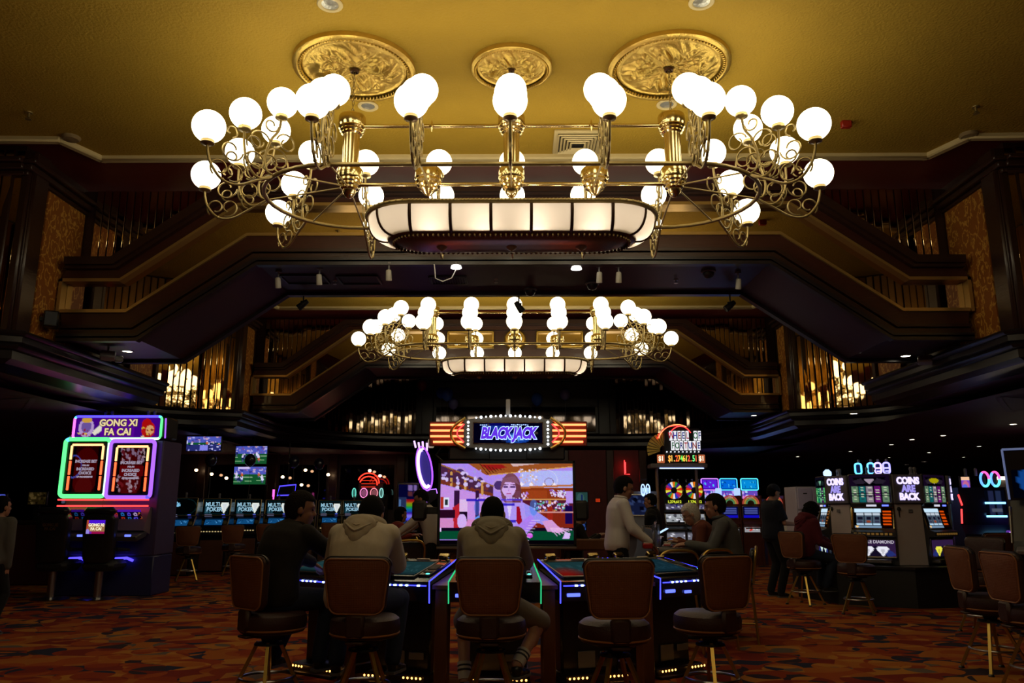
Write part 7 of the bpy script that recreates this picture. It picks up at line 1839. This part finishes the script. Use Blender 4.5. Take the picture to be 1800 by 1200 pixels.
        if hair == 'curly':
            mb2 = MB()
            for _ in range(90):
                u = V((r2.normal(), r2.normal() - .3, r2.normal())).normalized()
                if u.y > .45 and u.z < .5: continue
                mb2.ball(HP((u.x * .098, u.y * .115 - .012, u.z * .125 + .005)), .026 * s, 6, 5)
            obj('curls', mb2, hairm or M_HAIRK, ho)['kind'] = 'stuff'
    if cap:
        mb = MB(); mb.ball((0, 0, 0), (.082, .104, .10), 20, 14); mb.v = [tuple(HP((x, y - .008, max(z, -.004) + .03))) for x, y, z in mb.v]; obj('cap', mb, cap, t)
    if glasses:
        mb = MB()
        for q_ in (-1, 1):
            mb.tube([HP((q_ * .032 + .022 * math.cos(a), .094, .004 + .016 * math.sin(a))) for a in [2 * PI * i / 12 for i in range(12)]], .0022, 5, closed=True); mb.tube([HP((q_ * .054, .094, .008)), HP((q_ * .078, .01, .008))], .002, 5)
        mb.tube([HP((-.010, .096, .006)), HP((.010, .096, .006))], .002, 5); obj('glasses', mb, M_STEEL, t)
    # clothes
    if pants:
        mb = MB(); torso(mb, pad_ * .7, -.2, .14)
        for q_ in (-1, 1):
            k, a = Lg[q_]
            if leg >= 1: limb(mb, hip[q_], k, a.lerp(k, .02), .086 * s * bulk + pad_ * .4, .076 * s, .060 * s)
            else:
                e = k.lerp(a, .10); mb.tube([hip[q_], hip[q_].lerp(k, .5), k, e], [.092 * s, .090 * s, .082 * s, .080 * s], 14); mb.ball(hip[q_], .092 * s, 12, 8); mb.ball(k, .080 * s, 12, 8)
        soft(obj(pantn, mb, pants, t), .014, 5)
    if top:
        mb = MB(); torso(mb, pad_, -.12, 1.0)
        for q_ in (-1, 1):
            e, w = A[q_]; mb.ball(sh[q_], .062 * s + pad_ * .6, 14, 10)
            if sleeve >= 1: limb(mb, sh[q_], e, w.lerp(e, .04), .056 * s + pad_ * .7, .047 * s + pad_ * .6, .034 * s + pad_ * .5)
            else: mb.tube([sh[q_], sh[q_].lerp(e, sleeve * .6), sh[q_].lerp(e, sleeve)], [.062 * s, .060 * s + pad_ * .5, .056 * s + pad_ * .5], 14)
        to = soft(obj(topn, mb, top, t), .0135, 5)
        if collar:
            mb = MB(); mb.tube([Nk + sx * .068 * s * math.cos(a) + V((0, .064 * s * math.sin(a) + .006, .012 + .012 * -math.sin(a))) for a in [2 * PI * i / 18 for i in range(18)]], .017, 8, closed=True); obj('collar', mb, collar, to)
        if tie:
            mb = MB(); f_ = -back
            pts = [sp(.93) + f_ * .085, sp(.75) + f_ * .145, sp(.5) + f_ * .15, sp(.28) + f_ * .145]; mb.tube(pts, [.018, .03, .036, .02], 6, flat=.4); obj('tie', mb, tie, to)
    if hood:
        mb = MB(); o_ = sp(.93)
        mb.tube([o_ + sx * (.118 * s * math.cos(a)) + V((0, .092 * s * math.sin(a), .050 - .030 * math.sin(a))) for a in [2 * PI * i / 20 for i in range(20)]], [.043 * s + .010 * max(0, -math.sin(2 * PI * i / 20)) for i in range(20)], 10, closed=True)
        dp = lambda q_, k=0.: sp(q_) + back * (.112 * s * bulk + pad_ + k)
        mb.ball(dp(.88, -.01), (.128 * s, .055 * s, .085 * s), 16, 10, rot=Matrix.Rotation(-le, 3, 'X')); mb.ball(dp(.79, .0), (.095 * s, .045 * s, .085 * s), 14, 10, rot=Matrix.Rotation(-le, 3, 'X')); mb.ball(dp(.70, .002), (.055 * s, .034 * s, .065 * s), 12, 8, rot=Matrix.Rotation(-le, 3, 'X'))
        mb.ball(o_ + V((0, -.01, .07)), (.085 * s, .075 * s, .05 * s), 14, 10)
        ho = soft(obj('hood', mb, hood, t), .011, 4)
        for lo_, hi_, wd in ((.73, .95, .120), (.82, .97, .105)):
            mb = MB(); mb.tube([dp(lo_ + (hi_ - lo_) * abs(u) ** 1.3, .046 - .05 * u * u) + sx * (wd * u * s) for u in [-1 + i / 7 for i in range(15)]], .011, 6); obj('hood_fold', mb, hood, ho)
    for q_ in (-1, 1):
        k, a = Lg[q_]; sh_d = (k - a).normalized(); fw = V((q_ * .18, 1, 0)).normalized() if not knees else V((knees[(q_ + 1) // 2][0] * .6, 1, 0)).normalized()
        fl = frame(fw, V((0, 0, 1)))
        mb = MB(); b_ = a + V((0, 0, -.035 * s)); z0 = a.z - .085 * s
        mb.ball(b_, (.042 * s, .050 * s, .055 * s), 12, 8); mb.ball(a + fw * .055 * s + V((0, 0, -.052 * s)), (.045 * s, .085 * s, .036 * s), 14, 8, rot=fl); mb.ball(a + fw * .125 * s + V((0, 0, -.062 * s)), (.047 * s, .062 * s, .026 * s), 14, 8, rot=fl)
        so = soft(obj('shoe', mb, shoe, t), .010, 2)
        mb = MB(); mb.add([a + fl @ V((x * s, y * s, -.088 * s)) for x, y in ((-.036, -.05), (.036, -.05), (.046, .06), (.044, .15), (.02, .19), (-.02, .19), (-.044, .15), (-.046, .06))] + [a + fl @ V((x * s, y * s, -.070 * s)) for x, y in ((-.036, -.05), (.036, -.05), (.046, .06), (.044, .15), (.02, .19), (-.02, .19), (-.044, .15), (-.046, .06))],
                          [tuple(range(7, -1, -1)), tuple(range(8, 16))] + [(i, (i + 1) % 8, (i + 1) % 8 + 8, i + 8) for i in range(8)]); obj('sole', mb, mat('grey_sole', (.12, .12, .12), .6), so)
        if socks:
            for c0, c1, m_ in ((.02, .30, socks), (.15, .18, M_BLACK), (.22, .25, M_BLACK)):
                mb = MB(); mb.tube([a.lerp(k, c0), a.lerp(k, c1)], [.047 * s, .052 * s] if m_ is socks else [.0515 * s, .0525 * s], 14); obj('sock' if m_ is socks else 'sock_stripe', mb, m_, t)
    return t

BLK = cloth('black_jacket_cloth', (.014, .012, .011), .4); NAVY = cloth('navy_cotton', (.012, .014, .026)); DKTR = cloth('black_trouser_cloth', (.010, .010, .012)); DENIM = cloth('dark_denim', (.020, .028, .055))
HOOD1_SHADED = cloth('pale_grey_hood_shaded', (.44, .38, .29)); HOOD2_SHADED = cloth('mid_grey_hood_shaded', (.25, .22, .165)); HOOD1 = cloth('pale_grey_fleece', (.56, .50, .40)); HOOD2 = cloth('mid_grey_fleece', (.34, .30, .23)); SHIRTW = cloth('white_shirt_cotton', (.62, .58, .56), .45); GREYSH = cloth('slate_shirt', (.085, .085, .085)); SHORT = cloth('grey_shorts', (.22, .20, .16)); SOCK = mat('white_sock', (.5, .48, .45), .8)  # hood cloths are darker copies: shade of the folds put into the colour
MAROON = cloth('maroon_fleece', (.10, .012, .022)); RUSTJ = cloth('rust_cardigan', (.12, .032, .018)); REDT = cloth('red_top', (.22, .03, .03)); BLUESH = cloth('blue_grey_shirt', (.12, .14, .22))

# three players at the touch tables, seen from behind
person('man in a dark jacket on a stool, head turned aside, seen from behind', (-1.72, 5.98), -30, 1.74, (0, .0, .73), lean=18, slouch=.06, head=(44, 8), hands=((-1.62, 6.62, .93), (-1.28, 6.58, .93)), feet=((-1.80, 6.30, .27), (-1.42, 6.18, .27)),
       top=BLK, topn='jacket', pants=DENIM, pad_=.030, collar=BLK, skin=M_SKIN3, bulk=1.04, hairm=M_HAIRB)
person('man in a pale grey hoodie hunched over the table, seen from behind', (-1.10, 5.80), -6, 1.78, (0, .02, .73), lean=26, slouch=.09, head=(0, 34), headfwd=.0, hands=((-1.26, 6.40, .92), (-.92, 6.42, .92)), feet=((-1.26, 6.05, .27), (-.86, 6.10, .27)), knees=((-.3, 1, .2), (.3, 1, .2)), elbows=((-.5, -.1, -1), (.5, -.1, -1)),
       top=HOOD1, topn='hoodie', pants=DENIM, pad_=.040, hood=HOOD1_SHADED, skin=M_SKIN, bulk=1.10)
person('man in a darker grey hoodie and shorts with striped white socks, seen from behind', (-.13, 5.76), 0, 1.72, (0, .0, .73), lean=25, slouch=.085, head=(0, 20), headfwd=.0, hands=((-.26, 6.36, .92), (.10, 6.38, .92)), feet=((-.32, 5.95, .16), (.05, 5.75, .30)), knees=((-.3, 1, .2), (.75, 1, .2)), elbows=((-.6, -.1, -1), (.6, -.1, -1)),
       top=HOOD2, topn='hoodie', pants=SHORT, pantn='shorts', leg=.5, pad_=.036, hood=HOOD2_SHADED, skin=M_SKIN2, socks=SOCK, bulk=1.06, hair='buzz', hairm=M_HAIRK)
# dealers and bystanders
x = at(1083, 900, Y=9.45).x
person('dealer in a white shirt and black trousers standing in profile at the card table', (x, 9.45), -82, 1.76, (0, 0, .95), lean=6, slouch=.01, head=(4, 14), hands=((x + .40, 9.60, .98), (x + .36, 9.28, .98)), feet=((x - .02, 9.56, .085), (x + .02, 9.34, .085)), knees=((-.1, 1, 0), (.1, 1, 0)), elbows=((-.5, -1, -.3), (.5, -1, -.3)),
       top=SHIRTW, topn='shirt', pants=DKTR, pad_=.024, collar=SHIRTW, hairm=M_HAIRK)
x = at(757, 900, Y=11.55).x
person('dealer in a white shirt reaching across a table, beside the big screen', (x, 11.6), 82, 1.66, (0, -.05, .92), lean=16, head=(-8, 24), hands=((x - .50, 11.42, .98), (x - .46, 11.70, .98)), feet=((x + .05, 11.48, .085), (x + .03, 11.72, .085)), knees=((-.1, 1, 0), (.1, 1, 0)), elbows=((-.4, -.6, -.8), (.4, -.6, -.8)),
       top=SHIRTW, topn='shirt', pants=DKTR, pad_=.024, collar=M_BLACK, tie=MAROON, hairm=M_HAIRB)
x = at(1149, 880, Y=13.0).x
person('man in a black jacket standing in profile before the wheel machines', (x, 13.0), 72, 1.64, (0, 0, .87), lean=3, head=(6, 6), hands=((x - .18, 12.86, .95), (x - .16, 13.14, .95)), feet=((x, 12.9, .085), (x, 13.12, .085)), top=BLK, topn='jacket', pants=DKTR, pad_=.03, collar=BLK, hair='buzz')
x = at(1127, 905, Y=12.2).x
person('dark haired person sitting low with a lit tablet behind the clear card stand', (x, 12.2), -60, 1.58, (0, 0, .60), lean=16, head=(-10, 22), hands=((x + .22, 12.36, .90), (x + .26, 12.22, .90)), feet=((x + .3, 12.5, .085), (x + .4, 12.3, .085)), top=BLUESH, pants=DENIM, hair='bob', hairm=M_HAIRK, skin=M_SKIN2)
mb = MB(); mb.box((x + .30, 12.24, 1.02), (.22, .16, .012), b=.004, rot=Matrix.Rotation(-.5, 3, 'Y')); tag(obj('lit_tablet', mb, emat('tablet_face', (.45, .65, 1), 1.4)), 'small lit tablet held up by the low seated person', 'tablet')
x = at(1283, 930, Y=8.75).x
person('man in a slate grey shirt with dark hair leaning on the card table, in profile', (x, 8.75), 80, 1.74, (0, 0, .745), lean=12, slouch=.04, head=(0, 8), hands=((x - .50, 8.62, .985), (x - .42, 8.95, .985)), feet=((x - .25, 8.62, .22), (x - .25, 8.88, .22)), elbows=((-.3, -.5, -1), (.3, -.5, -1)),
       top=GREYSH, pants=DENIM, pad_=.022, collar=GREYSH, hairm=M_HAIRB, skin=M_SKIN)
x = at(1246, 930, Y=9.5).x
person('older person with white hair and glasses in a rust cardigan, bent over the card table', (x, 9.5), 84, 1.62, (0, 0, .73), lean=16, slouch=.05, head=(-4, 28), hands=((x - .38, 9.36, .985), (x - .33, 9.66, 1.0)), feet=((x - .25, 9.42, .22), (x - .25, 9.6, .22)), elbows=((-.3, -.5, -1), (.3, -.5, -1)),
       top=RUSTJ, topn='cardigan', pants=DENIM, pad_=.022, hair='bob', hairm=M_HAIRW, skin=M_SKIN2, glasses=True)
x = at(1366, 1040, Y=13.0).x
person('man in navy T-shirt, black trousers and dark cap standing in profile in the aisle', (x, 13.0), -78, 1.79, (0, 0, .955), lean=1, head=(-6, 16), hands=((x + .34, 13.14, 1.13), (x + .36, 12.94, 1.12)), feet=((x - .06, 13.12, .09), (x + .03, 12.9, .09)), knees=((-.1, 1, 0), (.1, 1, 0)), elbows=((-.5, -1, -.5), (.5, -1, -.5)),
       top=NAVY, topn='t_shirt', sleeve=.85, pants=DKTR, pad_=.034, hair='buzz', cap=NAVY, skin=M_SKIN, bulk=1.06)
x = at(1412, 980, Y=12.05).x
person('person in maroon hoodie with curly dark hair, reaching to a reel machine from a stool', (x + .02, 12.05), -72, 1.66, (0, 0, .735), lean=14, slouch=.03, head=(-10, 30), hands=((x + .50, 12.32, .86), (x + .42, 11.98, .80)), feet=((x + .28, 12.2, .26), (x + .28, 12.0, .26)), elbows=((-.3, -.5, -1), (.3, -.5, -1)),
       top=MAROON, topn='hoodie', pants=DENIM, pad_=.032, hood=MAROON, hair='curly', hairm=M_HAIRK, skin=M_SKIN2)
x = at(1386, 905, Y=15.6).x
person('person in a white top sitting far behind the aisle man', (x, 15.6), -70, 1.6, (0, 0, .72), lean=8, head=(0, 10), hands=((x + .3, 15.7, .95), (x + .3, 15.5, .95)), feet=((x + .35, 15.75, .2), (x + .35, 15.55, .2)), top=SHIRTW, pants=DENIM, hair='bob', hairm=M_HAIRB, skin=M_SKIN2)
stool(1384, 15.6, -70, 'stool under the person in the white top, hidden behind the aisle man', G2)
x = at(692, 915, Y=12.4).x
person('small figure in a red top seated in profile behind the pale hoodie', (x, 12.4), -60, 1.55, (0, 0, .70), lean=10, head=(-4, 8), hands=((x + .32, 12.45, .97), (x + .3, 12.2, .97)), feet=((x + .25, 12.6, .2), (x + .25, 12.45, .2)), top=REDT, pants=DENIM, hair='bob', hairm=M_HAIRK, skin=M_SKIN)
x = at(1006, 910, Y=11.9).x
person('dark dressed person sitting mostly hidden behind the big dealer screen', (x, 11.9), -80, 1.65, (0, 0, .66), lean=10, head=(0, 10), hands=((x + .36, 11.95, .98), (x + .38, 11.75, .98)), feet=((x + .3, 12.0, .085), (x + .3, 11.8, .085)), top=BLK, topn='jacket', pants=DKTR, skin=M_SKIN)
stool(1006, 11.9, -80, 'stool of the person hidden behind the dealer screen', G2)
t = thing('side_table', 'small brown table behind the dealer screen, east of it', 'table', (at(1030, 930, Y=11.85).x + .05, 11.8, 0)); mb = MB(); mb.box((.05, 0, .86), (.9, .5, .16), b=.02); obj('table_top', mb, M_WEDGE, t)
for sx_ in (-1, 1): mb = MB(); mb.box((.05 + sx_ * .38, 0, .39), (.06, .4, .78), b=.01); obj('leg', mb, M_BLACK, t)
x = at(0, 960, Y=9.0).x
person('person with grey sleeves, cut off by the west border of the view', (x - .06, 9.0), -6, 1.52, (0, 0, .81), lean=1, head=(20, 0), hands=((x - .55, 9.05, .66), (x + .10, 9.02, .70)), feet=((x - .16, 9.05, .085), (x + .03, 8.95, .085)), top=cloth('grey_sleeves', (.09, .085, .08)), topn='shirt', pants=DKTR, pad_=.03, skin=M_SKIN, elbows=((-.5, -.5, -.4), (.5, -.5, -.4)))
